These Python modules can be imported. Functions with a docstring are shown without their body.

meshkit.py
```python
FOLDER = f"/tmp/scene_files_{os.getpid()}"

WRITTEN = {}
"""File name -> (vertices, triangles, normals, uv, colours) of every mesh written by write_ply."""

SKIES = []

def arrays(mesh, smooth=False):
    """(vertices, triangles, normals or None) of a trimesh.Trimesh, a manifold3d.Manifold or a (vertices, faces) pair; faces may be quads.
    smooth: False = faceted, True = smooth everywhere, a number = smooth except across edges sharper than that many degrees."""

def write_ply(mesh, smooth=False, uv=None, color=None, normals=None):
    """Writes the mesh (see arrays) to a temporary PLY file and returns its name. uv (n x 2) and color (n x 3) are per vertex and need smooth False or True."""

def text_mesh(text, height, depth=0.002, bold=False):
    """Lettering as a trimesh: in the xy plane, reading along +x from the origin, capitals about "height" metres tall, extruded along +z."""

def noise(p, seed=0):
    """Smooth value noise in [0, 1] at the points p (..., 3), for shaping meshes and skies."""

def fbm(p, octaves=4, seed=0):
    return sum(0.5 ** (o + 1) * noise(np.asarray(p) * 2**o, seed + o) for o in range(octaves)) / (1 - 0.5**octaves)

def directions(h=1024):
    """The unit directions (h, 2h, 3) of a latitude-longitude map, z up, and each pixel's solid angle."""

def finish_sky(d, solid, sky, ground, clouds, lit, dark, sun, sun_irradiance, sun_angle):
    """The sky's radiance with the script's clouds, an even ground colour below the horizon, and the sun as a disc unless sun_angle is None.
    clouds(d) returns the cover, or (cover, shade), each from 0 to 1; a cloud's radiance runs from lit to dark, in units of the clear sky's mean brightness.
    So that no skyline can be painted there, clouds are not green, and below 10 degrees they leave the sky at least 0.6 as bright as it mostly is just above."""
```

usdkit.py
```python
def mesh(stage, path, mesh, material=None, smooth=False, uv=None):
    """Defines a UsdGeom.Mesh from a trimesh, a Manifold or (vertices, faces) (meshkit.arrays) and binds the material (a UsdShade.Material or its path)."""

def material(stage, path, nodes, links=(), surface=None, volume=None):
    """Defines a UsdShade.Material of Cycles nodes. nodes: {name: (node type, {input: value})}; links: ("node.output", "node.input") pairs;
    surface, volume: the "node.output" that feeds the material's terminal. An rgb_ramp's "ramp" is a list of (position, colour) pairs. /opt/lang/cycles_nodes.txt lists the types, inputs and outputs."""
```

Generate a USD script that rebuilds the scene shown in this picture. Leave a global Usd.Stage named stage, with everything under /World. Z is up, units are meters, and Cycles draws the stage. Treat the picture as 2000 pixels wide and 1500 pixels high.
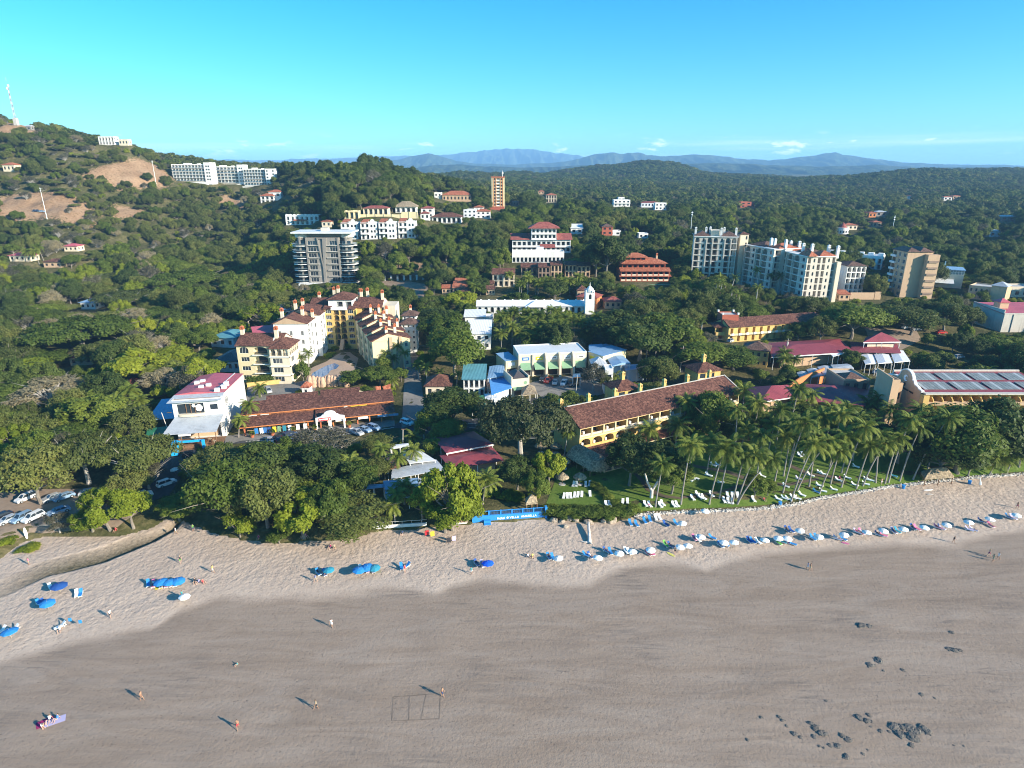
import math,random
import numpy as np,trimesh,shapely,usdkit,meshkit
from shapely.geometry import Polygon,LineString,Point,box as sbox
from shapely import affinity
from scipy.interpolate import RBFInterpolator,RegularGridInterpolator
from pxr import Usd,UsdGeom,UsdLux,UsdShade,Sdf,Gf,Vt
stage=Usd.Stage.CreateInMemory()
UsdGeom.SetStageUpAxis(stage,'Z');UsdGeom.SetStageMetersPerUnit(stage,1.0)
W=UsdGeom.Xform.Define(stage,'/World');stage.SetDefaultPrim(W.GetPrim())
UsdGeom.Scope.Define(stage,'/World/Looks')
# ---------------- camera, sky, sun, exposure ----------------
FPX,PITCH,CAMH=1220.0,math.radians(18.8),78.0
cam=UsdGeom.Camera.Define(stage,'/World/camera')
cam.CreateHorizontalApertureAttr(36.0);cam.CreateVerticalApertureAttr(27.0)
cam.CreateFocalLengthAttr(36.0*FPX/2000.0)
cam.CreateClippingRangeAttr(Gf.Vec2f(1.0,60000.0))
cam.CreateExposureAttr(1.12)
cx=UsdGeom.Xformable(cam);cx.AddTranslateOp().Set(Gf.Vec3d(0,0,CAMH));cx.AddRotateXOp().Set(90.0-18.8)
SUN_AZ,SUN_EL=math.radians(119.0),math.radians(21.0)
SUN=np.array([math.sin(SUN_AZ)*math.cos(SUN_EL),math.cos(SUN_AZ)*math.cos(SUN_EL),math.sin(SUN_EL)])
sun=UsdLux.DistantLight.Define(stage,'/World/sun')
sun.CreateIntensityAttr(1.25);sun.CreateAngleAttr(0.53);sun.CreateColorAttr(Gf.Vec3f(1.0,0.90,0.74));sun.CreateNormalizeAttr(True)
sx=UsdGeom.Xformable(sun)
sx.AddRotateZOp().Set(-math.degrees(SUN_AZ));sx.AddRotateXOp().Set(-(90.0-math.degrees(SUN_EL)))
def sky_material():
 nodes={
  'sky':('sky_texture',{'sky_type':'single_scattering','sun_disc':False,'sun_elevation':SUN_EL,'sun_rotation':SUN_AZ,'altitude':0.0,'air_density':1.0,'aerosol_density':0.6,'ozone_density':1.0}),
  'tint':('mix_color',{'blend_type':'multiply','fac':1.0,'b':(0.52,0.97,1.27),'use_clamp':False}),
  'sat':('hsv',{'saturation':1.2}),'tc':('texture_coordinate',{}),
  'sep':('separate_xyz',{}),
  'map':('mapping',{'scale':(20.0,20.0,75.0)}),
  'n':('noise_texture',{'scale':1.0,'detail':7.0,'roughness':0.55}),
  'map2':('mapping',{'scale':(2.0,2.0,60.0)}),
  'n2':('noise_texture',{'scale':1.3,'detail':5.0,'roughness':0.5}),
  'band':('rgb_ramp',{'ramp':[(0.0,(0,0,0)),(0.016,(0.2,0.2,0.2)),(0.028,(1,1,1)),(0.040,(0.9,0.9,0.9)),(0.052,(0,0,0)),(1.0,(0,0,0))]}),
  'cr':('map_range',{'from_min':0.60,'from_max':0.70,'to_min':0.0,'to_max':0.8,'clamp':True}),
  'cr2':('map_range',{'from_min':0.48,'from_max':0.75,'to_min':0.0,'to_max':0.35,'clamp':True}),
  'mx':('math',{'math_type':'maximum'}),
  'm':('math',{'math_type':'multiply'}),
  'cloud':('mix_color',{'b':(9.0,9.3,9.6),'use_clamp':False}),
  'bg':('background_shader',{'strength':0.088})}
 links=[('sky.color','tint.a'),('tc.generated','sep.vector'),('tc.generated','map.vector'),('map.vector','n.vector'),('tc.generated','map2.vector'),('map2.vector','n2.vector'),
   ('sep.z','band.fac'),('n.fac','cr.value'),('n2.fac','cr2.value'),('cr.result','mx.value1'),('cr2.result','mx.value2'),('mx.value','m.value1'),('band.color','m.value2'),
   ('tint.result','sat.color'),('sat.color','cloud.a'),('m.value','cloud.fac'),('cloud.result','bg.color')]
 return usdkit.material(stage,'/World/Looks/sky',nodes,links,surface='bg.background')
dome=UsdLux.DomeLight.Define(stage,'/World/sky')
UsdShade.MaterialBindingAPI.Apply(dome.GetPrim()).Bind(sky_material())
# ---------------- pixel <-> world (the photograph is 2000 x 1500) ----------------
CP,SP=math.cos(PITCH),math.sin(PITCH)
FV,UV=np.array([0,CP,-SP]),np.array([0,SP,CP])
def ray(px,py):
 return np.array([(px-1000)/FPX,0,0])+FV+UV*((750-py)/FPX)
def G(px,py,z=0.0):
 d=ray(px,py);t=(z-CAMH)/d[2]
 return np.array([0,0,CAMH])+d*t
def T(px,py,y):
 d=ray(px,py)
 return np.array([0,0,CAMH])+d*(y/d[1])
def proj(p):
 v=np.asarray(p,float)-[0,0,CAMH];w=v@FV
 return 1000+FPX*v[...,0]/w,750-FPX*(v@UV)/w,w
# ---------------- naming ----------------
TAKEN={}
def numbered(parent,name):
 k=(parent,name);n=TAKEN.get(k,-1)+1;TAKEN[k]=n
 return f'{parent}/{name}'+(f'_{n:03d}' if n else '')
def tag(prim,label=None,cat=None,group=None,kind=None):
 p=prim.GetPrim()if hasattr(prim,'GetPrim')else prim
 for k,v in(('label',label),('category',cat),('group',group),('kind',kind)):
  if v:p.SetCustomDataByKey(k,v)
 return p
def cat_(meshes):
 V,F,n=[],[],0
 for m in meshes:
  v,f,_=meshkit.arrays(m);V.append(v);F.append(f+n);n+=len(v)
 return np.vstack(V),np.vstack(F)
def obj(name,mesh,mat,parent='/World',label=None,smooth=False,cat=None,group=None,kind=None):
 if isinstance(mesh,list):mesh=cat_(mesh)
 parent=str(parent.GetPath())if hasattr(parent,'GetPath')else parent
 m=usdkit.mesh(stage,numbered(parent,name),mesh,MAT[mat]if isinstance(mat,str)else mat,smooth=smooth)
 tag(m,label,cat,group,kind)
 return m
def thing(name,label,cat,loc=(0,0,0),rz=0.0,group=None,scale=None,parent='/World'):
 x=UsdGeom.Xform.Define(stage,numbered(parent,name))
 x.AddTranslateOp().Set(Gf.Vec3d(*map(float,loc)));x.AddRotateZOp().Set(math.degrees(rz))
 if scale is not None:x.AddScaleOp().Set(Gf.Vec3f(*map(float,scale)))
 tag(x,label,cat,group)
 return x
def proto(name):
 if not stage.GetPrimAtPath('/World/Kinds'):stage.CreateClassPrim('/World/Kinds')
 return stage.CreateClassPrim('/World/Kinds/'+name)
def copy_of(src,name,label,cat,loc,rz=0.0,group=None,scale=None,rx=None,ry=None):
 x=UsdGeom.Xform.Define(stage,numbered('/World',name))
 x.AddTranslateOp().Set(Gf.Vec3d(*map(float,loc)));x.AddRotateZOp().Set(math.degrees(rz))
 if ry:x.AddRotateYOp().Set(math.degrees(ry))
 if rx:x.AddRotateXOp().Set(math.degrees(rx))
 if scale is not None:x.AddScaleOp().Set(Gf.Vec3f(*map(float,scale)))
 x.GetPrim().GetReferences().AddInternalReference(src.GetPath());x.GetPrim().SetInstanceable(True)
 tag(x,label,cat,group)
 return x
# ---------------- small mesh kit ----------------
def bx(x0,y0,z0,x1,y1,z1):
 m=trimesh.creation.box((abs(x1-x0),abs(y1-y0),abs(z1-z0)))
 return np.array(m.vertices)+[(x0+x1)/2,(y0+y1)/2,(z0+z1)/2],np.array(m.faces)
def hull(pts):
 h=trimesh.convex.convex_hull(np.array(pts,float))
 return np.array(h.vertices),np.array(h.faces)
def cyl(p,q,r0,r1=None,n=7):
 p,q=np.array(p,float),np.array(q,float);r1=r0 if r1 is None else r1
 t=q-p;t/=np.linalg.norm(t)
 a=np.cross(t,[0,0,1.0]if abs(t[2])<0.9 else[1.0,0,0]);a/=np.linalg.norm(a);b=np.cross(t,a)
 an=np.arange(n)*2*np.pi/n
 c=np.cos(an)[:,None]*a+np.sin(an)[:,None]*b
 v=np.vstack([p+c*r0,q+c*r1,[p],[q]])
 i=np.arange(n);j=(i+1)%n
 f=np.vstack([np.stack([i,j,n+j],1),np.stack([i,n+j,n+i],1),np.stack([j,i,np.full(n,2*n)],1),np.stack([n+i,n+j,np.full(n,2*n+1)],1)])
 return v,f
def tube(pts,rad,n=6):
 pts=np.array(pts,float);rad=np.broadcast_to(rad,(len(pts),))
 t=np.gradient(pts,axis=0);t/=np.linalg.norm(t,axis=1,keepdims=True)
 a=np.cross(t,[0.13,1.0,0.05]);a/=np.linalg.norm(a,axis=1,keepdims=True);b=np.cross(t,a)
 an=np.arange(n)*2*np.pi/n
 v=(pts[:,None]+rad[:,None,None]*(np.cos(an)[None,:,None]*a[:,None]+np.sin(an)[None,:,None]*b[:,None])).reshape(-1,3)
 k=len(pts);i,j=np.meshgrid(np.arange(k-1),np.arange(n),indexing='ij')
 q=np.stack([i*n+j,i*n+(j+1)%n,(i+1)*n+(j+1)%n,(i+1)*n+j],-1).reshape(-1,4)
 caps=[[(k-1)*n,(k-1)*n+j,(k-1)*n+j+1]for j in range(1,n-1)]+[[0,j+1,j]for j in range(1,n-1)]
 return v,np.vstack([q[:,[0,1,2]],q[:,[0,2,3]],np.array(caps)])
def extr(poly,d):
 m=trimesh.creation.extrude_polygon(poly,d,engine='earcut')
 return np.array(m.vertices),np.array(m.faces)
def moved(m,off=(0,0,0),rz=0.0,sc=1.0):
 v,f=np.array(m[0],float)*sc,m[1];c,s=math.cos(rz),math.sin(rz)
 return np.stack([v[:,0]*c-v[:,1]*s,v[:,0]*s+v[:,1]*c,v[:,2]],1)+np.array(off,float),f
def xz(m,y=0.0):
 v=m[0];return np.stack([v[:,0],y+v[:,2],v[:,1]],1),m[1][:,::-1]
# ---------------- materials ----------------
MAT={}
def M(name,nodes,links,surface='p.BSDF'):
 MAT[name]=usdkit.material(stage,'/World/Looks/'+name,nodes,links,surface=surface)
def plain(name,c,rough=0.75,var=0.18,scale=0.35,fine=4.0,spec=0.3,metal=0.0,grime=0.0,rand=0.0,bump=0.0):
 """a colour with soft wear in two sizes"""
 c=np.array(c,float)
 n={'g':('geometry',{}),'n1':('noise_texture',{'scale':scale,'detail':6.0,'roughness':0.65}),'n2':('noise_texture',{'scale':fine,'detail':3.0}),
  'mx':('mix_float',{'fac':0.4}),'r':('rgb_ramp',{'ramp':[(0.25,c*(1-1.6*var)),(0.5,c),(0.75,np.minimum(c*(1+var),0.95))]}),
  'p':('principled_bsdf',{'roughness':rough,'specular_ior_level':spec,'metallic':metal})}
 l=[('g.position','n1.vector'),('g.position','n2.vector'),('n1.fac','mx.a'),('n2.fac','mx.b'),('mx.result','r.fac')]
 out='r.color'
 if grime:
  n['mp']=('mapping',{'scale':(0.9,0.9,0.07)});n['n3']=('noise_texture',{'scale':1.0,'detail':4.0});n['cr']=('map_range',{'from_min':0.52,'from_max':0.75,'to_min':0.0,'to_max':grime})
  n['gm']=('mix_color',{'b':tuple(c*0.45)})
  l+=[('g.position','mp.vector'),('mp.vector','n3.vector'),('n3.fac','cr.value'),('cr.result','gm.fac'),(out,'gm.a')];out='gm.result'
 if rand:
  n['oi']=('object_info',{});n['h']=('map_range',{'from_min':0.0,'from_max':1.0,'to_min':1-rand,'to_max':1+rand});n['hv']=('hsv',{})
  l+=[('oi.random','h.value'),('h.result','hv.value'),(out,'hv.color')];out='hv.color'
 if bump:
  n['b']=('bump',{'strength':0.6,'distance':bump});l+=[('n2.fac','b.height'),('b.normal','p.normal')]
 l.append((out,'p.base_color'))
 M(name,n,l)
def tiles(name,c1,c2,c3,scale=2.2):
 """clay tiles: each small patch of the roof its own tone"""
 n={'g':('geometry',{}),'v':('voronoi_texture',{'scale':scale}),'sp':('separate_color',{}),'n':('noise_texture',{'scale':0.22,'detail':5.0}),'mx':('mix_float',{'fac':0.45}),
  'r':('rgb_ramp',{'ramp':[(0.15,c1),(0.5,c2),(0.85,c3)]}),'w':('noise_texture',{'scale':0.5,'detail':6.0,'roughness':0.7}),'cw':('map_range',{'from_min':0.55,'from_max':0.75,'to_max':0.6}),
  'gm':('mix_color',{'b':tuple(np.array(c1)*0.55)}),'b':('bump',{'strength':0.8,'distance':0.08}),'p':('principled_bsdf',{'roughness':0.85,'specular_ior_level':0.25})}
 M(name,n,[('g.position','v.vector'),('g.position','n.vector'),('g.position','w.vector'),('v.color','sp.color'),('sp.r','mx.a'),('n.fac','mx.b'),('mx.result','r.fac'),('w.fac','cw.value'),('cw.result','gm.fac'),('r.color','gm.a'),('gm.result','p.base_color'),('v.distance','b.height'),('b.normal','p.normal')])
def foliage(name,c1,c2,c3,trans=0.36,rough=0.6,spec=0.25,k=0.30):
 """leaves: tone by tree, by clump and by leaf; some light passes through"""
 n={'g':('geometry',{}),'oi':('object_info',{}),'ct':('noise_texture',{'scale':k,'detail':4.0,'roughness':0.7}),'isl':('math',{'math_type':'multiply','value2':0.30}),
  'ob':('math',{'math_type':'multiply','value2':0.55}),'s1':('math',{'math_type':'add'}),'s2':('math',{'math_type':'add'}),'s3':('math',{'math_type':'multiply_add','value2':0.8,'value3':-0.26}),
  'r':('rgb_ramp',{'ramp':[(0.0,c1),(0.5,c2),(1.0,c3)]}),'hs':('hsv',{'saturation':1.0}),
  'p':('principled_bsdf',{'roughness':rough,'specular_ior_level':spec}),'t':('translucent_bsdf',{}),'mx':('mix_closure',{'fac':trans})}
 M(name,n,[('g.position','ct.vector'),('g.random_per_island','isl.value1'),('oi.random','ob.value1'),('isl.value','s1.value1'),('ob.value','s1.value2'),('ct.fac','s3.value1'),('s1.value','s2.value1'),('s3.value','s2.value2'),('s2.value','r.fac'),
    ('r.color','p.base_color'),('r.color','t.color'),('p.BSDF','mx.closure1'),('t.BSDF','mx.closure2')],surface='mx.closure')
foliage('leaf_dark',(0.034,0.056,0.013),(0.080,0.112,0.022),(0.175,0.205,0.038))
foliage('leaf_green',(0.050,0.080,0.012),(0.120,0.162,0.021),(0.230,0.255,0.036))
foliage('leaf_bright',(0.095,0.135,0.010),(0.205,0.245,0.017),(0.330,0.335,0.030))
foliage('leaf_olive',(0.058,0.076,0.018),(0.132,0.152,0.034),(0.250,0.245,0.062))
foliage('leaf_grey',(0.080,0.076,0.046),(0.130,0.122,0.072),(0.190,0.172,0.105))
foliage('leaf_pale',(0.200,0.165,0.095),(0.300,0.250,0.140),(0.390,0.330,0.190))
foliage('leaf_rain',(0.046,0.056,0.024),(0.090,0.105,0.036),(0.155,0.162,0.062))
foliage('leaf_palm',(0.070,0.105,0.016),(0.165,0.205,0.030),(0.310,0.310,0.060),k=0.6)
foliage('leaf_far',(0.038,0.056,0.018),(0.092,0.110,0.030),(0.210,0.195,0.060),k=0.02)
plain('bark',(0.20,0.17,0.14),0.9,0.35,0.8);plain('bark_pale',(0.34,0.31,0.27),0.9,0.3,0.8);plain('palm_bark',(0.26,0.23,0.20),0.9,0.3,2.0)
plain('frond_dry',(0.22,0.15,0.07),0.9,0.3)
# ---------------- terrain ----------------
def col(px,rows):return[T(px,py,y)for py,y in rows]
CT=[]
for px,rows in{
 -400:[(640,300),(560,350),(480,400),(400,450),(320,520),(250,600),(240,700)],
 0:[(620,305),(560,360),(500,400),(440,440),(400,470),(340,530),(262,580),(236,620),(250,720)],
 120:[(560,365),(500,410),(440,450),(415,462),(385,490),(320,545),(275,590),(268,640)],
 250:[(620,310),(560,380),(500,430),(440,480),(400,520),(362,548),(325,580),(292,610),(300,700)],
 435:[(620,300),(560,390),(500,470),(440,540),(400,590),(357,640),(334,700),(330,800),(340,1100)],
 560:[(600,330),(550,375),(500,430),(440,490),(390,560),(345,640),(335,720),(338,1000)],
 630:[(600,325),(560,345),(534,362),(470,420),(430,460),(380,520),(345,600),(346,700)],
 740:[(600,312),(545,365),(510,385),(460,420),(422,450),(398,470),(360,530),(333,600),(345,760)],
 850:[(600,315),(560,340),(510,385),(470,420),(432,480),(390,590),(365,650),(352,740),(350,1400)],
 970:[(640,275),(590,310),(540,350),(500,390),(460,440),(420,570),(392,760),(365,1100),(350,1500),(347,2200)],
 1055:[(700,237),(640,272),(590,310),(545,350),(512,380),(470,430),(440,505),(400,720),(367,1150),(348,1700),(346,2200)],
 1250:[(700,237),(640,272),(590,310),(547,350),(500,400),(450,500),(410,720),(380,1000),(356,1450),(330,1720),(315,1900),(326,2150)],
 1400:[(640,272),(590,310),(552,360),(500,430),(450,540),(400,800),(370,1150),(352,1600),(352,1900),(352,2150)],1330:[(360,1450),(338,1720),(321,1900),(334,2150)],1150:[(360,1450),(344,1720),(331,1900),(336,2150)],1660:[(420,700),(370,1200),(352,1600),(350,1900),(352,2150)],
 1560:[(640,270),(600,300),(566,346),(500,450),(450,560),(400,840),(368,1300),(356,1800),(351,2200)],
 1780:[(640,272),(570,342),(520,428),(480,504),(450,575),(400,880),(364,1200),(336,1480),(327,1600),(340,1900)],
 1950:[(645,270),(590,325),(520,430),(470,520),(430,650),(390,900),(360,1300),(335,1600),(338,1850)],
 2400:[(640,280),(560,360),(480,500),(420,700),(370,1150),(342,1700)]}.items():
 CT+=col(px,rows)
for px in(-500,-100,300,700,1100,1500,1900,2300):
 CT+=[G(px,1500,-0.5),G(px,1100,1.0),G(px,900,3.2),G(px,820,4.0),G(px,760,5.2)]
 CT+=[G(px,700,8.0)]if 600<px<1900 else[G(px,690,7.0)]
for az in np.linspace(-1.3,1.3,9):
 CT+=[np.array([az*y,y,z])for y,z in((2700,58),(4000,52),(20,-2),(40,-1.2))]
CT=np.array(CT)
def uv_(x,y):return np.stack([np.clip(np.asarray(x)/np.maximum(y,15),-1.6,1.6)*2.2,np.log(np.maximum(y,15))*2.0],-1)
_rbf=RBFInterpolator(uv_(CT[:,0],CT[:,1]),CT[:,2],kernel='linear',smoothing=0.03)
AZ=np.concatenate([np.linspace(-1.5,-0.92,40)[:-1],np.linspace(-0.92,0.92,441),np.linspace(0.92,1.5,40)[1:]])
YS=np.concatenate([np.linspace(18,60,16)[:-1],np.geomspace(60,3600,470)])
# the edge of the beach: a low wall, hedges, roots and the creek mouth
EDGE_PX=[(-260,1110),(-60,1098),(0,1090),(40,1058),(80,1046),(150,1046),(230,1046),(300,1028),(322,1012),(352,1012),(372,1024),(420,1040),(470,1052),(540,1060),(600,1055),(690,1050),(735,1036),(830,1030),
  (905,1022),(1000,1017),(1068,1011),(1130,1018),(1200,1018),(1260,1004),(1330,1000),(1420,997),(1500,992),(1560,984),(1600,974),(1680,962),(1740,951),(1800,945),(1860,938),(1920,932),(2000,927),(2060,921),(2300,900)]
EDGE=np.array([G(px,py,1.3)[:2]for px,py in EDGE_PX])
BEACH=Polygon(list(map(tuple,EDGE))+[(400,20),(400,-30),(-400,-30),(-400,60)])
shapely.prepare(BEACH)
def beach_z(x,y):
 x,y=np.asarray(x,float),np.asarray(y,float)
 z=0.0135*(y-62)+0.10*(meshkit.noise(np.stack([x/17,y/9,0*x],-1),3)-0.5)+0.10*(meshkit.noise(np.stack([x/6,y/4,0*x],-1),5)-0.5)
 return z
# creek: wet bed with a small dark scarp on its seaward side
CREEK_PX=[(352,1012),(340,1030),(300,1052),(250,1072),(205,1090),(150,1104),(90,1118),(20,1150),(-80,1190)]
CREEK=np.array([G(px,py,1.2)[:2]for px,py in CREEK_PX])
CREEK_L=LineString(CREEK)
def creek_cut(x,y):
 p=shapely.points(np.ravel(x),np.ravel(y));d=shapely.distance(CREEK_L,p).reshape(np.shape(x));s=shapely.line_locate_point(CREEK_L,p).reshape(np.shape(x))/CREEK_L.length
 # side: seaward (right of the line going down) is sharp
 a,b=CREEK[:-1],CREEK[1:]
 X=np.stack([np.ravel(x),np.ravel(y)],-1);i=np.argmin(np.linalg.norm(X[:,None]-(a+b)[None]/2,axis=2),axis=1)
 t,w=(b-a)[i],X-a[i];side=(t[:,0]*w[:,1]-t[:,1]*w[:,0]).reshape(np.shape(x))
 sea=side>0
 wide=np.interp(s,[0,0.12,0.3,0.55,0.8,1],[1.6,3.2,6.5,7.0,6.0,4.0])
 depth=np.interp(s,[0,0.1,0.45,0.62,0.8,1],[0.8,1.0,0.85,0.45,0.15,0.0])
 d0=np.where(sea,np.clip(1.15-d/0.55,0,1),np.clip(1.2-d/wide,0,1))
 return depth*d0*d0*(3-2*d0),np.clip(1.15-d/np.where(sea,0.9,wide*1.15),0,1)*np.interp(s,[0,.6,.85,1],[1,1,.45,0])
PLAT=[
]
def terrain_grid():
 A,Y=np.meshgrid(AZ,YS);X=A*Y
 Z=_rbf(uv_(X,Y).reshape(-1,2)).reshape(X.shape)
 # hills are rough: folds that grow with distance
 bz=np.zeros_like(Z);hm=(Y>380)&(Y<700)&(X<-100);bz[hm]=meshkit.fbm(np.stack([X[hm]/14,Y[hm]/40,0*X[hm]],-1),4,71)-.5;Z+=7*bz
 k=np.clip((Y-280)/500,0,1)
 P=np.stack([X/90,Y/90,0*X],-1);Z+=k*9*(meshkit.fbm(P,4,11)-0.5)
 k2=np.clip((Y-900)/700,0,1);P=np.stack([X/260,Y/260,0*X],-1);Z+=k2*34*(meshkit.fbm(P,3,12)-0.56)
 near=Y<330
 pts=shapely.points(X[near],Y[near]);inside=shapely.contains(BEACH,pts)
 d=shapely.distance(LineString(EDGE),pts);zb=beach_z(X[near],Y[near])
 s=np.clip(d/5.0,0,1);s=s*s*(3-2*s)
 far=np.maximum(Z[near],2.4)
 Z[near]=np.where(inside,zb-0.6-0.6*np.clip(d,0,1),(zb+0.1)*(1-s)+far*s)
 return X,Y,Z
GX,GY,GZ=terrain_grid()
PADS=[]
_gi=RegularGridInterpolator((YS,AZ),GZ,bounds_error=False,fill_value=None)
def level_pads():
 global _gi
 w_,z_=np.zeros_like(GZ),np.zeros_like(GZ)
 for poly,z in PADS:
  x0,y0,x1,y1=poly.bounds;m=(GX>x0-9)&(GX<x1+9)&(GY>y0-9)&(GY<y1+9)
  if not m.any():continue
  w=np.clip(1-(shapely.distance(poly,shapely.points(GX[m],GY[m]))-1.0)/7.0,0,1);w=w*w*(3-2*w);w_[m]+=w;z_[m]+=w*z
 k=w_>0;a=np.clip(w_[k],0,1);GZ[k]=GZ[k]*(1-a)+z_[k]/w_[k]*a
 _gi=RegularGridInterpolator((YS,AZ),GZ,bounds_error=False,fill_value=None)
def ground(x,y):
 x,y=np.asarray(x,float),np.asarray(y,float);yy=np.clip(y,YS[0],YS[-1])
 return _gi(np.stack([yy,np.clip(x/yy,AZ[0],AZ[-1])],-1))
def surf(x,y):
 z=ground(x,y);m=shapely.contains(BEACH,shapely.points(np.asarray(x,float),np.asarray(y,float)))
 return np.where(m,beach_z(x,y)-creek_cut(np.atleast_1d(x),np.atleast_1d(y))[0].reshape(np.shape(x)),z)
_SC=np.geomspace(60,3500,900)
def at(px,py,up=0.0):
 d=ray(px,py);e=d/d[1]
 k=np.nonzero(CAMH+e[2]*_SC<ground(e[0]*_SC,_SC)+up)[0]
 if not len(k):return T(px,py,3000)
 ys=np.linspace(_SC[max(k[0]-14,0)],_SC[k[0]]*1.02,360)
 m=np.nonzero(CAMH+e[2]*ys<surf(e[0]*ys,ys)+up)[0];y=ys[m[0]]if len(m)else ys[-1]
 p=T(px,py,y);p[2]=surf(p[:1],p[1:2])[0];return p
def poly_at(pts):return Polygon([tuple(at(*p)[:2])for p in pts]).buffer(0)
BARE_PX=[[(0,388),(90,378),(150,392),(185,418),(140,428),(60,424),(0,440)],[(172,340),(215,325),(255,318),(300,322),(330,342),(318,362),(250,366),(185,360)],[(440,385),(470,392),(478,404),(430,402)],
  [(0,252),(80,250),(140,262),(150,268),(60,264),(0,268)],[(215,284),(260,284),(258,291),(220,290)],[(235,405),(270,408),(260,425),(225,420)],[(735,520),(830,518),(880,508),(895,522),(870,538),(800,545),(740,540)],
  [(120,402),(170,405),(172,440),(130,432)]]
BARE=[poly_at(p)for p in BARE_PX]
BARE_U=shapely.union_all(BARE)
def build_terrain():
 v=np.stack([GX,GY,GZ],-1).reshape(-1,3);r,c=GX.shape
 i,j=np.meshgrid(np.arange(r-1),np.arange(c-1),indexing='ij')
 q=np.stack([i*c+j,i*c+j+1,(i+1)*c+j+1,(i+1)*c+j],-1).reshape(-1,4)
 m=obj('terrain',(v,q),'terrain',smooth=True,kind='structure')
 bare=np.zeros(len(v));near=v[:,1]<900
 bare[near]=np.clip(1-shapely.distance(BARE_U,shapely.points(v[near,0],v[near,1]))/9.0,0,1)
 UsdGeom.PrimvarsAPI(m).CreatePrimvar('bare',Sdf.ValueTypeNames.FloatArray,'vertex').Set(Vt.FloatArray.FromNumpy(bare.astype(np.float32)))
def terrain_mat():
 n={'g':('geometry',{}),'a':('attribute',{'attribute':'bare'}),'n':('noise_texture',{'scale':0.06,'detail':8.0,'roughness':0.7}),'n2':('noise_texture',{'scale':0.6,'detail':6.0,'roughness':0.7}),'mx':('mix_float',{'fac':0.5}),
  'r':('rgb_ramp',{'ramp':[(0.3,(0.030,0.034,0.012)),(0.46,(0.066,0.066,0.024)),(0.58,(0.135,0.115,0.055)),(0.75,(0.23,0.185,0.105))]}),
  'rb':('rgb_ramp',{'ramp':[(0.3,(0.12,0.075,0.04)),(0.45,(0.27,0.165,0.095)),(0.7,(0.40,0.275,0.175))]}),'bs':('math',{'math_type':'add'}),'nn':('map_range',{'from_min':0.3,'from_max':0.7,'to_min':-0.75,'to_max':0.45}),'cl':('map_range',{'from_min':0.35,'from_max':0.6}),
  'm':('mix_color',{}),'b':('bump',{'strength':0.8,'distance':0.6}),'p':('principled_bsdf',{'roughness':0.95,'specular_ior_level':0.1})}
 M('terrain',n,[('g.position','n.vector'),('g.position','n2.vector'),('n.fac','mx.a'),('n2.fac','mx.b'),('mx.result','r.fac'),('mx.result','rb.fac'),('n2.fac','nn.value'),('a.fac','bs.value1'),('nn.result','bs.value2'),('bs.value','cl.value'),('cl.result','m.fac'),('r.color','m.a'),('rb.color','m.b'),('m.result','p.base_color'),('n2.fac','b.height'),('b.normal','p.normal')])
terrain_mat()
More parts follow.
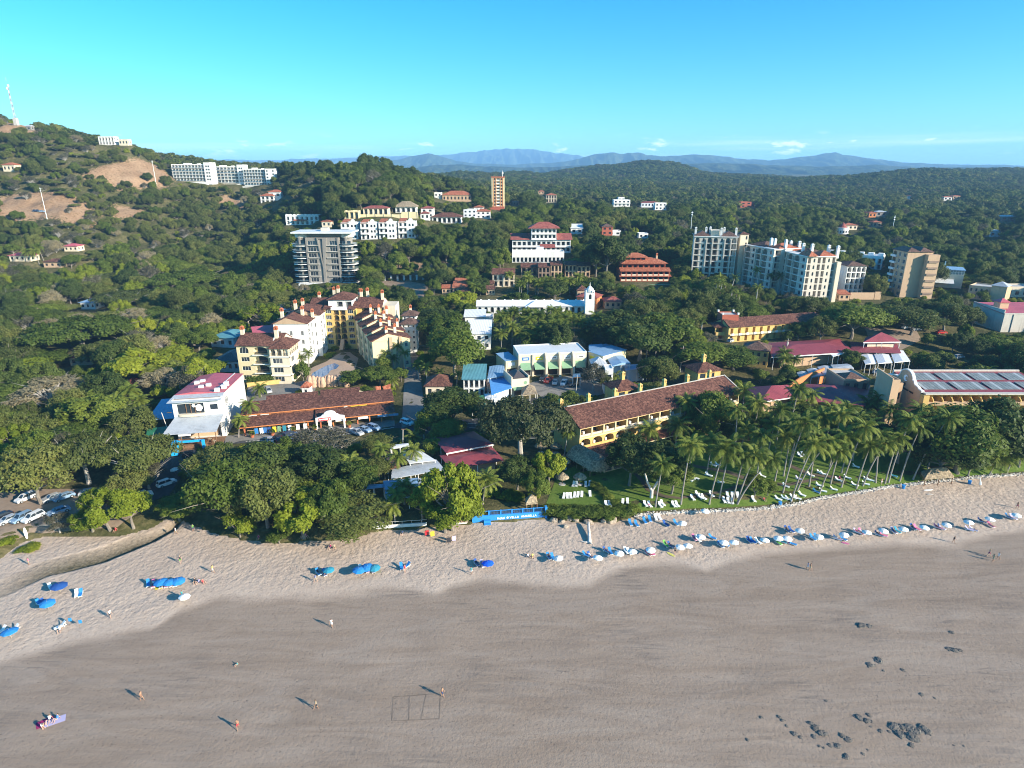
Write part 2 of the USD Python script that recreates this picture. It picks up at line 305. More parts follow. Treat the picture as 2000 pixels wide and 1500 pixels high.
# the far plain and the ridges beyond it
def far_mat(name,c1,c2,c3,scale):
 M(name,{'g':('geometry',{}),'n':('noise_texture',{'scale':scale,'detail':9.0,'roughness':0.7}),'r':('rgb_ramp',{'ramp':[(0.35,c1),(0.5,c2),(0.66,c3)]}),'b':('bump',{'strength':1.0,'distance':12.0}),'p':('principled_bsdf',{'roughness':0.95,'specular_ior_level':0.05})},
 [('g.position','n.vector'),('n.fac','r.fac'),('r.color','p.base_color'),('n.fac','b.height'),('b.normal','p.normal')])
far_mat('far_hills',(0.012,0.026,0.014),(0.032,0.052,0.024),(0.080,0.090,0.044),0.012)
def ridge(name,prof,Y,depth,seed,base=45.0,rough=0.9):
 px,py=np.array(prof,float).T
 az=np.linspace(-1.0,1.0,1100);ty=np.linspace(-1,1,80)
 u=1000+az*FPX*(CP+SP*SP/CP)
 k=np.interp(u,px,py);top=CAMH+(334.7-k+3.2*(meshkit.fbm(np.stack([u/30,0*u,0*u+seed],-1),4,seed)-0.5))/FPX*Y*0.947
 A,Tt=np.meshgrid(az,ty);Yy=Y+Tt*depth;X=A*Yy
 env=np.clip(1-np.abs(Tt)**1.5,0,1)
 rid=1-np.abs(2*meshkit.fbm(np.stack([X/(depth*0.10),Yy/(depth*0.5),0*X+seed],-1),5,seed)-1)*2.2
 nz=meshkit.fbm(np.stack([X/(depth*0.6),Yy/(depth*0.6),0*X],-1),5,seed+7)
 h=(top[None]-base)*env*(1-rough*(1-rid*0.6-nz*0.55)*(1-0.93*np.exp(-(Tt*4)**2)))
 Z=base+h-6*(env<=0.02)
 v=np.stack([X,Yy,Z],-1).reshape(-1,3);r,c=X.shape
 i,j=np.meshgrid(np.arange(r-1),np.arange(c-1),indexing='ij');q=np.stack([i*c+j,i*c+j+1,(i+1)*c+j+1,(i+1)*c+j],-1).reshape(-1,4)
 obj(name,(v,q),'far_hills',smooth=True,kind='structure')
ridge('mountains',[(-200,322),(300,318),(400,312),(500,314),(600,311),(690,309),(760,306),(830,305),(880,303),(930,297),(965,293),(1000,294),(1030,293),(1070,298),(1110,302),(1140,307),(1200,303),(1300,308),(1500,318),(2200,326)],11500,1900,3)
ridge('mountains',[(-200,332),(600,330),(700,322),(765,314),(800,308),(822,305),(838,302),(860,306),(890,314),(930,319),(1000,322),(1080,319),(1130,312),(1160,304),(1188,299),(1215,301),(1240,299),(1262,304),(1310,306),(1360,303),(1400,304),(1440,310),(1500,313),(1550,309),(1590,305),(1610,300),(1626,298),(1645,303),(1680,308),(1730,315),(1800,320),(1880,322),(1950,323),(2050,327),(2400,330)],7400,1500,5)
ridge('mountains',[(-200,336),(700,333),(800,330),(850,323),(900,321),(950,325),(1010,327),(1080,326),(1150,323),(1230,320),(1300,321),(1400,320),(1480,322),(1600,325),(1700,322),(1780,326),(1850,327),(1930,325),(2000,326),(2100,330),(2400,332)],4700,900,9)
yy=np.array([3300,5000,8000,16000.]);PX=np.outer(yy,np.linspace(-1.3,1.3,12));PY=np.repeat(yy[:,None],12,1);PZ=np.full_like(PX,44.0)
v=np.stack([PX,PY,PZ],-1).reshape(-1,3);i,j=np.meshgrid(np.arange(3),np.arange(11),indexing='ij')
obj('plain',(v,np.stack([i*12+j,i*12+j+1,(i+1)*12+j+1,(i+1)*12+j],-1).reshape(-1,4)),'far_hills',kind='structure')
# haze: the air that lets the far ridges fade to blue
usdkit.material(stage,'/World/Looks/haze',{'v':('principled_volume',{'color':(0.36,0.64,1.0),'density':0.00009,'anisotropy':0.0})},[],volume='v.volume')
obj('haze',[bx(-22000,-400,-6,22000,17000,420)],UsdShade.Material.Get(stage,'/World/Looks/haze'),kind='stuff')
# ---------------- where plants stand ----------------
KEEPS=[]
CLEAR=[]
def keep(px0,py0,px1,py1,y):KEEPS.append((px0,py0,px1,py1,y))
# ---------------- building kit ----------------
plain('wall_white',(0.70,0.685,0.65),0.8,0.06,0.3,grime=0.25);plain('wall_cream',(0.64,0.55,0.41),0.8,0.08,0.3,grime=0.25);plain('wall_yellow',(0.58,0.39,0.135),0.8,0.10,0.3,grime=0.25)
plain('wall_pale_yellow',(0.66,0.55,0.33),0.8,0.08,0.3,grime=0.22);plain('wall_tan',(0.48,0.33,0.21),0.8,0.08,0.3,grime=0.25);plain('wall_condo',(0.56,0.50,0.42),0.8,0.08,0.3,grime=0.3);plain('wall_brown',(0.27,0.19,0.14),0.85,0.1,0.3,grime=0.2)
plain('wall_grey',(0.24,0.22,0.195),0.85,0.12,0.4,grime=0.35);plain('wall_concrete',(0.50,0.46,0.40),0.85,0.14,0.4,grime=0.5);plain('wall_brick_red',(0.36,0.10,0.06),0.8,0.15,0.4);plain('wall_orange',(0.55,0.20,0.07),0.8,0.1,0.4)
plain('wall_lilac',(0.62,0.64,0.68),0.8,0.08,0.3);plain('paint_blue',(0.03,0.25,0.66),0.55,0.12,0.8,spec=0.4);plain('paint_cyan',(0.02,0.38,0.75),0.5,0.1,0.8)
plain('trim_white',(0.70,0.68,0.64),0.7,0.05);plain('slab_grey',(0.46,0.44,0.41),0.85,0.12,0.5);plain('timber',(0.20,0.11,0.06),0.7,0.3,1.0);plain('timber_pale',(0.42,0.33,0.22),0.8,0.25,1.0)
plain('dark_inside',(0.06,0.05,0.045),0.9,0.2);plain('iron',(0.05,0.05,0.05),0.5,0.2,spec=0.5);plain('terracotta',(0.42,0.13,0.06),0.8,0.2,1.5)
plain('glass',(0.030,0.040,0.050),0.06,0.3,0.2,spec=0.9);plain('glass_blue',(0.06,0.10,0.13),0.08,0.3,0.2,spec=0.9);plain('railing',(0.10,0.09,0.08),0.6,0.2);plain('railing_glass',(0.20,0.26,0.27),0.15,0.2,spec=0.8)
def ribbed(name,c,freq,rough=0.5,ax='x',metal=0.0,rust=0.25,spec=0.4):
 """sheet roofing: fine ribs, dirt and fading"""
 c=np.array(c,float)
 M(name,{'tc':('texture_coordinate',{}),'g':('geometry',{}),'w':('wave_texture',{'wave_type':'bands','bands_direction':ax,'scale':freq,'distortion':0.0}),'n':('noise_texture',{'scale':0.35,'detail':7.0,'roughness':0.7}),'n2':('noise_texture',{'scale':2.5,'detail':4.0}),
   'r':('rgb_ramp',{'ramp':[(0.28,c*(1-rust*1.6)),(0.5,c),(0.75,np.minimum(c*(1+rust*0.7),0.9))]}),'mx':('mix_float',{'fac':0.35}),'b':('bump',{'strength':0.7,'distance':0.05}),'p':('principled_bsdf',{'roughness':rough,'metallic':metal,'specular_ior_level':spec})},
 [('tc.object','w.vector'),('g.position','n.vector'),('g.position','n2.vector'),('n.fac','mx.a'),('n2.fac','mx.b'),('mx.result','r.fac'),('r.color','p.base_color'),('w.fac','b.height'),('b.normal','p.normal')])
ribbed('roof_magenta',(0.27,0.055,0.065),1.2);ribbed('roof_rose',(0.47,0.10,0.12),1.2);ribbed('roof_grey',(0.42,0.44,0.46),1.2);ribbed('roof_blue',(0.22,0.36,0.52),1.2);ribbed('roof_teal',(0.10,0.26,0.30),1.2);ribbed('roof_white',(0.70,0.70,0.69),1.2,rust=0.08);ribbed('roof_green',(0.03,0.17,0.10),1.2);ribbed('awning_green',(0.20,0.34,0.20),0.8,0.8,rust=0.12);ribbed('roof_rust',(0.26,0.13,0.075),1.2,rust=0.45);ribbed('roof_dark',(0.07,0.06,0.06),1.2)
tiles('tile_brown',(0.050,0.022,0.016),(0.115,0.048,0.034),(0.215,0.100,0.068));tiles('tile_red',(0.20,0.055,0.030),(0.34,0.105,0.055),(0.46,0.19,0.11));tiles('tile_dark',(0.06,0.035,0.03),(0.115,0.065,0.05),(0.19,0.115,0.085));tiles('tile_rose',(0.17,0.045,0.04),(0.27,0.075,0.06),(0.37,0.13,0.10))
tiles('thatch',(0.13,0.10,0.07),(0.27,0.21,0.14),(0.42,0.33,0.22),3.0)
class Bld:
 """a building: local x along its front from A to B, y into its depth, z up from its base"""
 def __init__(s,name,label,A,B,h,dp,cat='building',base=None,group=None,kf=0.7,up=0.0,grow=1.2,below=3.0):
  A,B=np.array(A,float),np.array(B,float)
  if base is not None and abs(A[2]-h-base)<.01 and A[1]>185:
   C=np.array([0,0,CAMH]);ks=np.linspace(.72,1.35,127);e=[]
   for k in ks:a,b=C+(A-C)*k,C+(B-C)*k;e.append((a[2]+b[2])/2-h-float(np.mean(ground([a[0],b[0]],[a[1],b[1]]))))
   e=np.array(e);good=np.nonzero(np.abs(e)<.5)[0];k=ks[good[np.argmin(np.abs(ks[good]-1))]]if len(good)else ks[np.argmin(np.abs(e)+6*np.abs(ks-1))]
   A,B=C+(A-C)*k,C+(B-C)*k;base=(A[2]+B[2])/2-h
  d=B[:2]-A[:2];s.w=float(np.hypot(*d));s.rz=math.atan2(d[1],d[0]);s.d,s.h=dp,h
  s.z=base if base is not None else min(A[2],B[2]);s.A=np.array([A[0],A[1],s.z]);s.below=below
  s.x=thing(name,label,cat,s.A,s.rz,group)
  if 'DBG' in globals():DBG.append((name,label[:40],[round(float(s.z-ground(*s.wp(x,y)[:2])),1)for x,y in((0,0),(s.w,0),(s.w,dp),(0,dp))],round(s.w,1),round(s.A[1])))
  fp=[s.wp(0,0),s.wp(s.w,0),s.wp(s.w,dp),s.wp(0,dp)]
  CLEAR.append(Polygon([p[:2]for p in fp]).buffer(grow));PADS.append((Polygon([p[:2]for p in fp]),s.z-.1))
  if kf:
   P=np.array([s.wp(x,y,z)for x in(0,s.w)for y in(0,)for z in(h*(1-kf),h+up)]+[s.wp(x,dp,h+up)for x in(0,s.w)]);px,py,_=proj(P)
   keep(px.min(),py.min(),px.max(),py.max(),min(p[1]for p in fp))
 def wp(s,x,y,z=0.0):
  c,q=math.cos(s.rz),math.sin(s.rz);return s.A+[x*c-y*q,x*q+y*c,z]
 def part(s,name,m,mat,parent=None,label=None,smooth=False):return obj(name,m,mat,parent or s.x,label,smooth)
 # ---- walls with real openings
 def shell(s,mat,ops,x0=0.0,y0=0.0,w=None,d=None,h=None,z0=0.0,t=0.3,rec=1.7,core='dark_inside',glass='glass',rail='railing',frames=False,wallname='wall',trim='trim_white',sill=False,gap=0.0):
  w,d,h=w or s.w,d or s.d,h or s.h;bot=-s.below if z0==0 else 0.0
  out=[]
  def pt(side,u,v,k):
   if side=='front':return x0+u,y0+k,z0+v
   if side=='back':return x0+w-u,y0+d-k,z0+v
   if side=='right':return x0+w-k,y0+u,z0+v
   return x0+k,y0+d-u,z0+v
  def place(side,m):
   v=m[0];x,y,z=pt(side,v[:,0],v[:,2],v[:,1]);return np.stack([x,y,z],1),m[1]
  for side in('front','right','back','left'):
   L=w if side in('front','back')else d;a,b=(0,L)if side in('front','back')else(t,L-t)
   P=sbox(a,bot,b,h);holes=[]
   for o in ops.get(side,[]):
    u0,v0,u1,v1,k=o[:5]
    if 'a' in k:
     r=(u1-u0)/2;rise=min(r,(v1-v0)*0.45);n=9
     holes.append(Polygon([(u0,v0),(u1,v0)]+[(u0+r+r*math.cos(q),v1-rise+rise*math.sin(q))for q in np.linspace(0,math.pi,n)]))
    else:holes.append(sbox(u0,v0,u1,v1))
   if holes:P=P.difference(shapely.union_all(holes))
   for g in getattr(P,'geoms',[P]):
    if g.area>0.01:out.append(place(side,xz(extr(g,t))))
   for o in ops.get(side,[]):
    u0,v0,u1,v1,k=o[:5]
    if 'L' in k:
     e=0.12
     out+=[place(side,bx(u0-e,t,v0-e,u0,rec,v1+e)),place(side,bx(u1,t,v0-e,u1+e,rec,v1+e)),place(side,bx(u0,t,v0-e,u1,rec,v0)),place(side,bx(u0,t,v1,u1,rec,v1+e))]
     out.append(place(side,bx(u0,rec-0.05,v0,u1,rec,v1)))
     g0,g1=u0+(u1-u0)*0.18,u1-(u1-u0)*0.18
     s.part('window',[place(side,bx(g0,rec-0.12,v0+0.05,g1,rec-0.05,v1-0.35))],glass)
     if rail:s.part('railing',[place(side,bx(u0,0.06,v0,u1,0.14,v0+0.95))]if rail!='railing' else[place(side,m)for m in[bx(u0,0.06,v0+0.88,u1,0.14,v0+0.96),bx(u0,0.08,v0+0.1,u1,0.12,v0+0.16)]+[bx(q-0.03,0.08,v0,q+0.03,0.12,v0+0.9)for q in np.linspace(u0+0.1,u1-0.1,max(3,int((u1-u0)/0.35)))]],rail)
    elif 'o' in k:
     pass
    else:
     win=s.part('window',[place(side,bx(u0,t*0.6,v0,u1,t*0.6+0.06,v1))],glass)
     if frames:
      fw=0.07;f=[bx(u0,t*0.6-0.05,v0,u0+fw,t*0.6-0.003,v1),bx(u1-fw,t*0.6-0.05,v0,u1,t*0.6-0.003,v1),bx(u0+fw,t*0.6-0.05,v0,u1-fw,t*0.6-0.003,v0+fw),bx(u0+fw,t*0.6-0.05,v1-fw,u1-fw,t*0.6-0.003,v1)]
      f+=[bx(q-0.03,t*0.6-0.05,v0+fw,q+0.03,t*0.6-0.003,v1-fw)for q in np.linspace(u0,u1,4)[1:-1]]
      s.part('frame',[place(side,m)for m in f],trim,win)
     if sill:out.append(place(side,bx(u0-0.1,-0.12,v0-0.14,u1+0.1,0.0,v0-0.002)))
  s.part(wallname,out,mat)
  c=rec if any('L' in o[4]for v in ops.values()for o in v)else t+gap
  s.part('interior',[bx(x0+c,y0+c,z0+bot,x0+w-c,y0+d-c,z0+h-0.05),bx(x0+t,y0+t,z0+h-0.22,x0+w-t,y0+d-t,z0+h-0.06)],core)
 # ---- roofs
 def hip(s,mat,z=None,x0=0.0,y0=0.0,w=None,d=None,rise=2.0,oh=0.6,th=0.16,axis=None,name='roof',parent=None,pyr=False):
  w,d,z=w or s.w,d or s.d,s.h if z is None else z;a,b,c,e=x0-oh,x0+w+oh,y0-oh,y0+d+oh
  r=0.0 if pyr else max(0,(w-d)/2 if w>d else(d-w)/2)
  m=((a+b)/2,(c+e)/2);R=[(m[0]-r,m[1]),(m[0]+r,m[1])]if w>d else[(m[0],m[1]-r),(m[0],m[1]+r)]
  return s.part(name,hull([(x,y,z+q)for x in(a,b)for y in(c,e)for q in(0,th)]+[(x,y,z+th+rise)for x,y in R]),mat,parent)
 def gable(s,mat,z=None,x0=0.0,y0=0.0,w=None,d=None,rise=2.0,oh=0.6,th=0.16,axis='x',ends=0.3,name='roof',wall=None,off=0.5,parent=None):
  w,d,z=w or s.w,d or s.d,s.h if z is None else z
  ex,ey=(ends,oh)if axis=='x' else(oh,ends);a,b,c,e=x0-ex,x0+w+ex,y0-ey,y0+d+ey
  k=(c+(e-c)*off)if axis=='x' else(a+(b-a)*off)
  R=[(a,k),(b,k)]if axis=='x' else[(k,c),(k,e)]
  p=s.part(name,hull([(x,y,z+q)for x in(a,b)for y in(c,e)for q in(0,th)]+[(x,y,z+th+rise)for x,y in R]),mat,parent)
  if wall:
   i=ends-0.01 if False else 0.02
   if axis=='x':T_=[hull([(x,y0+.1,z+.0),(x,y0+d-.1,z),(x,k,z+rise*0.93),(x+sg*(ends+i),y0+.1,z),(x+sg*(ends+i),y0+d-.1,z),(x+sg*(ends+i),k,z+rise*0.93)])for x,sg in((x0,-1),(x0+w,1))]
   else:T_=[hull([(x0+.1,y,z),(x0+w-.1,y,z),(k,y,z+rise*.93),(x0+.1,y+sg*(ends+i),z),(x0+w-.1,y+sg*(ends+i),z),(k,y+sg*(ends+i),z+rise*.93)])for y,sg in((y0,-1),(y0+d,1))]
   s.part('gable',T_,wall)
  return p
 def shed(s,mat,x0,y0,x1,y1,zf,zb,th=0.12,name='roof',parent=None):
  return s.part(name,hull([(x,y0,zf+q)for x in(x0,x1)for q in(0,th)]+[(x,y1,zb+q)for x in(x0,x1)for q in(0,th)]),mat,parent)
 def flat(s,mat='slab_grey',pmat='trim_white',z=None,x0=0.0,y0=0.0,w=None,d=None,par=0.6,oh=0.0,name='roof',t=0.25):
  w,d,z=w or s.w,d or s.d,s.h if z is None else z;a,b,c,e=x0-oh,x0+w+oh,y0-oh,y0+d+oh
  s.part(name,[bx(a+t,c+t,z-0.05,b-t,e-t,z+0.06)],mat)
  if par:s.part('parapet',[bx(a,c,z-(.3 if oh else-.003),b,c+t,z+par),bx(a,e-t,z-(.3 if oh else-.003),b,e,z+par),bx(a,c+t,z-(.3 if oh else-.003),a+t,e-t,z+par),bx(b-t,c+t,z-(.3 if oh else-.003),b,e-t,z+par)],pmat)
 def chimney(s,x,y,z,h,r=0.45,mat='wall_cream',cap='terracotta'):
  c=s.part('chimney',[bx(x-r,y-r,z-1.5,x+r,y+r,z+h)],mat)
  s.part('cap',[bx(x-r*1.2,y-r*1.2,z+h,x+r*1.2,y+r*1.2,z+h+.2)]+[bx(x+i*r*.8-.1,y+j*r*.8-.1,z+h+.2,x+i*r*.8+.1,y+j*r*.8+.1,z+h+0.9)for i in(-1,1)for j in(-1,1)]+[bx(x-r*.6,y-r*.6,z+h+.2,x+r*.6,y+r*.6,z+h+0.88),hull([(x+i*r*1.25,y+j*r*1.25,z+h+.9)for i in(-1,1)for j in(-1,1)]+[(x,y,z+h+1.5)])],cap,c)
 def balcony(s,u0,u1,z,dep=1.2,mat='trim_white',rail='railing',side='front',y0=0.0,solid=True,ph=0.95):
  if side=='front':f=lambda a,b,c,d,e,g:bx(a,y0-d,c,b,y0-e,g)
  elif side=='right':f=lambda a,b,c,d,e,g:bx(s.w+e,a,c,s.w+d,b,g)
  else:f=lambda a,b,c,d,e,g:bx(-d,a,c,-e,b,g)
  m=s.part('balcony',[f(u0,u1,z-0.2,dep,0.002,z)],mat)
  s.part('railing',[f(u0,u1,z,dep,dep-.1,z+ph),f(u0,u0+.1,z,dep-.1,0.002,z+ph),f(u1-.1,u1,z,dep-.1,0.002,z+ph)],mat if solid else rail,m)
def grid(L,floors,fh,n,ow=0.5,oh=0.5,sill=0.28,kind='w',m0=0.0,m1=0.0,z0=0.0,skip=(),kinds=None,topkind=None):
 """openings in n bays and several floors"""
 bw=(L-m0-m1)/n;o=[]
 for k in range(floors):
  for i in range(n):
   if(k,i)in skip:continue
   kd=kinds[i%len(kinds)]if kinds else kind
   if topkind and k==floors-1:kd=topkind
   w_=bw*(ow[i%len(ow)]if isinstance(ow,(list,tuple))else ow);u=m0+bw*(i+0.5);lo=z0+k*fh+(0.12 if 'L' in kd else fh*sill);hi=z0+(k+1)*fh-0.45 if 'L' in kd else lo+fh*oh
   o.append((u-w_/2,lo,u+w_/2,hi,kd))
 return o
def house(name,label,A,B,h,dp,floors,nb,wall,roof,rmat,rise=1.8,side=2,kind='w',ow=0.45,oh=0.45,sill=0.3,kf=0.75,oh_=0.6,par=0.5,balc=(),cat='house',group=None,axis='x',core='dark_inside',**kw):
 b=Bld(name,label,A,B,h,dp,cat,kf=kf,up=rise if roof!='flat' else 0.4,group=group,base=A[2]-h if A[2]==A[2]else None)
 fh=h/floors
 b.shell(wall,{'front':grid(b.w,floors,fh,nb,ow,oh,sill,kind),'right':grid(dp,floors,fh,side,0.35,oh,sill),'left':grid(dp,floors,fh,side,0.35,oh,sill)},core=core,**kw)
 if roof=='hip':b.hip(rmat,rise=rise,oh=oh_)
 elif roof=='pyr':b.hip(rmat,rise=rise,oh=oh_,pyr=True)
 elif roof=='gable':b.gable(rmat,rise=rise,oh=oh_,axis=axis,wall=wall)
 elif roof=='shed':b.shed(rmat,-oh_,-oh_,b.w+oh_,dp+oh_,h,h+rise)
 else:b.flat(rmat,wall,par=par)
 for k in balc:b.balcony(0.0,b.w,k*fh,1.3,wall)
 return b
# ---------------- plants ----------------
def leaf_quads(P,N,size,rng,asp=0.62):
 """one folded leaf clump per point: a quad turned towards N"""
 n=len(P);N=N/np.linalg.norm(N,axis=1,keepdims=True)
 r=rng.normal(size=(n,3));a=np.cross(N,r);a/=np.linalg.norm(a,axis=1,keepdims=True)+1e-9;b=np.cross(N,a)
 s=(size*rng.uniform(0.6,1.35,n))[:,None];a=a*s;b=b*s*asp
 v=np.stack([P-a,P-b*0.9,P+a,P+b],1).reshape(-1,3)
 f=np.arange(4*n).reshape(-1,4)
 return v,f[:,[0,1,2,0,2,3]].reshape(-1,3)
def dirs(rng,n,up=0.0):
 d=rng.normal(size=(n,3));d[:,2]+=up;return d/np.linalg.norm(d,axis=1,keepdims=True)
def crown_pts(rng,R,Hc,base,npuff,pr,flat=1.0,hollow=0.0,low=-0.35):
 """centres and radii of the leaf masses of a crown R wide and Hc high above base"""
 C,Rr=[],[]
 for k in range(npuff):
  for _ in range(30):
   d=dirs(rng,1,0.25)[0];rad=rng.uniform(0.45,1.0)**0.6
   if d[2]<low:continue
   p=np.array([d[0]*R*rad,d[1]*R*rad,base+Hc*(0.42+0.55*d[2]*rad*flat)])
   if all(np.linalg.norm((p-c)/[1,1,.8])>0.55*pr for c in C):break
  C.append(p);Rr.append(pr*rng.uniform(0.7,1.25))
 return np.array(C),np.array(Rr)
def make_crown(seed,R,Hc,base,npuff,pr,nleaf,leaf,squash=0.85,jit=0.6,**kw):
 rng=np.random.default_rng(seed);C,Rr=crown_pts(rng,R,Hc,base,npuff,pr,**kw)
 w=Rr**2;k=rng.choice(len(C),nleaf,p=w/w.sum());d=dirs(rng,nleaf,0.35)
 shell=rng.uniform(0.45,1.0,nleaf)**0.5*(1+0.12*rng.normal(size=nleaf))
 P=C[k]+d*(Rr[k]*shell)[:,None]*[1,1,squash]
 ctr=np.array([0,0,base+Hc*0.2]);o=P-ctr;o/=np.linalg.norm(o,axis=1,keepdims=True)+1e-9
 N=d*0.75+o*0.5+[0,0,0.25]+jit*rng.normal(size=(nleaf,3))
 return leaf_quads(P,N,leaf,rng),C
def trunk(rng,h,r,C,nl=5,lean=0.06,forks=True):
 b=np.array([0,0,0.0]);t=np.array([lean*h*rng.normal(),lean*h*rng.normal(),h])
 out=[tube([b-[0,0,1.5],b+[0,0,.1],(b+t)/2+[0.1*rng.normal(),.1*rng.normal(),0],t],[r*1.5,r*1.25,r,r*0.8],7)]
 if forks:
  for k in rng.permutation(len(C))[:nl]:
   e=C[k];m=t+(e-t)*0.45+[0,0,-0.06*np.linalg.norm(e-t)]+0.12*np.linalg.norm(e-t)*rng.normal(size=3)*[1,1,.4]
   out.append(tube([t-[0,0,h*0.12],m,e],[r*0.62,r*0.4,r*0.12],5))
   for _ in range(2):
    q=e+rng.normal(size=3)*[1.3,1.3,.5]*0.3*np.linalg.norm(e-t);out.append(tube([m,(m+q)/2+[0,0,.1],q],[r*0.3,r*0.2,r*0.05],4))
 return out
KIND={}
def tree_kind(name,seed,R,H,leafmat,nleaf=5200,leaf=0.36,npuff=26,pr=0.33,cb=0.32,bark='bark',tr=0.28,nl=7,**kw):
 """a class with trunk and crown: R crown radius, H height"""
 p=proto(name);rng=np.random.default_rng(seed+500)
 if name[:5]in("broad","bare_","small"):H*=1.28
 crown,C=make_crown(seed,R,H*(1-cb),H*cb,npuff,pr*R,int(nleaf*1.6),leaf*.78,**kw)
 obj('trunk',trunk(rng,H*cb*1.1,tr,C,nl),bark,p);obj('crown',crown,leafmat,p)
 KIND[name]=dict(p=p,R=R,H=H);return p
tree_kind('broad_dark',1,5.2,9.0,'leaf_dark',6500);tree_kind('broad_dark_b',2,4.8,8.4,'leaf_dark',6000,npuff=20,pr=0.38)
tree_kind('broad_green',3,4.8,8.6,'leaf_green',6000);tree_kind('broad_green_b',4,5.0,7.8,'leaf_green',6000,npuff=20,pr=0.40)
tree_kind('broad_bright',5,4.2,7.6,'leaf_bright',5200,leaf=0.38,npuff=24);tree_kind('broad_bright_b',6,3.6,7.2,'leaf_bright',4600,leaf=0.36,npuff=18,pr=0.42)
tree_kind('broad_olive',7,5.0,8.6,'leaf_olive',5600,leaf=0.32,jit=0.8);tree_kind('broad_olive_b',8,5.4,8.0,'leaf_olive',6000,leaf=0.32,npuff=30,pr=0.28,jit=0.8)
tree_kind('umbrella_olive',9,8.0,8.2,'leaf_olive',6500,leaf=0.34,npuff=46,pr=0.22,cb=0.40,flat=0.62,low=0.02,squash=0.5,nl=14,bark='bark_pale',tr=0.42)
tree_kind('umbrella_green',10,8.6,8.6,'leaf_green',9500,leaf=0.34,npuff=50,pr=0.21,cb=0.40,flat=0.66,low=0.0,squash=0.5,nl=14,tr=0.45)
tree_kind('rain_tree',11,10.5,12.5,'leaf_rain',11500,leaf=0.36,npuff=64,pr=0.20,cb=0.36,flat=0.85,low=-0.05,squash=0.62,nl=22,bark='bark_pale',tr=0.55)
tree_kind('bare_pale',12,5.6,8.0,'leaf_pale',3600,leaf=0.26,npuff=34,pr=0.24,cb=0.34,flat=0.8,nl=26,bark='bark_pale',jit=0.9)
tree_kind('bare_grey',13,4.4,7.4,'leaf_grey',2200,leaf=0.26,npuff=26,pr=0.28,nl=22,bark='bark_pale',jit=0.9)
tree_kind('small_round',14,2.6,4.6,'leaf_bright',2600,leaf=0.27,npuff=14,pr=0.44,cb=0.25,tr=0.14);tree_kind('small_dark',15,2.4,4.2,'leaf_green',2400,leaf=0.26,npuff=14,pr=0.44,cb=0.22,tr=0.14)
tree_kind('shrub',16,1.6,1.9,'leaf_bright',1300,leaf=0.20,npuff=12,pr=0.45,cb=0.05,tr=0.06);tree_kind('shrub_dark',17,1.7,2.0,'leaf_green',1300,leaf=0.20,npuff=12,pr=0.45,cb=0.05,tr=0.06)
def frond(rng,L,az,el,droop,nleaf=22,wide=0.115,ll=0.95,hang=0.55):
 """one palm leaf: an arching rib with leaflets that hang off both sides"""
 t=np.linspace(0,1,10);s=el-droop*t**1.35
 dr=np.cos(s)*L/9;dz=np.sin(s)*L/9
 r=np.concatenate([[0],np.cumsum(dr[:-1])]);z=np.concatenate([[0],np.cumsum(dz[:-1])])
 bend=0.25*rng.normal()*t**2
 rib=np.stack([r*np.cos(az+bend*.5),r*np.sin(az+bend*.5),z],1)
 V,F=[],[]
 u=np.linspace(0.12,0.99,nleaf)
 pts=np.stack([np.interp(u,t,rib[:,k])for k in range(3)],1);tan=np.gradient(pts,axis=0);tan/=np.linalg.norm(tan,axis=1,keepdims=True)
 side=np.cross(tan,[0,0,1.0]);side/=np.linalg.norm(side,axis=1,keepdims=True)+1e-9
 for sg in(-1,1):
  l=ll*np.sin(np.pi*np.clip(u*0.86+0.10,0,1))**0.7*rng.uniform(0.85,1.1,nleaf)
  d=side*sg*0.8+tan*0.5+np.array([0,0,-hang])*rng.uniform(0.6,1.3,nleaf)[:,None];d/=np.linalg.norm(d,axis=1,keepdims=True)
  tip=pts+d*l[:,None];mid=pts+d*(l*0.5)[:,None]+[0,0,0.06]
  w=tan*wide*0.5
  v=np.stack([pts-w,pts+w,mid+w,tip,mid-w],1).reshape(-1,3);b=np.arange(nleaf)[:,None]*5
  V.append(v);F.append(np.concatenate([b+[0,1,2],b+[0,2,4],b+[4,2,3]]))
 n=len(V[0]);tv,tf=tube(rib,np.linspace(0.045,0.012,10),3)
 return np.vstack([V[0],V[1],tv]),np.vstack([F[0],F[1]+n,tf+2*n])
def palm_crown(seed,nf=24,L=3.4,spread=(1.25,-0.55),wind=(0,0),**kw):
 rng=np.random.default_rng(seed);out=[]
 for k in range(nf):
  e=spread[0]+(spread[1]-spread[0])*(k/(nf-1))**0.9+0.12*rng.normal()
  az=k*2.39996+0.2*rng.normal()
  az2=math.atan2(math.sin(az)+wind[1],math.cos(az)+wind[0])
  out.append(frond(rng,L*rng.uniform(0.85,1.1),az2,e,1.25+0.35*rng.random(),**kw))
 return cat_(out)
PALM_CROWNS=[palm_crown(40+k,22+k%3*2,3.2+0.25*(k%3),wind=(-0.35,-0.1))for k in range(5)]
ROYAL=[palm_crown(60+k,17,2.9,spread=(1.35,-0.25),ll=0.75,wide=0.10)for k in range(2)]
DENSE_PALM=[palm_crown(70+k,30,3.6,spread=(1.35,-0.35),ll=1.0)for k in range(3)]
def palm_mesh(base,top,bend=0.0,r0=0.22,r1=0.13):
 t=np.linspace(0,1,9)[:,None];base,top=np.array(base,float),np.array(top,float)
 d=top-base;c=base+d*[0.42+bend,0.42+bend,0.5-0.25*abs(bend)]
 c=base+d*[0.30-bend,0.30-bend,0.56]
 p=(1-t)**2*base+2*t*(1-t)*c+t*t*top
 p=np.vstack([base-[0,0,0.6],p]);rad=np.concatenate([[r0*1.6,r0*1.35],np.linspace(r0,r1,8)])
 return tube(p,rad,7)
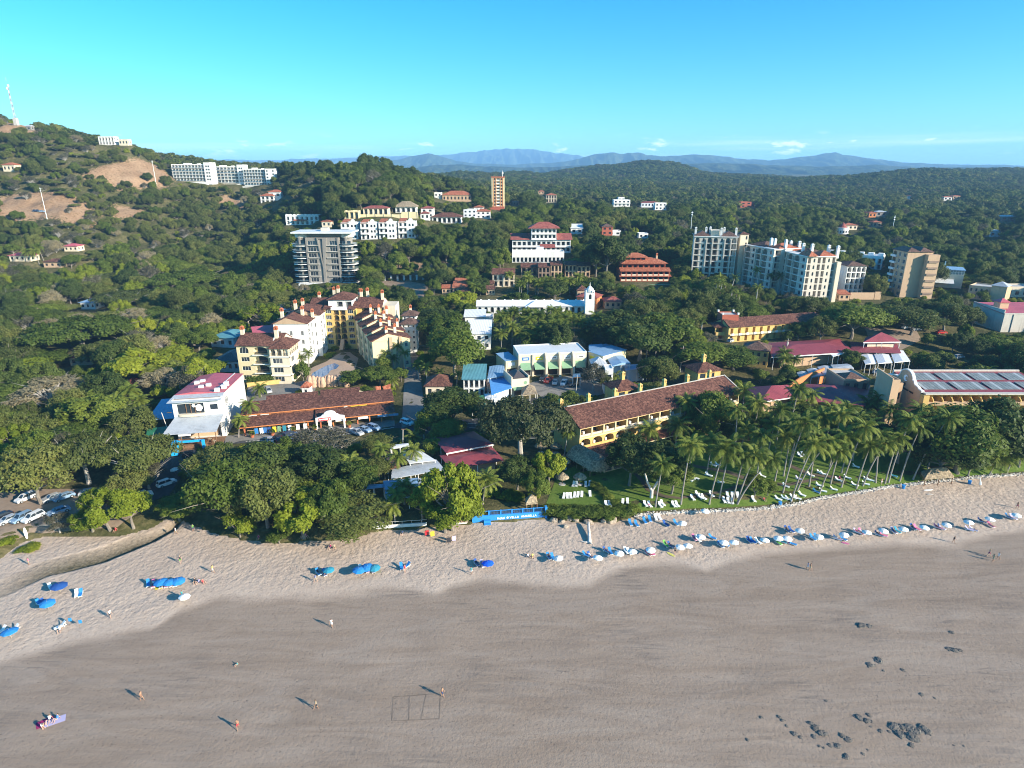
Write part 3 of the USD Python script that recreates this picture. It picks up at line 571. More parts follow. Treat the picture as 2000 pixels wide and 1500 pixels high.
NUTS=[[moved((lambda m:(np.array(m.vertices),np.array(m.faces)))(trimesh.creation.icosphere(1,0.14)),(0.25*math.cos(a),0.25*math.sin(a),-0.25))for a in(0.3,1.4,2.7,3.9,5.2)]]
# ---------------- buildings on the hills and at the back of the town ----------------
# each front is given by its upper corners (pixel, distance); the base follows from its height
def far_resort():
 for n,(x0,x1,y0,y1,ya,yb,lab)in enumerate([(334,398,321.5,321.5,640,640,'white five storey hillside hotel block furthest from the wooded knoll'),(407,463,325.5,326,640,640,'middle white five storey hotel block on the high hillside terrace'),(474,519,330.5,331,640,640,'white five storey hotel block with a plain end tower beside the wooded knoll')]):
  b=Bld('hotel_block',lab,T(x0,y0,ya),T(x1,y1,yb),14.5,13,'hotel',base=T(x0,y0,ya)[2]-14.5,group='white hotel blocks on the hillside',kf=0.95)
  b.shell('wall_white',{'front':grid(b.w,5,2.9,10 if n==0 else 8,0.9,0.7,0.1,'L'),'right':grid(13,5,2.9,3,0.3)},rail='glass_blue',rec=2.8,core='dark_inside');b.flat(par=0.5)
  for k in range(1,5):b.part('ledge',[bx(-0.4,-0.6,k*2.9-0.18,b.w+0.4,-0.002,k*2.9+0.02)],'trim_white')
  x=b.w;wt=[5.5,5.5,9.0][n]
  b.part('stair_tower',[bx(x+.01,-1.0 if n<2 else-2.5,-3,x+wt,12,14.8+(1.6 if n<2 else 0.3))],'wall_white')
  for k in range(5):
   for q in((0.3,0.7)if n<2 else(0.12,0.75)):b.part('window',[bx(x+wt*q,-1.06 if n<2 else-2.56,k*2.9+.8,x+wt*q+1.4,-1.003 if n<2 else-2.503,k*2.9+2.1)],'glass')
  b.part('terrace',[bx(-1,-3.5,-3.5,x+wt*.6,-2.52,-0.9)],'wall_white',label='white retaining terrace below the rooms')
  b.part('roof_plant',[bx(x*0.3,5,14.57,x*0.5,9,16.0),bx(x*.7,6,14.57,x*.78,9,15.6)],'trim_white')
far_resort()
def house_at(name,label,x0,x1,ytop,y,h,dp,*a,skew=0.0,**kw):
 return house(name,label,T(x0,ytop,y-skew),T(x1,ytop,y+skew),h,dp,*a,**kw)
house_at('hilltop_house','white hilltop villa with a veranda on the skyline below the mast',191,221,267.5,592,6.5,8,2,5,'wall_white','flat','slab_grey',kind='L',ow=0.7,kf=0.9)
house_at('hilltop_house','smaller white pavilion beside the hilltop villa',231,249,273,592,4.5,6,1,3,'wall_cream','flat','tile_brown',kf=0.9)
house_at('hilltop_hut','small grey hut among the trees near the mast',50,60,247,600,3,4,1,1,'wall_grey','gable','roof_grey',1.2,1,kf=0.9)
house_at('hillside_house','red roofed house above a white wall on the far hillside',4,27,322,520,5,8,1,3,'wall_cream','hip','tile_red',kf=0.8)
house_at('hillside_house','low house with a long magenta roof among palms on the slope',17,58,499.5,372,3.4,8,1,4,'wall_cream','hip','roof_rose',1.6,kf=0.8)
house_at('hillside_house','pink roofed bungalow half hidden above the palms',124,150,481,400,3.2,7,1,3,'wall_cream','hip','roof_rose',1.4,kf=0.8)
house_at('hillside_house','brown tiled bungalow beside a bare patch on the slope',84,118,512,368,3.2,8,1,3,'wall_tan','hip','tile_brown',1.6,kf=0.8)
house_at('ridge_house','red tiled house in two tiers below the wooded knoll',508,534,383,560,6,9,2,3,'wall_white','hip','tile_red',2.2,kf=0.8,kind='L',ow=.7)
house_at('ridge_house','upper red tiled house stepping up behind its neighbour',524,548,375,575,5,8,1,2,'wall_white','hip','tile_red',1.8,kf=0.8)
# low white building with arched parapet
b=Bld('long_house','long low white building with a row of small parapet arches on the slope',T(557,422,470),T(622,422,470),6.0,9,'building',base=T(557,422,470)[2]-6,kf=0.85)
b.shell('wall_white',{'front':grid(b.w,2,3,7,0.5,0.5,0.3,'L')},core='wall_cream');b.flat('slab_grey','wall_white',par=0.7);b.part('merlon',[xz(extr(Polygon([(q+1.1*math.cos(a),6.7+0.8*math.sin(a))for a in np.linspace(0,math.pi,9)]),0.3),0.0)for q in np.linspace(1.2,b.w-1.2,9)],'wall_white');b.shed('tile_red',6,-2.2,16,-0.01,2.8,3.6)
house_at('hillside_house','small cream house with a red roof beside the long white building',628,646,433,455,3.6,6,1,2,'wall_cream','hip','tile_red',1.4,kf=0.8)
def grey_block():
 A,B=T(571,464,360),T(686,464,360);h=25.5
 b=Bld('apartment_block','grey seven storey apartment block with white disc balconies and a broad white roof slab',A,B,h,17,'apartment block',base=A[2]-h,kf=0.95,up=4)
 W_=b.w;e=W_*0.22;fh=h/7.4
 o=grid(W_-2*e,7,fh,3,[0.72,0.22,0.72],0.66,0.2,kinds=['w','o','w'],skip=[(k,1)for k in range(7)])
 b.shell('wall_grey',{'front':o,'right':grid(15,7,fh,3,.5,.6)},x0=e,w=W_-2*e,d=15,frames=True)
 # the lit fin that narrows downwards between the window stacks, and pilasters
 c=W_/2
 b.part('fin',[xz(extr(Polygon([(c-3.0,h),(c+2.6,h),(c+0.75,9),(c+0.75,-2),(c-0.75,-2),(c-0.75,9)]).difference(Polygon([(c-2.2,h-.6),(c+0.2,h-.6),(c-.25,10.5)])),0.7),-0.72)],'wall_grey')
 b.part('pilaster',[bx(e-0.1,-0.5,-2,e+0.9,-0.003,h)],'wall_grey');b.part('pilaster',[bx(W_-e-0.9,-0.5,-2,W_-e+.1,-0.003,h)],'wall_grey')
 for k in range(7):
  b.part('sill',[bx(e+1.0,-0.9,k*fh+0.35,c-2.2,-0.003,k*fh+0.6)],'wall_concrete');b.part('sill',[bx(c+2.0,-0.9,k*fh+0.35,W_-e-1.0,-0.003,k*fh+0.6)],'wall_concrete')
 for sx_,xc in((0,e*0.48),(1,W_-e*0.48)):
  b.part('corner_tower',[cyl((xc,5.5,-3),(xc,5.5,h+1.8),e*0.36,n=14),bx(xc-.5,1.0,-3,xc+.5,3,h)],'wall_grey')
  for k in range(7):
   z=k*fh+0.25
   d=b.part('balcony',[cyl((xc,4.2,z-0.22),(xc,4.2,z+0.10),e*0.74,n=18)],'trim_white')
   b.part('railing',[cyl((xc,4.2,z+1.0),(xc,4.2,z+1.08),e*0.78,n=18)],'railing_glass',d)
   b.part('window',[bx(xc-e*0.34,1.6,z+.1,xc+e*.34,1.9,z+2.5)],'glass')
  b.part('drum',[cyl((xc,5.2,h-0.2),(xc,5.2,h+2.2),e*0.50,n=18)],'wall_concrete')
 b.part('roof',[bx(-0.6,-0.8,h+2.2,W_+0.6,16.5,h+3.0)],'roof_white',label='broad white roof slab');b.part('penthouse',[bx(W_*.15,4,h,W_*.85,15,h+2.19)],'wall_grey')
 b.part('tank_room',[bx(W_*0.44,6,h+3.0,W_*0.56,10,h+4.8)],'wall_concrete')
 b.part('podium',[bx(2,-4,-4,W_-2,-0.01,0.2)],'wall_white')
grey_block()
def white_condos():
 for n,(x0,x1,yt)in enumerate([(665,697,435),(703,735,435),(739,771,434),(777,810,433)]):
  A,B=T(x0,yt,424-n*0),T(x1,yt,424);h=10.5
  b=Bld('condo_block',['first white three storey condo from the grey block with stepped red roof','second white condo along the terrace with an arched parapet','third white condo along the terrace between palms','last white condo on the terrace below the yellow garden wall'][n],A,B,h,10,'apartment block',base=A[2]-h,group='white terrace condos',kf=0.85,up=1.5)
  w=b.w;b.shell('wall_white',{'front':grid(w*.55,3,3.4,2,0.6,0.55,0.2,'L')+[(w*.62,3.4*k+.9,w*.74,3.4*k+2.4,'wa')for k in range(3)]+[(w*.82,3.4*k+.9,w*.93,3.4*k+2.4,'w')for k in range(3)],'right':grid(10,3,3.4,2,.4)},core='wall_tan')
  b.shed('tile_red',0.2,-0.3,w*.45,9,h-.4,h+1.6)
  b.part('parapet',[xz(extr(Polygon([(w*.5,h+.003),(w,h+.003),(w,h+.8),(w*.9,h+.8)]+[(w*.75+w*.13*math.cos(a),h+.8+1.5*math.sin(a))for a in np.linspace(0,math.pi,9)]+[(w*.6,h+.8),(w*.5,h+.8)]),0.35),0.0)],'wall_white');b.flat('slab_grey','wall_white',x0=w*.5,w=w*.5,par=0,y0=.4,d=9)
  b.balcony(0.3,w*.5,3.4,1.4,'wall_white');b.balcony(0.3,w*.5,6.8,1.4,'wall_white')
white_condos()
house_at('hillside_house','flat roofed pale yellow villa with a terrace above the condos',672,700,413,448,5,8,1,3,'wall_pale_yellow','flat','slab_grey',kind='L',ow=.7,kf=.8)
house_at('hillside_house','wide villa with a dull red roof and green hoarding behind',709,757,407,462,4.4,9,1,5,'wall_cream','hip','tile_rose',1.6,kind='L',ow=.7,kf=.85)
b=Bld('garden_wall','pale yellow terrace wall stepping along the hillside garden',T(700,417,446),T(816,411,446),4.2,0.5,'wall',base=T(700,417,446)[2]-4.2,kf=0.8);b.part('wall',[bx(0,0,-3,b.w*.72,.5,2.6),bx(b.w*.72+.01,0,-3,b.w,.5,4.2)]+[bx(q,-.3,-3,q+.5,-.003,4.4 if q>b.w*.72 else 2.8)for q in np.linspace(0,b.w-.5,8)],'wall_pale_yellow')
b=house_at('thatched_house','white villa under a tall grey thatched roof on the yellow terrace',772,812,404,455,4.0,9,1,4,'wall_white','hip','thatch',3.6,kind='L',ow=.7,kf=.85,oh_=1.2)
house_at('hillside_house','two storey white house with a red roof beside the yellow wall',822,846,407,452,6.6,8,2,2,'wall_white','hip','tile_rose',1.4,kf=.85);house_at('hillside_house','small front wing with a red roof below the two storey white house',821,838,417,445,4.4,5,1,2,'wall_white','hip','tile_rose',1.2,kf=.8)
house_at('hillside_house','broad brown hip roofed house with a white curved terrace',844,900,424,452,4.2,13,1,6,'wall_white','hip','tile_brown',2.8,kind='L',ow=.75,kf=.85,oh_=1.0)
house_at('hillside_house','grey flat roofed part of the pair of houses on the spur',905,930,410,520,5.5,8,2,3,'wall_lilac','flat','slab_grey',kf=.85);house_at('hillside_house','white house with tiered red roofs on the spur above dark woods',930,957,413,515,5.5,9,2,3,'wall_white','hip','tile_red',1.7,kf=.85);house_at('hillside_house','upper red tiled roof rising behind the pair on the spur',926,944,405,530,3.6,7,1,2,'wall_white','hip','tile_red',1.5,kf=.8)
house_at('long_house','long terracotta roofed house on the ridge before the knoll',864,920,381,600,5.5,14,1,8,'wall_tan','hip','tile_red',3.4,kf=.8);house_at('hillside_house','small white outbuilding at the end of the terracotta roofed house',848,862,377,605,3.5,7,1,2,'wall_white','flat','slab_grey',kf=.8)
def tower():
 A,B=T(960,347,760),T(985,347,760);h=27.5
 b=Bld('tower_block','slender ten storey tower with yellow flanks and a red roof edge',A,B,h,13,'tower block',base=A[2]-h,kf=0.97,up=3)
 w=b.w;b.shell('wall_pale_yellow',{'front':[(w*.18,2.75*k+.4,w*.30,2.75*k+2.4,'w')for k in range(10)]+[(w*.36,2.75*k+.1,w*.66,2.75*k+2.4,'L')for k in range(10)]+[(w*.72,2.75*k+.5,w*.84,2.75*k+2.3,'w')for k in range(10)]},core='wall_white',rail='trim_white')
 b.part('band',[bx(w*.14,-.25,-2,w*.34,-.003,0),bx(w*.31,-.3,-2,w*.355,-.003,h),bx(w*.665,-.3,-2,w*.71,-.003,h),bx(w*.85,-.3,-2,w*.90,-.003,h),bx(w*.12,-.3,-2,w*.165,-.003,h)],'wall_orange')
 b.part('roof',[bx(-.4,-.4,h+.003,w+.4,13.4,h+.9)],'terracotta');b.part('antenna',[cyl((w*.85,6,h+.9),(w*.85,6,h+6),.35,.2)],'trim_white');b.part('water_tank',[cyl((w*.85,6,h+3),(w*.85,6,h+4.8),.7)],'trim_white')
 b.part('podium',[bx(-2,-6,-4,w,-.31,2.6)],'wall_brick_red')
tower()
house_at('far_house','orange tiled hotel with balconies beyond the tower block',1067,1087,381,730,8,12,2,4,'wall_cream','hip','tile_red',2.0,kind='L',ow=.7,kf=.85);house_at('far_house','small brick red roof among trees beyond the tower block',1051,1063,374,760,3.5,8,1,2,'wall_tan','hip','tile_red',1.6,kf=.8)
house_at('far_house','low grey house in the trees just below the tower block',997,1013,394,700,3.6,8,1,3,'wall_grey','flat','slab_grey',kf=.8)
house_at('modern_house','white stacked modern house on the far ridge',1199,1231,391,690,7,10,2,4,'wall_white','flat','slab_grey',kf=.9,balc=(1,));house_at('modern_house','white upper cube of the modern house group on the far ridge',1208,1220,386,705,8,7,2,2,'wall_white','flat','slab_grey',kf=.8)
house_at('far_house','long white house with a flat red roof facing the sea',1253,1290,396,680,5,12,1,6,'wall_lilac','hip','tile_rose',1.2,kf=.9);house_at('far_house','white gable wing at the end of the flat red roof',1280,1302,397,668,7,7,2,3,'wall_white','flat','slab_grey',kf=.9)
house_at('far_house','dark red cubic house alone in the far woods',1447,1468,395,800,6,9,2,2,'wall_brick_red','flat','tile_rose',kf=.9);house_at('far_house','small red wing beside the dark red cubic house',1466,1474,397,805,4,7,1,1,'wall_brick_red','hip','tile_rose',1,kf=.9)
for x0,x1,yt,y,wl,lab in[(1776,1784,383,900,'wall_white','white end of a house glimpsed in the far woods'),(1844,1860,385,880,'wall_white','white house beside a small red roof in the far woods'),(1862,1876,383,890,'wall_tan','small red roofed house in the far woods'),(1698,1712,416,690,'wall_orange','orange walled house in deep shade of the woods'),(1712,1733,414,700,'wall_grey','grey house behind the orange one in the woods'),(1934,1960,452,560,'wall_lilac','pale grey roofed bungalow in the woods'),(1955,1985,423,660,'wall_grey','long grey metal roof half hidden in the woods'),(1706,1722,434,600,'wall_tan','grey roofed bungalow behind the round house')]:
 house_at('far_house',lab,x0,x1,yt,y,4.5,9,1,2,wl,'hip','roof_grey' if wl in('wall_lilac','wall_grey')else 'tile_red',1.2,kf=.9)
# round white house with a conical red roof
A,B=T(1640,445,545),T(1661,445,545)
b=Bld('round_house','white curved villa with a conical red roof in the woods',A,B,5.0,9,'house',base=A[2]-5,kf=.9,up=4)
b.part('wall',[cyl((b.w/2,4,-3),(b.w/2,4,5),5.2,n=20)],'wall_white');b.part('roof',[cyl((b.w/2,4,5),(b.w/2,4,9.4),3.6,0.1,20)],'tile_rose');b.part('wing',[bx(-9,2,-3,b.w/2-5,9,3.6)],'wall_white');b.hip('tile_rose',3.6,-9,2,8.5,7,1.2)
for a in np.linspace(3.6,5.8,6):b.part('window',[moved(bx(-.5,-.1,.8,.5,.05,2.6),(b.w/2+5.2*math.cos(a),4+5.2*math.sin(a),0),a+math.pi/2)],'glass')
house_at('far_house','red tiled roof beside the round white villa',1650,1675,440,560,4,10,1,3,'wall_cream','hip','tile_red',1.6,kf=.8)
def white_hotel():
 A,B=T(1000,470,395),T(1115,466,395);h=8.0;W_=0
 b=Bld('hillside_hotel','white tiered hotel with dark red roofs and curved balconies on the rise',A,B,h,13,'hotel',base=A[2]-h,kf=0.9,up=9)
 w=b.w;b.shell('wall_white',{'front':grid(w,2,3.6,12,0.8,0.6,0.1,'L')},rail=None,core='wall_cream');b.flat('slab_grey','wall_white',par=.2)
 b.shell('wall_white',{'front':grid(w*.42,2,3.4,6,.75,.6,.1,'L')},x0=w*.33,y0=-.4,w=w*.42,d=12,h=6.8,z0=8.1,rail=None,core='wall_cream',wallname='upper_wall')
 b.shed('tile_rose',-1,-1,w*.32,10,7.9,11.0);b.shed('tile_rose',w*.76,-1,w+1,10,7.9,11.0);b.hip('tile_rose',15.0,w*.30,-1.5,w*.48,12,3.4,1.0)
 for z0,a,c in((3.6,0,w),(0,0,w),(8.1,w*.33,w*.75),(11.5,w*.33,w*.75)):b.part('balcony',[bx(a,-1.4,z0-.2,c,-.41,z0+.95)],'wall_white')
 house_at('hotel_annex','small upper house with a red roof peeping over the tiered hotel',1065,1082,440,430,4,7,1,2,'wall_cream','hip','tile_rose',1.5,kf=.8)
 A,B=T(1000,497,372),T(1102,491,372);b=Bld('hotel_annex','long white lower wing with a colonnade below the tiered hotel',A,B,5.6,9,'hotel',base=A[2]-5.6,kf=.9)
 b.shell('wall_white',{'front':grid(b.w,1,3.4,13,.72,.7,.1,'L')},rail=None,core='wall_white');b.flat('wall_white','wall_white',par=.9)
 b.part('stair',[bx(b.w*.48,8.8,4,b.w*.62,14,8)],'wall_lilac',label='pale blue water slide wall');b.shed('tile_rose',b.w*.55,9.5,b.w*.85,16,7.5,9)
 house_at('side_house','white house with a tilted white roof behind the tiered hotel',1115,1138,446,470,4,8,1,2,'wall_white','shed','roof_white',2.5,kf=.9);house_at('side_house','dark maroon house in the trees behind the tiered hotel',1176,1197,443,500,6,9,2,2,'wall_brick_red','hip','tile_dark',2,kf=.8)
 house_at('side_house','low white flat roof in the woods beyond the maroon house',1188,1213,452,480,3,8,1,2,'wall_white','flat','roof_white',kf=.8);house_at('side_house','low white shed roof between trees toward the big condos',1248,1266,457,470,3,8,1,2,'wall_white','flat','roof_white',kf=.8)
white_hotel()
def brick_hotel():
 A,B=T(1213,530,352),T(1308,529,352);z0=A[2]-5.6
 b=Bld('brick_hotel','brick red hotel in three receding tiers with tiled verandas',A,B,5.6,16,'hotel',base=z0,kf=.95,up=9)
 w=b.w;b.shell('wall_brick_red',{'front':grid(w,2,2.8,9,.78,.6,.1,'L')},core='wall_tan',rail='wall_cream')
 b.shed('tile_red',-1,-1.6,w+1,2.6,2.7,3.4,name='veranda_roof');b.shed('tile_red',-.6,-1.2,w+.6,4,5.6,7.0,name='veranda_roof')
 b.shell('wall_brick_red',{'front':grid(w*.9,1,3.0,8,.78,.6,.1,'L')},x0=w*.04,y0=4.1,w=w*.9,d=11,h=3.4,z0=5.9,core='wall_tan',rail='wall_cream',wallname='upper_wall');b.hip('tile_red',9.3,w*.02,2.8,w*.94,12.5,2.6,.5);b.shell('wall_brick_red',{'front':grid(w*.42,1,2,4,.7,.5)},x0=w*.12,y0=6,w=w*.42,d=7,h=2,z0=10.4,wallname='upper_wall');b.hip('tile_red',12.4,w*.1,5,w*.46,9,2.0,.6)
 b.chimney(w*.78,8,11,2.2,.5,'wall_tan');b.part('lawn_edge',[bx(2,-7,-2.5,w,-2,-.6)],'awning_green')
brick_hotel()
house_at('villa','two storey villa with brown roofs at the end of the brown row',962,1005,536,355,6.4,9,2,4,'wall_cream','gable','tile_brown',2.6,kf=.8,kind='L',ow=.6)
for n,(x0,x1,yt,y,hh)in enumerate([(1018,1050,522,362,4.5),(1052,1074,522,364,6),(1076,1098,518,366,7),(1104,1126,518,364,6.5),(1128,1153,520,362,6)]):
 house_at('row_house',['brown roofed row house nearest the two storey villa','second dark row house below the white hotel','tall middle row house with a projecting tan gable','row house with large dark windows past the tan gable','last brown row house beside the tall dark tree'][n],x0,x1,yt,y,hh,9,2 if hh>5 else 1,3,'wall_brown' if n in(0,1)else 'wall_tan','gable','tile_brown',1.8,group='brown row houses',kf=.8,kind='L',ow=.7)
for n,(x0,x1,yt,y)in enumerate([(863,886,563,318),(884,914,562,322),(886,914,556,330),(889,914,550,338),(949,966,565,320),(950,964,555,330),(900,920,569,312)]):
 house_at('cabin',['terracotta cabin at the dirt road end of its row','terracotta cabin nearest the bright tree','second terracotta cabin up the slope','topmost terracotta cabin of the stepped row','brown cabin across the lane','upper brown cabin across the lane','small hip roofed cabin beside the bright tree'][n],x0,x1,yt,y,3.0,6,1,3,'wall_tan','gable' if n<6 else 'hip','tile_red' if n<4 else 'tile_brown',1.4,group='stepped cabins',kf=.85)
# ---------------- big condos and the buildings at the right back ----------------
def condos():
 def one(lab,A,B,h,dp,n,fl,sn,hipx,wall='wall_condo',rn=3):
  b=Bld('condo_tower',lab,A,B,h,dp,'apartment block',base=A[2]-h,group='tall sea view condos',kf=0.74,up=3)
  fh=h/fl;w=b.w
  f=[('L' if i%3!=1 else 'w')for i in range(n)]
  o=grid(w,fl-1,fh,n,[.74,.34,.74],.58,.2,kinds=['L','wa','L'])+grid(w,1,fh,n,[.72,.34,.72],.58,.2,kinds=['La','wa','La'],z0=(fl-1)*fh)
  b.shell(wall,{'front':o,'left':grid(dp,fl,fh,sn,.3,.5),'right':grid(dp,fl,fh,rn,[.6,.35,.6],.55,.2,kinds=['L','wa','L'])},core=wall,rec=2.0)
  for i in range(n):
   if i%3!=1:b.part('pier',[bx(w/n*i-.25,-.7,-3,w/n*i+.35,-.003,h-1.2)],wall)
  for k in range(1,fl):b.part('ledge',[bx(-.1,-.35,k*fh-.2,w+.1,-.003,k*fh+.04)],'trim_white')
  b.part('cornice',[bx(-.5,-.5,h+.002,w+.5,dp+.5,h+.35)],'trim_white')
  for x0,w0,y0,d0,m in hipx:b.hip(m,h+.352,x0*w,y0*dp,w0*w,d0*dp,2.2,.5)
  return b
 b=one('first tall cream condo tower, dark roofs and an outer blank side, nearest the brick hotel',T(1357,463,345),T(1441,463,340),26,17,7,8,4,[(.0,.35,.05,.8,'tile_dark'),(.62,.36,.05,.8,'tile_dark')]);w=b.w
 b.part('penthouse',[bx(w*.38,3,26.36,w*.60,12,29.2)],'wall_cream')
 for x,y in((.02,4),(.27,6),(.38,9),(.62,2),(.70,6),(.97,4)):b.chimney(w*x,y,26.3,3.2,.55,'trim_white','trim_white')
 A,B=T(1447,458,343),T(1463,458,343);s=Bld('stair_tower','slim cream stair tower between the two groups of condos',A,B,28,6,'tower',base=A[2]-28,kf=.9,up=1.5);s.shell('wall_cream',{'front':[(s.w*.65,3.5*k+.8,s.w*.85,3.5*k+2.6,'w')for k in range(8)]});s.hip('tile_brown',rise=1.3,oh=.5,pyr=True)
 b=one('middle lower condo tower with arched top balconies in shade',T(1457,481,350),T(1513,485,328),23,16,5,7,3,[(.05,.5,.1,.7,'tile_dark'),(.6,.38,.2,.7,'tile_red')]);w=b.w
 for x,y in((.6,5),(.72,5),(.98,7)):b.chimney(w*x,y,23.3,3.4,.6,'trim_white','trim_white')
 b=one('nearest corner condo tower, one face shaded and one face sunlit',T(1516,490,340),T(1578,499,309),23,15,5,7,3,[(.0,.3,.3,.6,'tile_red'),(.35,.3,.35,.6,'tile_dark'),(.72,.26,.45,.5,'tile_red'),(.75,.28,.02,.26,'tile_red')],rn=6);w=b.w
 for x,y in((.1,6),(.2,9),(.5,6),(.6,9),(.8,14),(.9,17)):b.chimney(w*x,y,23.3,3.4,.6,'trim_white','trim_white')
 b.part('end_fin',[bx(w-1.4,15.01,-3,w+1.4,17,20.5)],'wall_cream')
 A,B=T(1656,520,342),T(1693,520,342);b=Bld('apartment_block','shaded five storey block with white balcony rows beside the brown tower',A,B,15.5,12,'apartment block',base=A[2]-15.5,kf=.9,up=2)
 b.shell('wall_white',{'front':grid(b.w,5,3.1,4,.78,.6,.1,'L',topkind='La')},core='wall_tan');b.hip('tile_dark',rise=2)
 A,B=T(1612,494,430),T(1725,503,410);b=Bld('row_block','long white flat roofed row stepping behind the condos',A,B,8,12,'apartment block',base=A[2]-8,kf=.85);b.shell('wall_white',{'front':grid(b.w,2,3.6,10,.6,.55,.2,'L')},core='wall_cream');b.flat('roof_white','wall_white',par=.5)
 for q in np.linspace(.06,.9,6):b.part('roof_room',[bx(b.w*q,3,8.07,b.w*q+3.2,7,9.9)],'wall_white')
 b.shed('tile_red',b.w*.35,2,b.w*.6,9,8.1,9.2)
condos()
def brown_tower():
 A,B=T(1745,487,348),T(1774,492,334);h=23.5
 b=Bld('apartment_tower','brown seven storey tower with a blank sunlit side and hipped dark roofs',A,B,h,13,'apartment block',base=A[2]-h,kf=.95,up=3)
 w=b.w;b.shell('wall_tan',{'front':grid(w,7,h/7,3,[.7,.4,.5],.6,.16,kinds=['La','w','w'])},core='wall_tan',frames=True)
 for k in range(1,7):b.part('balcony',[bx(.2,-1.1,k*h/7-.15,w*.36,-.003,k*h/7+.9)],'trim_white')
 b.hip('tile_dark',h+.02,0,0,w,6,2.0,.5);b.hip('tile_dark',h+.02,0,6.2,w,6.6,2.0,.5);b.part('side_stair',[bx(w+.01,9,-3,w+3,15,h-1)],'wall_tan')
 for k in range(6):b.part('landing',[bx(w+3.01,9.5,k*3.3+2,w+3.5,14.5,k*3.3+3)],'wall_brown')
 A,B=T(1822,533,352),T(1883,538,345);b=Bld('pool_hall','pale yellow building with a glazed rooftop gallery beside the brown tower',A,B,7.5,14,'building',base=A[2]-7.5,kf=.9,up=4)
 b.shell('wall_cream',{},t=.3);b.part('gallery',[bx(.3,.3,7.5,b.w-.3,13.7,9.8)],'railing_glass');b.part('roof',[bx(-.4,-.4,9.81,b.w+.4,14.4,10.2)],'roof_blue');b.part('rail_frame',[bx(q,.2,7.5,q+.15,.29,9.8)for q in np.linspace(0,b.w-.15,12)]+[bx(0,.15,8.6,b.w,.25,8.7)],'trim_white');b.shed('roof_white',1,-7,b.w*.7,-.01,3.2,4.6,name='porch');b.part('chimney',[bx(b.w*.35,5,10.2,b.w*.35+.5,5.5,14)],'trim_white')
 A,B=T(1662,570,330),T(1722,570,330);b=Bld('boundary_wall','long plain tan wall among the trees below the brown tower',A,B,4,.5,'wall',base=A[2]-4,kf=.8);b.part('wall',[bx(0,0,-3,b.w*.78,.5,3.6),bx(b.w*.8,0,-3,b.w,.5,4)],'wall_tan')
 house_at('lane_house','small orange tiled roof before the tan wall',1640,1660,575,318,3,6,1,2,'wall_tan','shed','tile_red',1.2,kf=.8)
 A,B=T(1893,560,330),T(1965,565,318);b=Bld('tan_complex','long tan two storey building with a pyramid roofed corner',A,B,6.5,12,'building',base=A[2]-6.5,kf=.85,up=4);b.shell('wall_tan',{'front':grid(b.w,2,3.2,7,.4)});b.flat('slab_grey','wall_tan');b.part('corner',[bx(b.w*.62,-1,-3,b.w+.5,6,8.2)],'wall_tan');b.hip('roof_grey',8.2,b.w*.62,-1,b.w*.38+.5,7,2.0,.4,pyr=True)
 A,B=T(1966,562,318),T(2060,562,318);b=Bld('tan_complex','pale flat roofed annex beyond the pyramid roofed corner',A,B,5,10,'building',base=A[2]-5,kf=.8);b.shell('wall_cream',{'front':grid(b.w,1,4,6,.5)});b.flat('slab_grey','wall_cream')
 A,B=T(1962,616,272),T(2080,612,272);b=Bld('warehouse','weathered concrete warehouse with a faded red roof and small lookout',A,B,8,20,'building',base=A[2]-8,kf=.9,up=3)
 b.shell('wall_concrete',{});b.shed('roof_rose',-.4,0.4,b.w,20,8.05,9.4);b.part('parapet',[bx(-.1,-.1,8.003,b.w,.3,8.5),bx(-.1,.3,8.003,.25,20,9.9)],'wall_concrete');b.part('lookout',[bx(4,9,8.5,8,13,11.5)],'wall_tan');b.hip('roof_rose',11.5,4,9,4,4,1.6,.5,pyr=True)
 for k in(0.15,.5,.85):b.part('buttress',[bx(b.w*k,-.3,-3,b.w*k+.5,-.11,8)],'wall_concrete')
brown_tower()
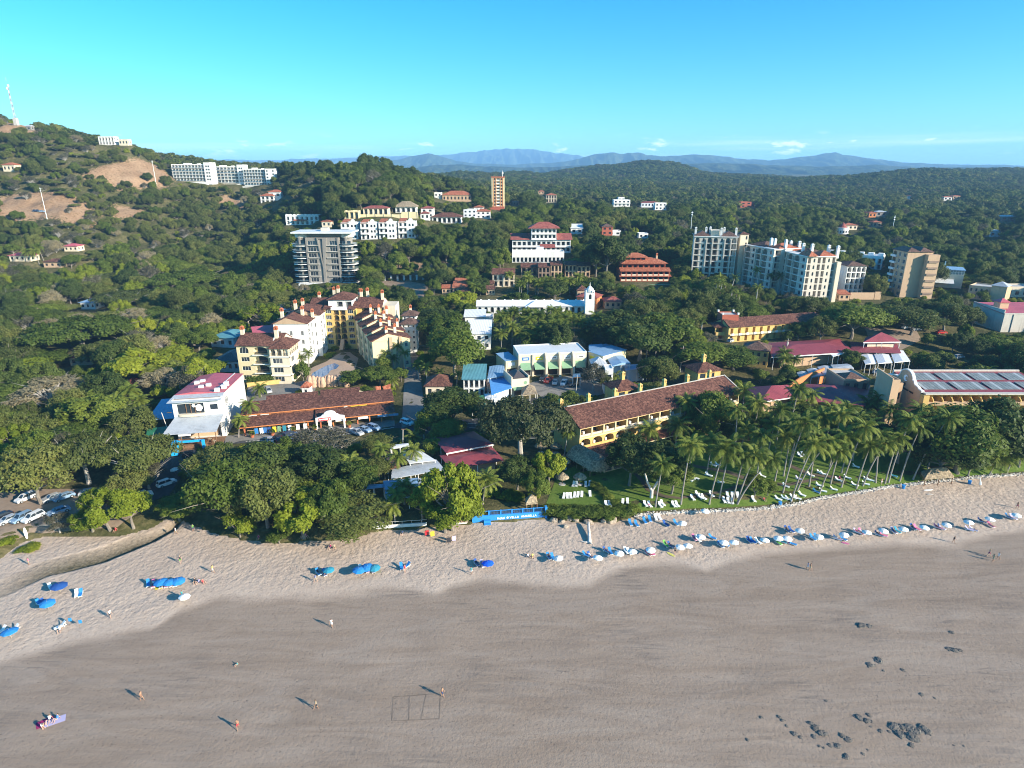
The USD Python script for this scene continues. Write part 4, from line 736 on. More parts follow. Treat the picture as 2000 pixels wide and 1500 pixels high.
# ---------------- the near town ----------------
def med_complex():
 W1,TB='wall_cream','tile_brown'
 def gA(px,py,y):return T(px,py,y)
 # block with the bay
 A,B=T(461,678,222),T(546,673,222);h=13.6;b=Bld('villa_block','cream four storey block with arched balconies and a corner bay, behind the hedge',A,B,h,12,'apartment block',base=A[2]-h,group=None,kf=.8,up=3);w=b.w;fh=3.4
 o=[(1.2,fh*k+1.0,4.2,fh*k+2.6,'w')if k<3 else(1.0,fh*k+.6,4.2,fh*k+2.9,'wa')for k in range(4)]+[(6.0,fh*k+.12,11.0,fh*k+2.95,'La')for k in range(4)]+[(12.6,fh*k+.12,15.6,fh*k+2.9,'La')for k in range(4)]
 b.shell('wall_pale_yellow',{'front':o},core='wall_cream',frames=True,rec=2.0);b.gable(TB,rise=3.0,oh=.7,wall=W1,off=.55)
 for k in range(4):b.part('balcony',[bx(5.6,-.7,fh*k-.1,11.4,-.003,fh*k+.12)],'trim_white')
 x0=w*.80;bw=w*.44;oo=[(bw*.12,fh*k+.9,bw*.62,fh*k+2.7,'w')for k in range(3)];top=[(bw*.04+bw*.32*i,fh*3+.3,bw*.04+bw*.32*i+bw*.26,fh*3+2.8,'La')for i in range(3)]
 b.shell(W1,{'front':oo+top,'right':[(.6+2.0*i,fh*3+.3,2.2+2.0*i,fh*3+2.8,'La')for i in range(5)]+[(2,fh*k+.8,5,fh*k+2.7,'w')for k in range(3)]},x0=x0,y0=-2.2,w=bw,d=11.5,h=h-.5,wallname='bay_wall',core='wall_cream',frames=True,z0=0)
 for k in range(1,4):b.part('ledge',[bx(x0-.3,-2.6,fh*k-.22,x0+bw+.4,-2.203,fh*k+.05),bx(x0+bw+.003,-2.6,fh*k-.22,x0+bw+.4,9,fh*k+.05)],'trim_white')
 b.hip(TB,h-.45,x0,-2.2,bw,11.5,2.2,.5);b.chimney(.4,6,h+2.0,2.6,.6);b.chimney(w*.86,4,h+2.2,2.8,.6);b.part('fire_wall',[hull([(w*.80,0,h),(w*.80+.4,0,h),(w*.80,6,h+3.6),(w*.80+.4,6,h+3.6),(w*.80,8,h+3.6),(w*.8+.4,8,h)])],'wall_white')
 # white wings towards the courtyard
 for n,(y0,x1,ln,hh,lab)in enumerate([(236.5,-79.6,10.5,16.0,'white courtyard wing with gable, front one of the pair'),(247.2,-77.8,11,17.0,'white courtyard wing with gable, rear one of the pair')]):
  zb=6.0;A,B=np.array([x1-13,y0,zb]),np.array([x1,y0+.3,zb]);b=Bld('villa_block',lab,A,B,hh,ln,'apartment block',base=zb,kf=.6,up=3)
  fh=hh/4.6;ops=[(.9,fh*k+fh*.55,3.3,fh*k+fh*1.45,'La')for k in range(4)]+[(5.2,fh*k+fh*.7,7.4,fh*k+fh*1.3,'w')for k in range(4)]+[(8.2,fh*k+fh*.7,9.4,fh*k+fh*1.3,'w')for k in range(4)]
  b.shell('wall_white',{'right':ops,'front':grid(13,4,fh,3,.25)},core='wall_cream',frames=True);b.gable(TB,rise=2.6,oh=.5,axis='y',wall='wall_tan',off=.4)
  b.chimney(9 if n==0 else 4,ln*.85,hh+1.2,2.8,.55);b.chimney(2.5,ln*.4,hh+1.2,3.0,.55);b.chimney(12.6,ln-.6,hh+.2,2.4,.5)if n==0 else None
 # rear block with the raised centre
 zb=7.0;y0=264.;A,B=T(606,600,y0),T(745,602,y0);h=A[2]-zb;b=Bld('villa_block','tall yellow six storey rear block with a raised hip roofed centre',A,B,h,13,'apartment block',base=zb,kf=.85,up=5);w=b.w;fh=h/6
 c0,c1=w*.21,w*.65
 b.shell('wall_yellow',{'front':[(w*.04,fh*k+.9,w*.16,fh*k+2.5,'La' if k==5 else 'w')for k in range(6)]+[(w*.72,fh*5+.3,w*.86,fh*5+2.8,'La'),(w*.89,fh*5+.8,w*.97,fh*5+2.5,'w')]+[(w*.72,fh*k+.8,w*.82,fh*k+2.4,'w')for k in range(5)],'right':[(2+3.6*i,fh*k+.8,3.6+3.6*i,fh*k+2.7,'w')for k in range(6)for i in range(3)]},core='wall_cream',frames=True)
 cw=c1-c0;b.shell('wall_yellow',{'front':[(cw*.06,fh*k+.9,cw*.24,fh*k+2.7,'wa' if k%2 else 'w')for k in range(6)]+[(cw*.76,fh*k+.9,cw*.94,fh*k+2.7,'wa' if k%2 else 'w')for k in range(6)]+[(cw*.31,fh*k+.12,cw*.485,fh*k+2.8,'La')for k in range(6)]+[(cw*.515,fh*k+.12,cw*.69,fh*k+2.8,'La')for k in range(6)]},x0=c0,y0=-3,w=cw,d=15,h=h,wallname='centre_wall',core='wall_cream',frames=True)
 b.shell('wall_white',{'front':[(cw*.26,.5,cw*.46,2.6,'L'),(cw*.54,.5,cw*.74,2.6,'L')]},x0=c0+cw*.12,y0=-.6,w=cw*.76,d=11,h=3.4,z0=h+.05,wallname='attic_wall',core='wall_tan')
 b.hip(TB,h+3.46,c0+cw*.12,-.6,cw*.76,11,2.4,.7);b.shed(TB,c0-.3,-3.4,c0+cw*.24,4,h,h+2.0);b.shed(TB,c0+cw*.76,-3.4,c1+.3,4,h,h+2.0);b.part('balcony',[bx(c0+cw*.25,-3.4,h+.01,c0+cw*.75,-3.2,h+1.0),bx(c0+cw*.24,-3.4,h-.3,c0+cw*.76,-.6,h+.004)],'trim_white')
 b.gable(TB,x0=-.5,w=c0+.5,rise=3,wall='wall_cream',oh=.6);b.gable(TB,x0=c1,w=w-c1,rise=3.2,wall='wall_cream',oh=.6);b.part('end_wing',[bx(w+.31,1.2,-3,w+5.5,11,h+.6)],'wall_cream')
 for x,y,hh in((.06,8,2.6),(.26,10,4.4),(.32,10,5.0),(.63,10,3.6),(.66,9,3.8),(.75,9,4.2),(.99,5,4.0)):b.chimney(w*x,y,h+1.4,hh,.55)
 b.part('outer_stair',[hull([(w*.43,-4.2,-1),(w*.43,-9,-1),(w*.43,-4.2,3.4),(w*.48,-4.2,-1),(w*.48,-9,-1),(w*.48,-4.2,3.4)])],'wall_tan')
 # right hand row, turned towards the pool
 zb=6.0;C=G(731,724,zb);D=G(803,716,zb);d=(D-C)[:2];L=np.hypot(*d);d/=L;q=np.array([-d[1],d[0]])
 for n in range(4):
  o=q*(8.0*n)-d*(0.5*n);A=np.array([*(C[:2]+o),zb]);B=np.array([*(D[:2]+o),zb]);h=11.4+1.0*n
  b=Bld('villa_block',['yellow gabled unit facing the royal palms, nearest of four','second yellow unit of the stepped row by the pool','third yellow unit of the stepped row by the pool','last yellow unit of the stepped row, beside the rear block'][n],A,B,h,7.9,'apartment block',base=zb,group='stepped units by the pool',kf=.5 if n else .3,up=3)
  w=b.w;ops={'left':[(1.2,3.5*k+.3,3.9,3.5*k+2.8,'La')for k in range(3)]+[(5.0,3.5*k+.9,6.6,3.5*k+2.5,'w')for k in range(3)],'right':grid(7.9,3,3.6,2,.35)}
  if n==0:ops['front']=[(w*.86,3.6*k+1,w*.94,3.6*k+2.6,'w')for k in range(3)]
  b.shell('wall_pale_yellow',ops,core='wall_cream',frames=True);b.gable(TB,rise=2.7,oh=.8,axis='y',wall='wall_pale_yellow',off=.42,ends=.25);b.chimney(w*.40,1.2,h+1.8,2.2+n*.3,.5);b.chimney(w*.66,3.5,h+1.2,3.0,.5);b.chimney(w*.9,5,h,3.0,.5)if n in(1,3)else None
  if n==0:
   for xx in(w*.44,w*.70):b.part('flue',[bx(xx,-.7,-3,xx+1.1,-.303,h+1.2)],'wall_tan')
 for n,(x0,x1,yt,y)in enumerate([(786,812,617,262),(783,812,633,252)]):
  A,B=T(x0,yt,y),T(x1,yt,y);h=A[2]-7;b=Bld('villa_tower',['white stair tower with pyramid roof and chimney at the lane, rear one','white stair tower with a low pyramid roof at the lane, front one'][n],A,B,h,6,'tower',base=7.,kf=.6,up=2);b.shell('wall_white',{'front':grid(b.w,5,h/5,3,.35,.4,.4),'right':grid(6,5,h/5,2,.4,.4)});b.hip('tile_dark',rise=2.0,oh=.8,pyr=True)
  if n==0:b.chimney(3,3,h+1.2,1.6,.45)
 # red roofs and the service house behind the first block
 house('service_house','low house with a rose metal roof tucked behind the bay block',T(498,658,240),T(556,644,245),11,7,2,4,'wall_white','shed','roof_rose',1.5,kf=.6)
 house('service_house','grey roofed shed behind the courtyard wings',T(540,606,285),T(566,604,285),4.5,8,1,2,'wall_white','shed','roof_blue',1.0,kf=.7)
 house('side_house','teal roofed house in the shade beside the bay block',T(411,660,242),T(455,660,240),4,14,1,3,'wall_lilac','hip','roof_teal',1.6,kf=.7);house('side_house','dark maroon roofed house in deep shade beside the bay block',T(418,706,216),T(466,706,216),4,14,1,4,'wall_lilac','hip','roof_dark',2.2,kf=.6)
 house('side_house','maroon roof half hidden by mango trees in the garden',T(135,700,217),T(178,695,219),3.2,10,1,3,'wall_cream','hip','tile_rose',2,kf=.6);house('side_house','white and blue roofed house glimpsed through acacias',T(156,592,300),T(184,590,300),3.5,8,1,3,'wall_white','hip','roof_blue',1.4,kf=.8)
 house('side_house','maroon garden roof below the bright mango trees',T(243,752,190),T(256,748,190),2.5,5,1,1,'wall_cream','hip','tile_rose',1,kf=.6)
med_complex()
# ---------------- the near town ----------------
plain('sign_white',(0.82,0.82,0.80),0.5,0.03);plain('sign_red',(0.60,0.03,0.04),0.5,0.06);plain('sign_blue',(0.05,0.18,0.45),0.5,0.06);plain('sign_green',(0.25,0.48,0.06),0.5,0.06);plain('sign_yellow',(0.78,0.62,0.05),0.5,0.06);plain('black',(0.02,0.02,0.02),0.6,0.1)
plain('canvas_white',(0.78,0.77,0.74),0.8,0.05);plain('canvas_blue',(0.025,0.21,0.52),0.75,0.10);plain('canvas_navy',(0.02,0.08,0.28),0.75,0.1);plain('canvas_teal',(0.03,0.24,0.34),0.75,0.1);plain('tarp_blue',(0.10,0.30,0.62),0.6,0.15,0.5)
def restaurant():
 zb=4.0;B=G(443,852,zb);dr=np.array([.98,.196,0]);A=B-13.2*dr;h=12.2
 b=Bld('restaurant','cream restaurant with a rose metal roof and grey awning over a blue framed bar',A,B,h,30,'restaurant',base=zb,kf=.85,up=.5,grow=2.0);w=b.w
 b.shell('wall_white',{'front':[(1.2,7.9,8.3,10.9,'w'),(9.9,8.7,12.0,10.3,'w'),(.8,.1,12.0,5.0,'L')]},core='wall_tan',rail=None,rec=2.4,d=3.7);b.part('side_wall',[hull([(x,y,z)for x in(0,w)for y,z in((3.71,-3),(29.9,-3),(3.71,h+.1),(29.9,h-2.5))])],'wall_white')
 b.shed('roof_rose',-.4,3.8,w+.3,30.2,h+.35,h-2.6,label=None)if False else b.part('roof',[hull([(x,3.8,h+.15+k)for x in(-.3,w+.2)for k in(0,.12)]+[(x,30.2,h-2.4+k)for x in(-.3,w+.2)for k in(0,.12)]+[(w*.35,y,h+.9-(y-3.8)*.09)for y in(3.8,30.2)])],'roof_rose')
 b.part('front_roof',[hull([(x,-1.2,h-.45+k)for x in(-1.0,w+.2)for k in(0,.1)]+[(x,3.78,h+.16+k)for x in(-.3,w+.2)for k in(0,.1)])],'roof_grey')
 b.part('ridge_strip',[hull([(x,y,z+k)for x,y,z in((w*.80,3.8,h+.62),(w*.82,3.8,h+.62),(w*.80,30,h-1.95),(w*.82,30,h-1.95))for k in(0,.12)])],'roof_white')
 for x,y in((2.2,15),(3.4,17),(5.0,9),(6.6,11),(11.4,12),(11.6,8),(10.6,4.2)):b.part('air_unit',[bx(x,y,h-.4-(y-4)*.075,x+1.3,y+1.1,h+1.35-(y-4)*.08),cyl((x+.65,y-.03,h+.7-(y-4)*.08),(x+.65,y+.1,h+.7-(y-4)*.08),.38,n=12)],'trim_white')
 b.part('bay_sill',[hull([(1.0,-.02,7.2+k)for k in(0,.7)]+[(8.5,-.02,7.2+k)for k in(0,.7)]+[(4.7+3.6*math.cos(a),-.9*math.sin(a)-.02,7.2+k)for a in np.linspace(0.2,math.pi-.2,9)for k in(0,.7)])],'wall_cream')
 b.part('window_posts',[bx(q-.06,-.02,7.92,q+.06,.16,10.9)for q in(3.5,4.7,5.9,7.1)],'timber');b.part('emblem',[moved(xz(extr(Polygon([(math.cos(a)*(0.95+.12*math.cos(5*a)),math.sin(a)*1.05)for a in np.linspace(0,6.2,30)]),.05),-.06),(7.0,0,9.5))],'sign_white',label='white badge painted on the window');b.part('lamp',[moved(xz(extr(Point(0,0).buffer(.45),.06),-.07),(5.6,0,10.2))],'sign_white')
 b.part('awning',[hull([(x,-.05,7.0+k)for x in(.2,w+.1)for k in(0,.1)]+[(x,-8.2,4.9+k)for x in(-1.2,w-.3)for k in(0,.1)])],'roof_grey',label='grey sheet awning over the bar')
 for x in(-.6,3.4,8,w-.8):b.part('post',[cyl((x,-7.6,-1),(x,-7.6,5.0),.12)],'timber')
 b.part('bar_frame',[bx(1.0,-10.4,-.5,2.6,-7.9,3.1),bx(9.0,-9.6,-.5,9.7,-9.0,3.3),bx(2.61,-9.0,2.6,8.99,-8.7,3.2)],'paint_cyan',label='bright blue bar frame');b.part('bar_counter',[bx(2.7,-7.2,-.5,9.5,-6.4,1.15),bx(2.5,-7.4,1.15,9.7,-6.2,1.25)],'timber')
 b.part('bar_sign',[bx(3.0,-8.35,4.35,6.2,-8.27,4.85)],'sign_white');b.part('deck',[bx(-1.2,-9,-1.5,w,-.02,.12)],'timber')
 for i,(x,y)in enumerate([(1.5,-3),(3.4,-4.4),(5.6,-2.6),(7.4,-4.2),(9.4,-3),(11,-4.8)]):
  p=b.wp(x,y,.12);t=thing('table_set',['table set in the bar near the blue frame','second table set under the grey awning','middle table set under the grey awning','table set behind the bar counter','table set by the white side wall','table set at the open corner of the bar'][i],'table',p,b.rz);obj('tabletop',[cyl((0,0,.72),(0,0,.77),.5,n=12),cyl((0,0,0),(0,0,.72),.06)],'timber_pale',t)
  for a in(0,2.1,4.2):obj('chair',[moved(bx(-.22,-.22,.42,.22,.22,.47),(.85*math.cos(a),.85*math.sin(a),0),a),moved(bx(.18,-.22,.47,.22,.22,.95),(.85*math.cos(a),.85*math.sin(a),0),a)],'timber',t)
 # mark on the long white side wall
 m=[bx(w+.001,4.2,8.2,w+.05,7.0,8.35),bx(w+.001,4.2,10.3,w+.05,7.0,10.45),bx(w+.001,4.05,8.2,w+.05,4.2,10.45),bx(w+.001,7.0,8.2,w+.05,7.15,10.45)]
 for cy in(5.0,6.2):m+=[bx(w+.001,cy-.35,8.7,w+.05,cy-.2,10.0),bx(w+.001,cy+.2,8.7,w+.05,cy+.35,10.0),bx(w+.001,cy-.2,9.9,w+.05,cy+.2,10.0),bx(w+.001,cy-.2,8.7,w+.05,cy+.2,8.8),bx(w+.001,cy-.2,9.3,w+.05,cy+.2,9.42)]
 b.part('wall_mark',m,'black',label='black framed mark high on the white side wall')
 C=G(333,835,4.);s=Bld('side_shed','blue grey lean-to roof in the shade beside the restaurant',b.wp(-9,6),b.wp(-.6,6),5.0,14,'shed',base=zb,kf=.4);s.shed('roof_blue',-.5,-.5,s.w,14,4.6,6.0);[s.part('post',[cyl((x,y,-1),(x,y,4.7),.1)],'timber')for x in(.2,s.w-.3)for y in(.2,13)];s.part('wall',[bx(.4,8,-1,s.w-.4,13.5,4.9)],'wall_grey')
 s=Bld('kiosk','small green roofed kiosk with a bright yellow green sign board by the street',G(290,873,4),G(327,868,4),2.8,4,'kiosk',base=zb,kf=.8);s.shed('roof_green',-.3,.4,s.w+.3,5,2.9,3.6);s.part('wall',[bx(.2,1.2,-1,s.w-.2,4.5,2.85)],'wall_concrete');s.part('sign_board',[bx(-.2,-.12,.6,s.w+.4,0,2.2)],'sign_white');s.part('sign_face',[bx(0,-.16,.75,s.w+.2,-.124,2.05)],'sign_green');s.part('sign_stripe',[bx(.5,-.19,1.1,s.w-.4,-.164,1.75)],'sign_yellow')
restaurant()
def shop_row():
 zb=4.2;A,B=G(477,852,zb),G(769,822,zb);b=Bld('shop_row','long low tiled shop arcade with an upper and lower roof and a white arched entrance',A,B,3.1,12,'shops',base=zb,kf=1.0,up=4.5,grow=1.5);w=b.w
 n=12;b.part('back_wall',[bx(.2,4.2,-1,w-.2,4.5,3.4),bx(.2,5.21,-1,.5,12,4.8),bx(w-.5,5.21,-1,w-.2,12,4.8),bx(.5,11.7,-1,w-.5,12,5.6)],'wall_tan')
 for i in range(n+1):b.part('post',[bx(w/n*i-.2+(.25 if i==0 else-.25 if i==n else 0),.3,-1,w/n*i+.2+(.25 if i==0 else-.25 if i==n else 0),.75,2.75)],'wall_orange' if i%3 else 'terracotta')
 b.part('beam',[bx(0,.25,2.75,w,.8,3.05)],'timber')
 u0,u1=w*.47,w*.665
 b.part('lower_roof',[hull([(x,y,z+k)for x in(-.8,u0)for y,z in((-.9,2.95),(4.9,4.15))for k in(0,.16)])],'tile_brown');b.part('lower_roof',[hull([(x,y,z+k)for x in(u1,w+.6)for y,z in((-.9,2.95),(4.9,4.15))for k in(0,.16)])],'tile_brown')
 b.part('fascia',[bx(-.8,-.98,2.85,u0,-.905,3.12),bx(u1,-.98,2.85,w+.6,-.905,3.12)],'wall_orange')
 b.part('clerestory',[bx(.2,4.95,3.4,w-.2,5.2,4.86)],'wall_orange');
 for i in range(7):b.part('clerestory_window',[bx(w/7*i+1.4,4.9,4.36,w/7*i+w/7-1.0,4.945,4.8)],'dark_inside')
 for i,(u,c)in enumerate([(1.2,'sign_white'),(4.6,'sign_white'),(27.6,'sign_white'),(31.0,'sign_yellow'),(33.6,'sign_yellow')]):b.part('shop_sign',[bx(u,4.84,4.28,u+2.4,4.9-.006,4.84)],c)
 b.part('upper_roof',[hull([(-.9,4.3,4.88+k)for k in(0,.16)]+[(w+.9,4.3,4.88+k)for k in(0,.16)]+[(x,11.6,6.5+k)for x in(-.9,w+.9)for k in(0,.16)]+[(x,12.8,6.0)for x in(-.9,w+.9)])],'tile_brown');b.part('fascia',[bx(-.9,4.2,4.8,w+.9,4.296,5.05)],'wall_orange')
 # the white curved gable over the entrance, with its red sign
 c=(u0+u1)/2;hw=(u1-u0)/2
 pts=[(u0,2.9),(u0,4.0),(u0+hw*.35,4.35),(u0+hw*.5,4.9)]+[(c+hw*.42*math.cos(a),4.9+1.1*math.sin(a))for a in np.linspace(math.pi,0,11)]+[(u1-hw*.5,4.9),(u1-hw*.35,4.35),(u1,4.0),(u1,2.9)]
 b.part('entrance_gable',[xz(extr(Polygon(pts),.4),-1.6)],'wall_white',label='white curved entrance gable');b.part('entrance_roof',[hull([(x,y,z+k)for x in(u0+.02,u1-.02)for y,z in((-1.18,3.6),(4.9,4.5))for k in(0,.14)])],'tile_brown');b.part('entrance_pier',[bx(c-.7,-1.7,-1,c+.3,-1.0,2.9),bx(u0,-1.6,-1,u0+.5,-1.1,2.9),bx(u1-.5,-1.6,-1,u1,-1.1,2.9)],'wall_white')
 s=b.part('sign_board',[bx(u0+.9,-1.72,3.0,u0+4.4,-1.64,3.95)],'sign_red',label='red sign on the white gable');b.part('sign_stripe',[bx(u0+1.7,-1.76,3.3,u0+3.6,-1.724,3.68)],'sign_white',s);b.part('mark',[moved(xz(extr(Point(0,0).buffer(.22),.03),-1.76),(u0+1.3,0,3.48)),moved(xz(extr(Point(0,0).buffer(.22),.03),-1.76),(u0+4.0,0,3.48))],'sign_white',s)
 for i,u in enumerate([24.0,30.6,36.5,39.8]):b.part('banner',[bx(u+2.2,-1.0,2.1,u+5.2,-.92,2.8)],'roof_blue' if i>1 else 'sign_white')
 for i,(u,m)in enumerate([(3.6,'canvas_blue'),(5.0,'sign_white'),(6.0,'sign_blue'),(7.2,'canvas_navy'),(8.6,'sign_yellow'),(9.9,'awning_green'),(11.4,'canvas_teal'),(12.9,'sign_white'),(15.2,'sign_white'),(17.3,'sign_white')]):
  t=thing('clothes_rack',['blue towels hung out at the first shop','white towels hung beside the blue ones at the shops','bright blue garments hung at a shop post','navy garments hung between blue and yellow racks','yellow garments hung at the arcade front','green garments hung at the arcade front','teal garments hung at the arcade front','white garments hung past the teal ones','white garments hung nearest the planted tub','white garments by the entrance gable pier'][i],'clothes rack',b.wp(u,-.5,0),b.rz)
  obj('rail',[bx(-.6,-.04,2.3,.6,.04,2.38),bx(-.58,-.04,-.3,-.5,.04,2.3),bx(.5,-.04,-.3,.58,.04,2.3)],'iron',t);obj('cloth',[bx(-.5+.2*k,-.07-.02*(k%2),.5+.1*(k%3),-.33+.2*k,.07,2.3)for k in range(5)],m,t)
 for i,u in enumerate([2.4,8.0,13.8,20.0,30.0]):t=thing('planter',['terracotta tub with shrub at the restaurant end of the shops','terracotta tub with shrub among the clothes racks','terracotta tub with shrub before the plain shop fronts','terracotta tub with tall shrub beside the white gable','terracotta tub with shrub past the white gable'][i],'planter',b.wp(u,-1.4,-.1),0);obj('tub',[cyl((0,0,0),(0,0,.8),.45,.62,12)],'terracotta',t);rr=np.random.default_rng(i);obj('shrub',leaf_quads(dirs(rr,160,.3)*.75+[0,0,1.3],dirs(rr,160),.18,rr),'leaf_green',t)
 house('shop_annex','brown tiled rear roof behind the shop row with an orange end wall',b.wp(6.0,13.2,4.2),b.wp(20.6,13.2,4.2),4.2,4.6,1,5,'wall_orange','shed','tile_brown',1.5,kf=.4);house('shop_annex','second brown tiled rear roof behind the shops',b.wp(22.6,13.2,4.5),b.wp(29.5,13.2,4.5),4.5,4.6,1,3,'wall_cream','shed','tile_brown',1.5,kf=.4);house('shop_annex','small tiled end roof behind the shops beside the cream screen wall',b.wp(29.8,13.4,4.4),b.wp(34,13.4,4.4),4.4,4.2,1,2,'wall_pale_yellow','shed','tile_brown',1.6,kf=.4)
 s=Bld('screen_wall','cream curved screen wall with tiled caps behind the shop row',b.wp(34.2,13.6),b.wp(44,13.6),6.0,.6,'wall',base=zb,kf=.3);s.part('wall',[xz(extr(Polygon([(0,-1),(0,6.2),(2,5.6),(4,5.0),(7,4.7),(9.6,5.8),(9.6,-1)]),.5))],'wall_pale_yellow');s.part('cap',[hull([(x,y,z)for x in(5.4,6.8)for y in(-.9,.3)for z in(5.2,)]+[(5.2,-.3,7.4),(7.0,-.3,7.4)])],'tile_red');s.part('cap',[hull([(x,y,5.4)for x in(8.0,9.8)for y in(-.9,.3)]+[(7.4,-.3,7.2),(10.2,-.3,7.8)])],'tile_red')
 return b
SHOPS=shop_row()
def central_hotel():
 A,B=T(1132.8,835.6,154.6),T(1443.6,767,182.6);h=9.4;b=Bld('beach_hotel','long two tier yellow arcaded hotel with one great brown tiled roof before the lawn',A,B,h,13,'hotel',base=min(A[2],B[2])-h,kf=.62,up=3,grow=2.0);w=b.w;n=15
 fl=[(w/n*i+.35,3.2,w/n*(i+1)-.35,5.75,'La')for i in range(n)]+[(w/n*i+.28,6.5,w/n*(i+1)-.28,8.75,'L')for i in range(n)]
 b.shell('wall_yellow',{'front':fl,'left':[],'right':[]},core='wall_tan',rail=None,rec=2.4)
 for i in range(n):b.part('parapet',[bx(w/n*i+.3,.04,6.5,w/n*(i+1)-.3,.16,7.15)],'wall_concrete');b.part('parapet',[bx(w/n*i+.37,.04,3.2,w/n*(i+1)-.37,.16,3.85)],'wall_yellow')
 b.part('cornice',[bx(-.1,-.2,5.95,w+.1,-.003,6.35),bx(-.1,-.3,9.0,w+.1,-.003,9.38)],'wall_pale_yellow')
 for i in range(n+1):b.part('pilaster',[bx(max(0,w/n*i-.2),-.12,6.36,min(w,w/n*i+.2),-.003,8.99)],'wall_pale_yellow')
 b.gable('tile_brown',rise=3.4,oh=.9,ends=.5,wall='wall_yellow',off=.56);b.part('ridge_cap',[bx(-.4,7.14,h+3.50,w+.4,7.5,h+3.66)],'wall_concrete');b.part('verge',[hull([(x,y,z)for x in(w+.5,w+.85)for y,z in((-.9,h+.2),(-.9,h+.36),(7.3,h+3.7),(7.3,h+3.5))])],'wall_concrete')
 for i in range(7):b.chimney(w*(.005+i*.158),10.2,h+1.5,2.2,.48,'wall_yellow','wall_yellow')
 b.part('veranda_roof',[hull([(x,y,z+k)for x in(-.3,w+.3)for y,z in((-3.6,2.2),(-.003,3.0))for k in(0,.15)])],'tile_brown');b.part('gutter',[bx(-.3,-3.7,2.12,w+.3,-3.603,2.32)],'wall_pale_yellow')
 for i in range(n+1):b.part('post',[bx(w/n*i-.15,-3.3,-1,w/n*i+.15,-3.0,2.25)],'wall_yellow')
 b.part('terrace',[bx(-1,-6.5,-1.5,w*.4,-.02,.1)],'terracotta')
 rr=np.random.default_rng(9)
 for i in range(n):
  if i%2==0:b.part('balcony_chair',[bx(w/n*(i+.5)-.3,.9,6.55,w/n*(i+.5)+.3,1.5,7.5)],'trim_white')
  b.part('balcony_chair',[bx(w/n*(i+.4)-.3,.8,3.25,w/n*(i+.4)+.3,1.4,4.3)],'trim_white')
 house('veranda','lower tiled dining veranda at the beach end of the arcaded hotel',b.wp(1.5,-9.5,3.0),b.wp(13,-9.5,3.0),3.0,5.5,1,4,'wall_tan','shed','tile_brown',1.0,kf=.3,kind='o',ow=.8,oh=.7,sill=.05)
 # gatehouses behind the ridge
 for lab,px,py,y,hh in(('square hip roofed gatehouse with white windows and a chimney, behind the hotel ridge',1205,764,197,6.0),('square hip roofed corner lodge with a tall chimney at the far ridge end',1364,728,214,7.5)):
  A,B=T(px,py,y),T(px+44,py-6,y+3);g=Bld('gatehouse',lab,A,B,hh,8,'gatehouse',base=A[2]-hh,kf=.6,up=3);g.shell('wall_yellow',{'front':[(.8,hh-2.3,3.0,hh-.6,'w'),(4.2,hh-2.3,6.6,hh-.6,'w')]});g.part('panel',[bx(.4,-.05,hh-2.7,g.w-.4,-.003,hh-2.4)],'trim_white');g.hip('tile_brown',rise=2.4,oh=.8,pyr=True);g.chimney(g.w*.5,4,hh+1.8,2.0,.55,'wall_yellow','wall_yellow')
 return b
HOTEL=central_hotel()
def yellow_row():
 A,B=T(1424,640,262),T(1606,625,275);h=6.4;b=Bld('motel_row','long two storey yellow motel row with a brown tiled roof',A,B,h,10,'hotel',base=A[2]-h,kf=1.0,up=2.6,grow=4.5);w=b.w;n=13
 b.shell('wall_yellow',{'front':[(w/n*i+.9,.1,w/n*i+2.2,2.5,'L')for i in range(n)]+[(w/n*i+.9,3.3,w/n*i+2.2,5.7,'L')for i in range(n)]},core='wall_brick_red',rail=None,rec=1.5)
 b.part('gallery',[bx(0,-1.3,2.95,w,-.003,3.15),bx(0,-1.3,3.15,w,-1.2,3.8)],'wall_pale_yellow')
 for i in range(n):b.part('baluster',[bx(w/n*i+.5,-1.5,3.0,w/n*i+1.7,-1.302,3.95)],'wall_white')
 b.gable('tile_brown',rise=2.6,oh=1.0,wall='wall_yellow');A2,B2=T(1412,634,258),T(1438,634,258)
 t=Bld('corner_tower','brick red square tower with white corner pinnacles at the motel row end',T(1411,617,257),T(1443,617,257),10.5,6.5,'tower',base=T(1411,617,257)[2]-10.5,kf=.8,up=1.5);t.shell('wall_brick_red',{'front':[(2.6,.1,4.2,3,'oa')]});t.flat('slab_grey','wall_brick_red',par=.5)
 for x in(.2,t.w-.2):t.part('pinnacle',[bx(x-.35,-.15,11,x+.35,.55,11.8)],'trim_white');t.part('pinnacle',[bx(x-.35,5.9,11,x+.35,6.6,11.8)],'trim_white')
 t.hip('tile_brown',6.2,-3.5,-2.5,t.w+4,8,1.4,.4,name='skirt_roof');t.part('porch',[bx(-3.2,-2.2,-1,-2.7,-1.6,6.2),bx(t.w*.4,-2.2,-1,t.w*.4+.6,-1.6,6.2),bx(-3.2,-2.2,2.6,t.w*.5,-1.8,4.0)],'wall_yellow')
 house('corner_house','two storey yellow corner house with a dark hip roof beside the maroon pavilion',T(1452,684,240),T(1502,684,236),6.5,9,2,4,'wall_yellow','hip','tile_dark',2.4,kf=.8)
yellow_row()
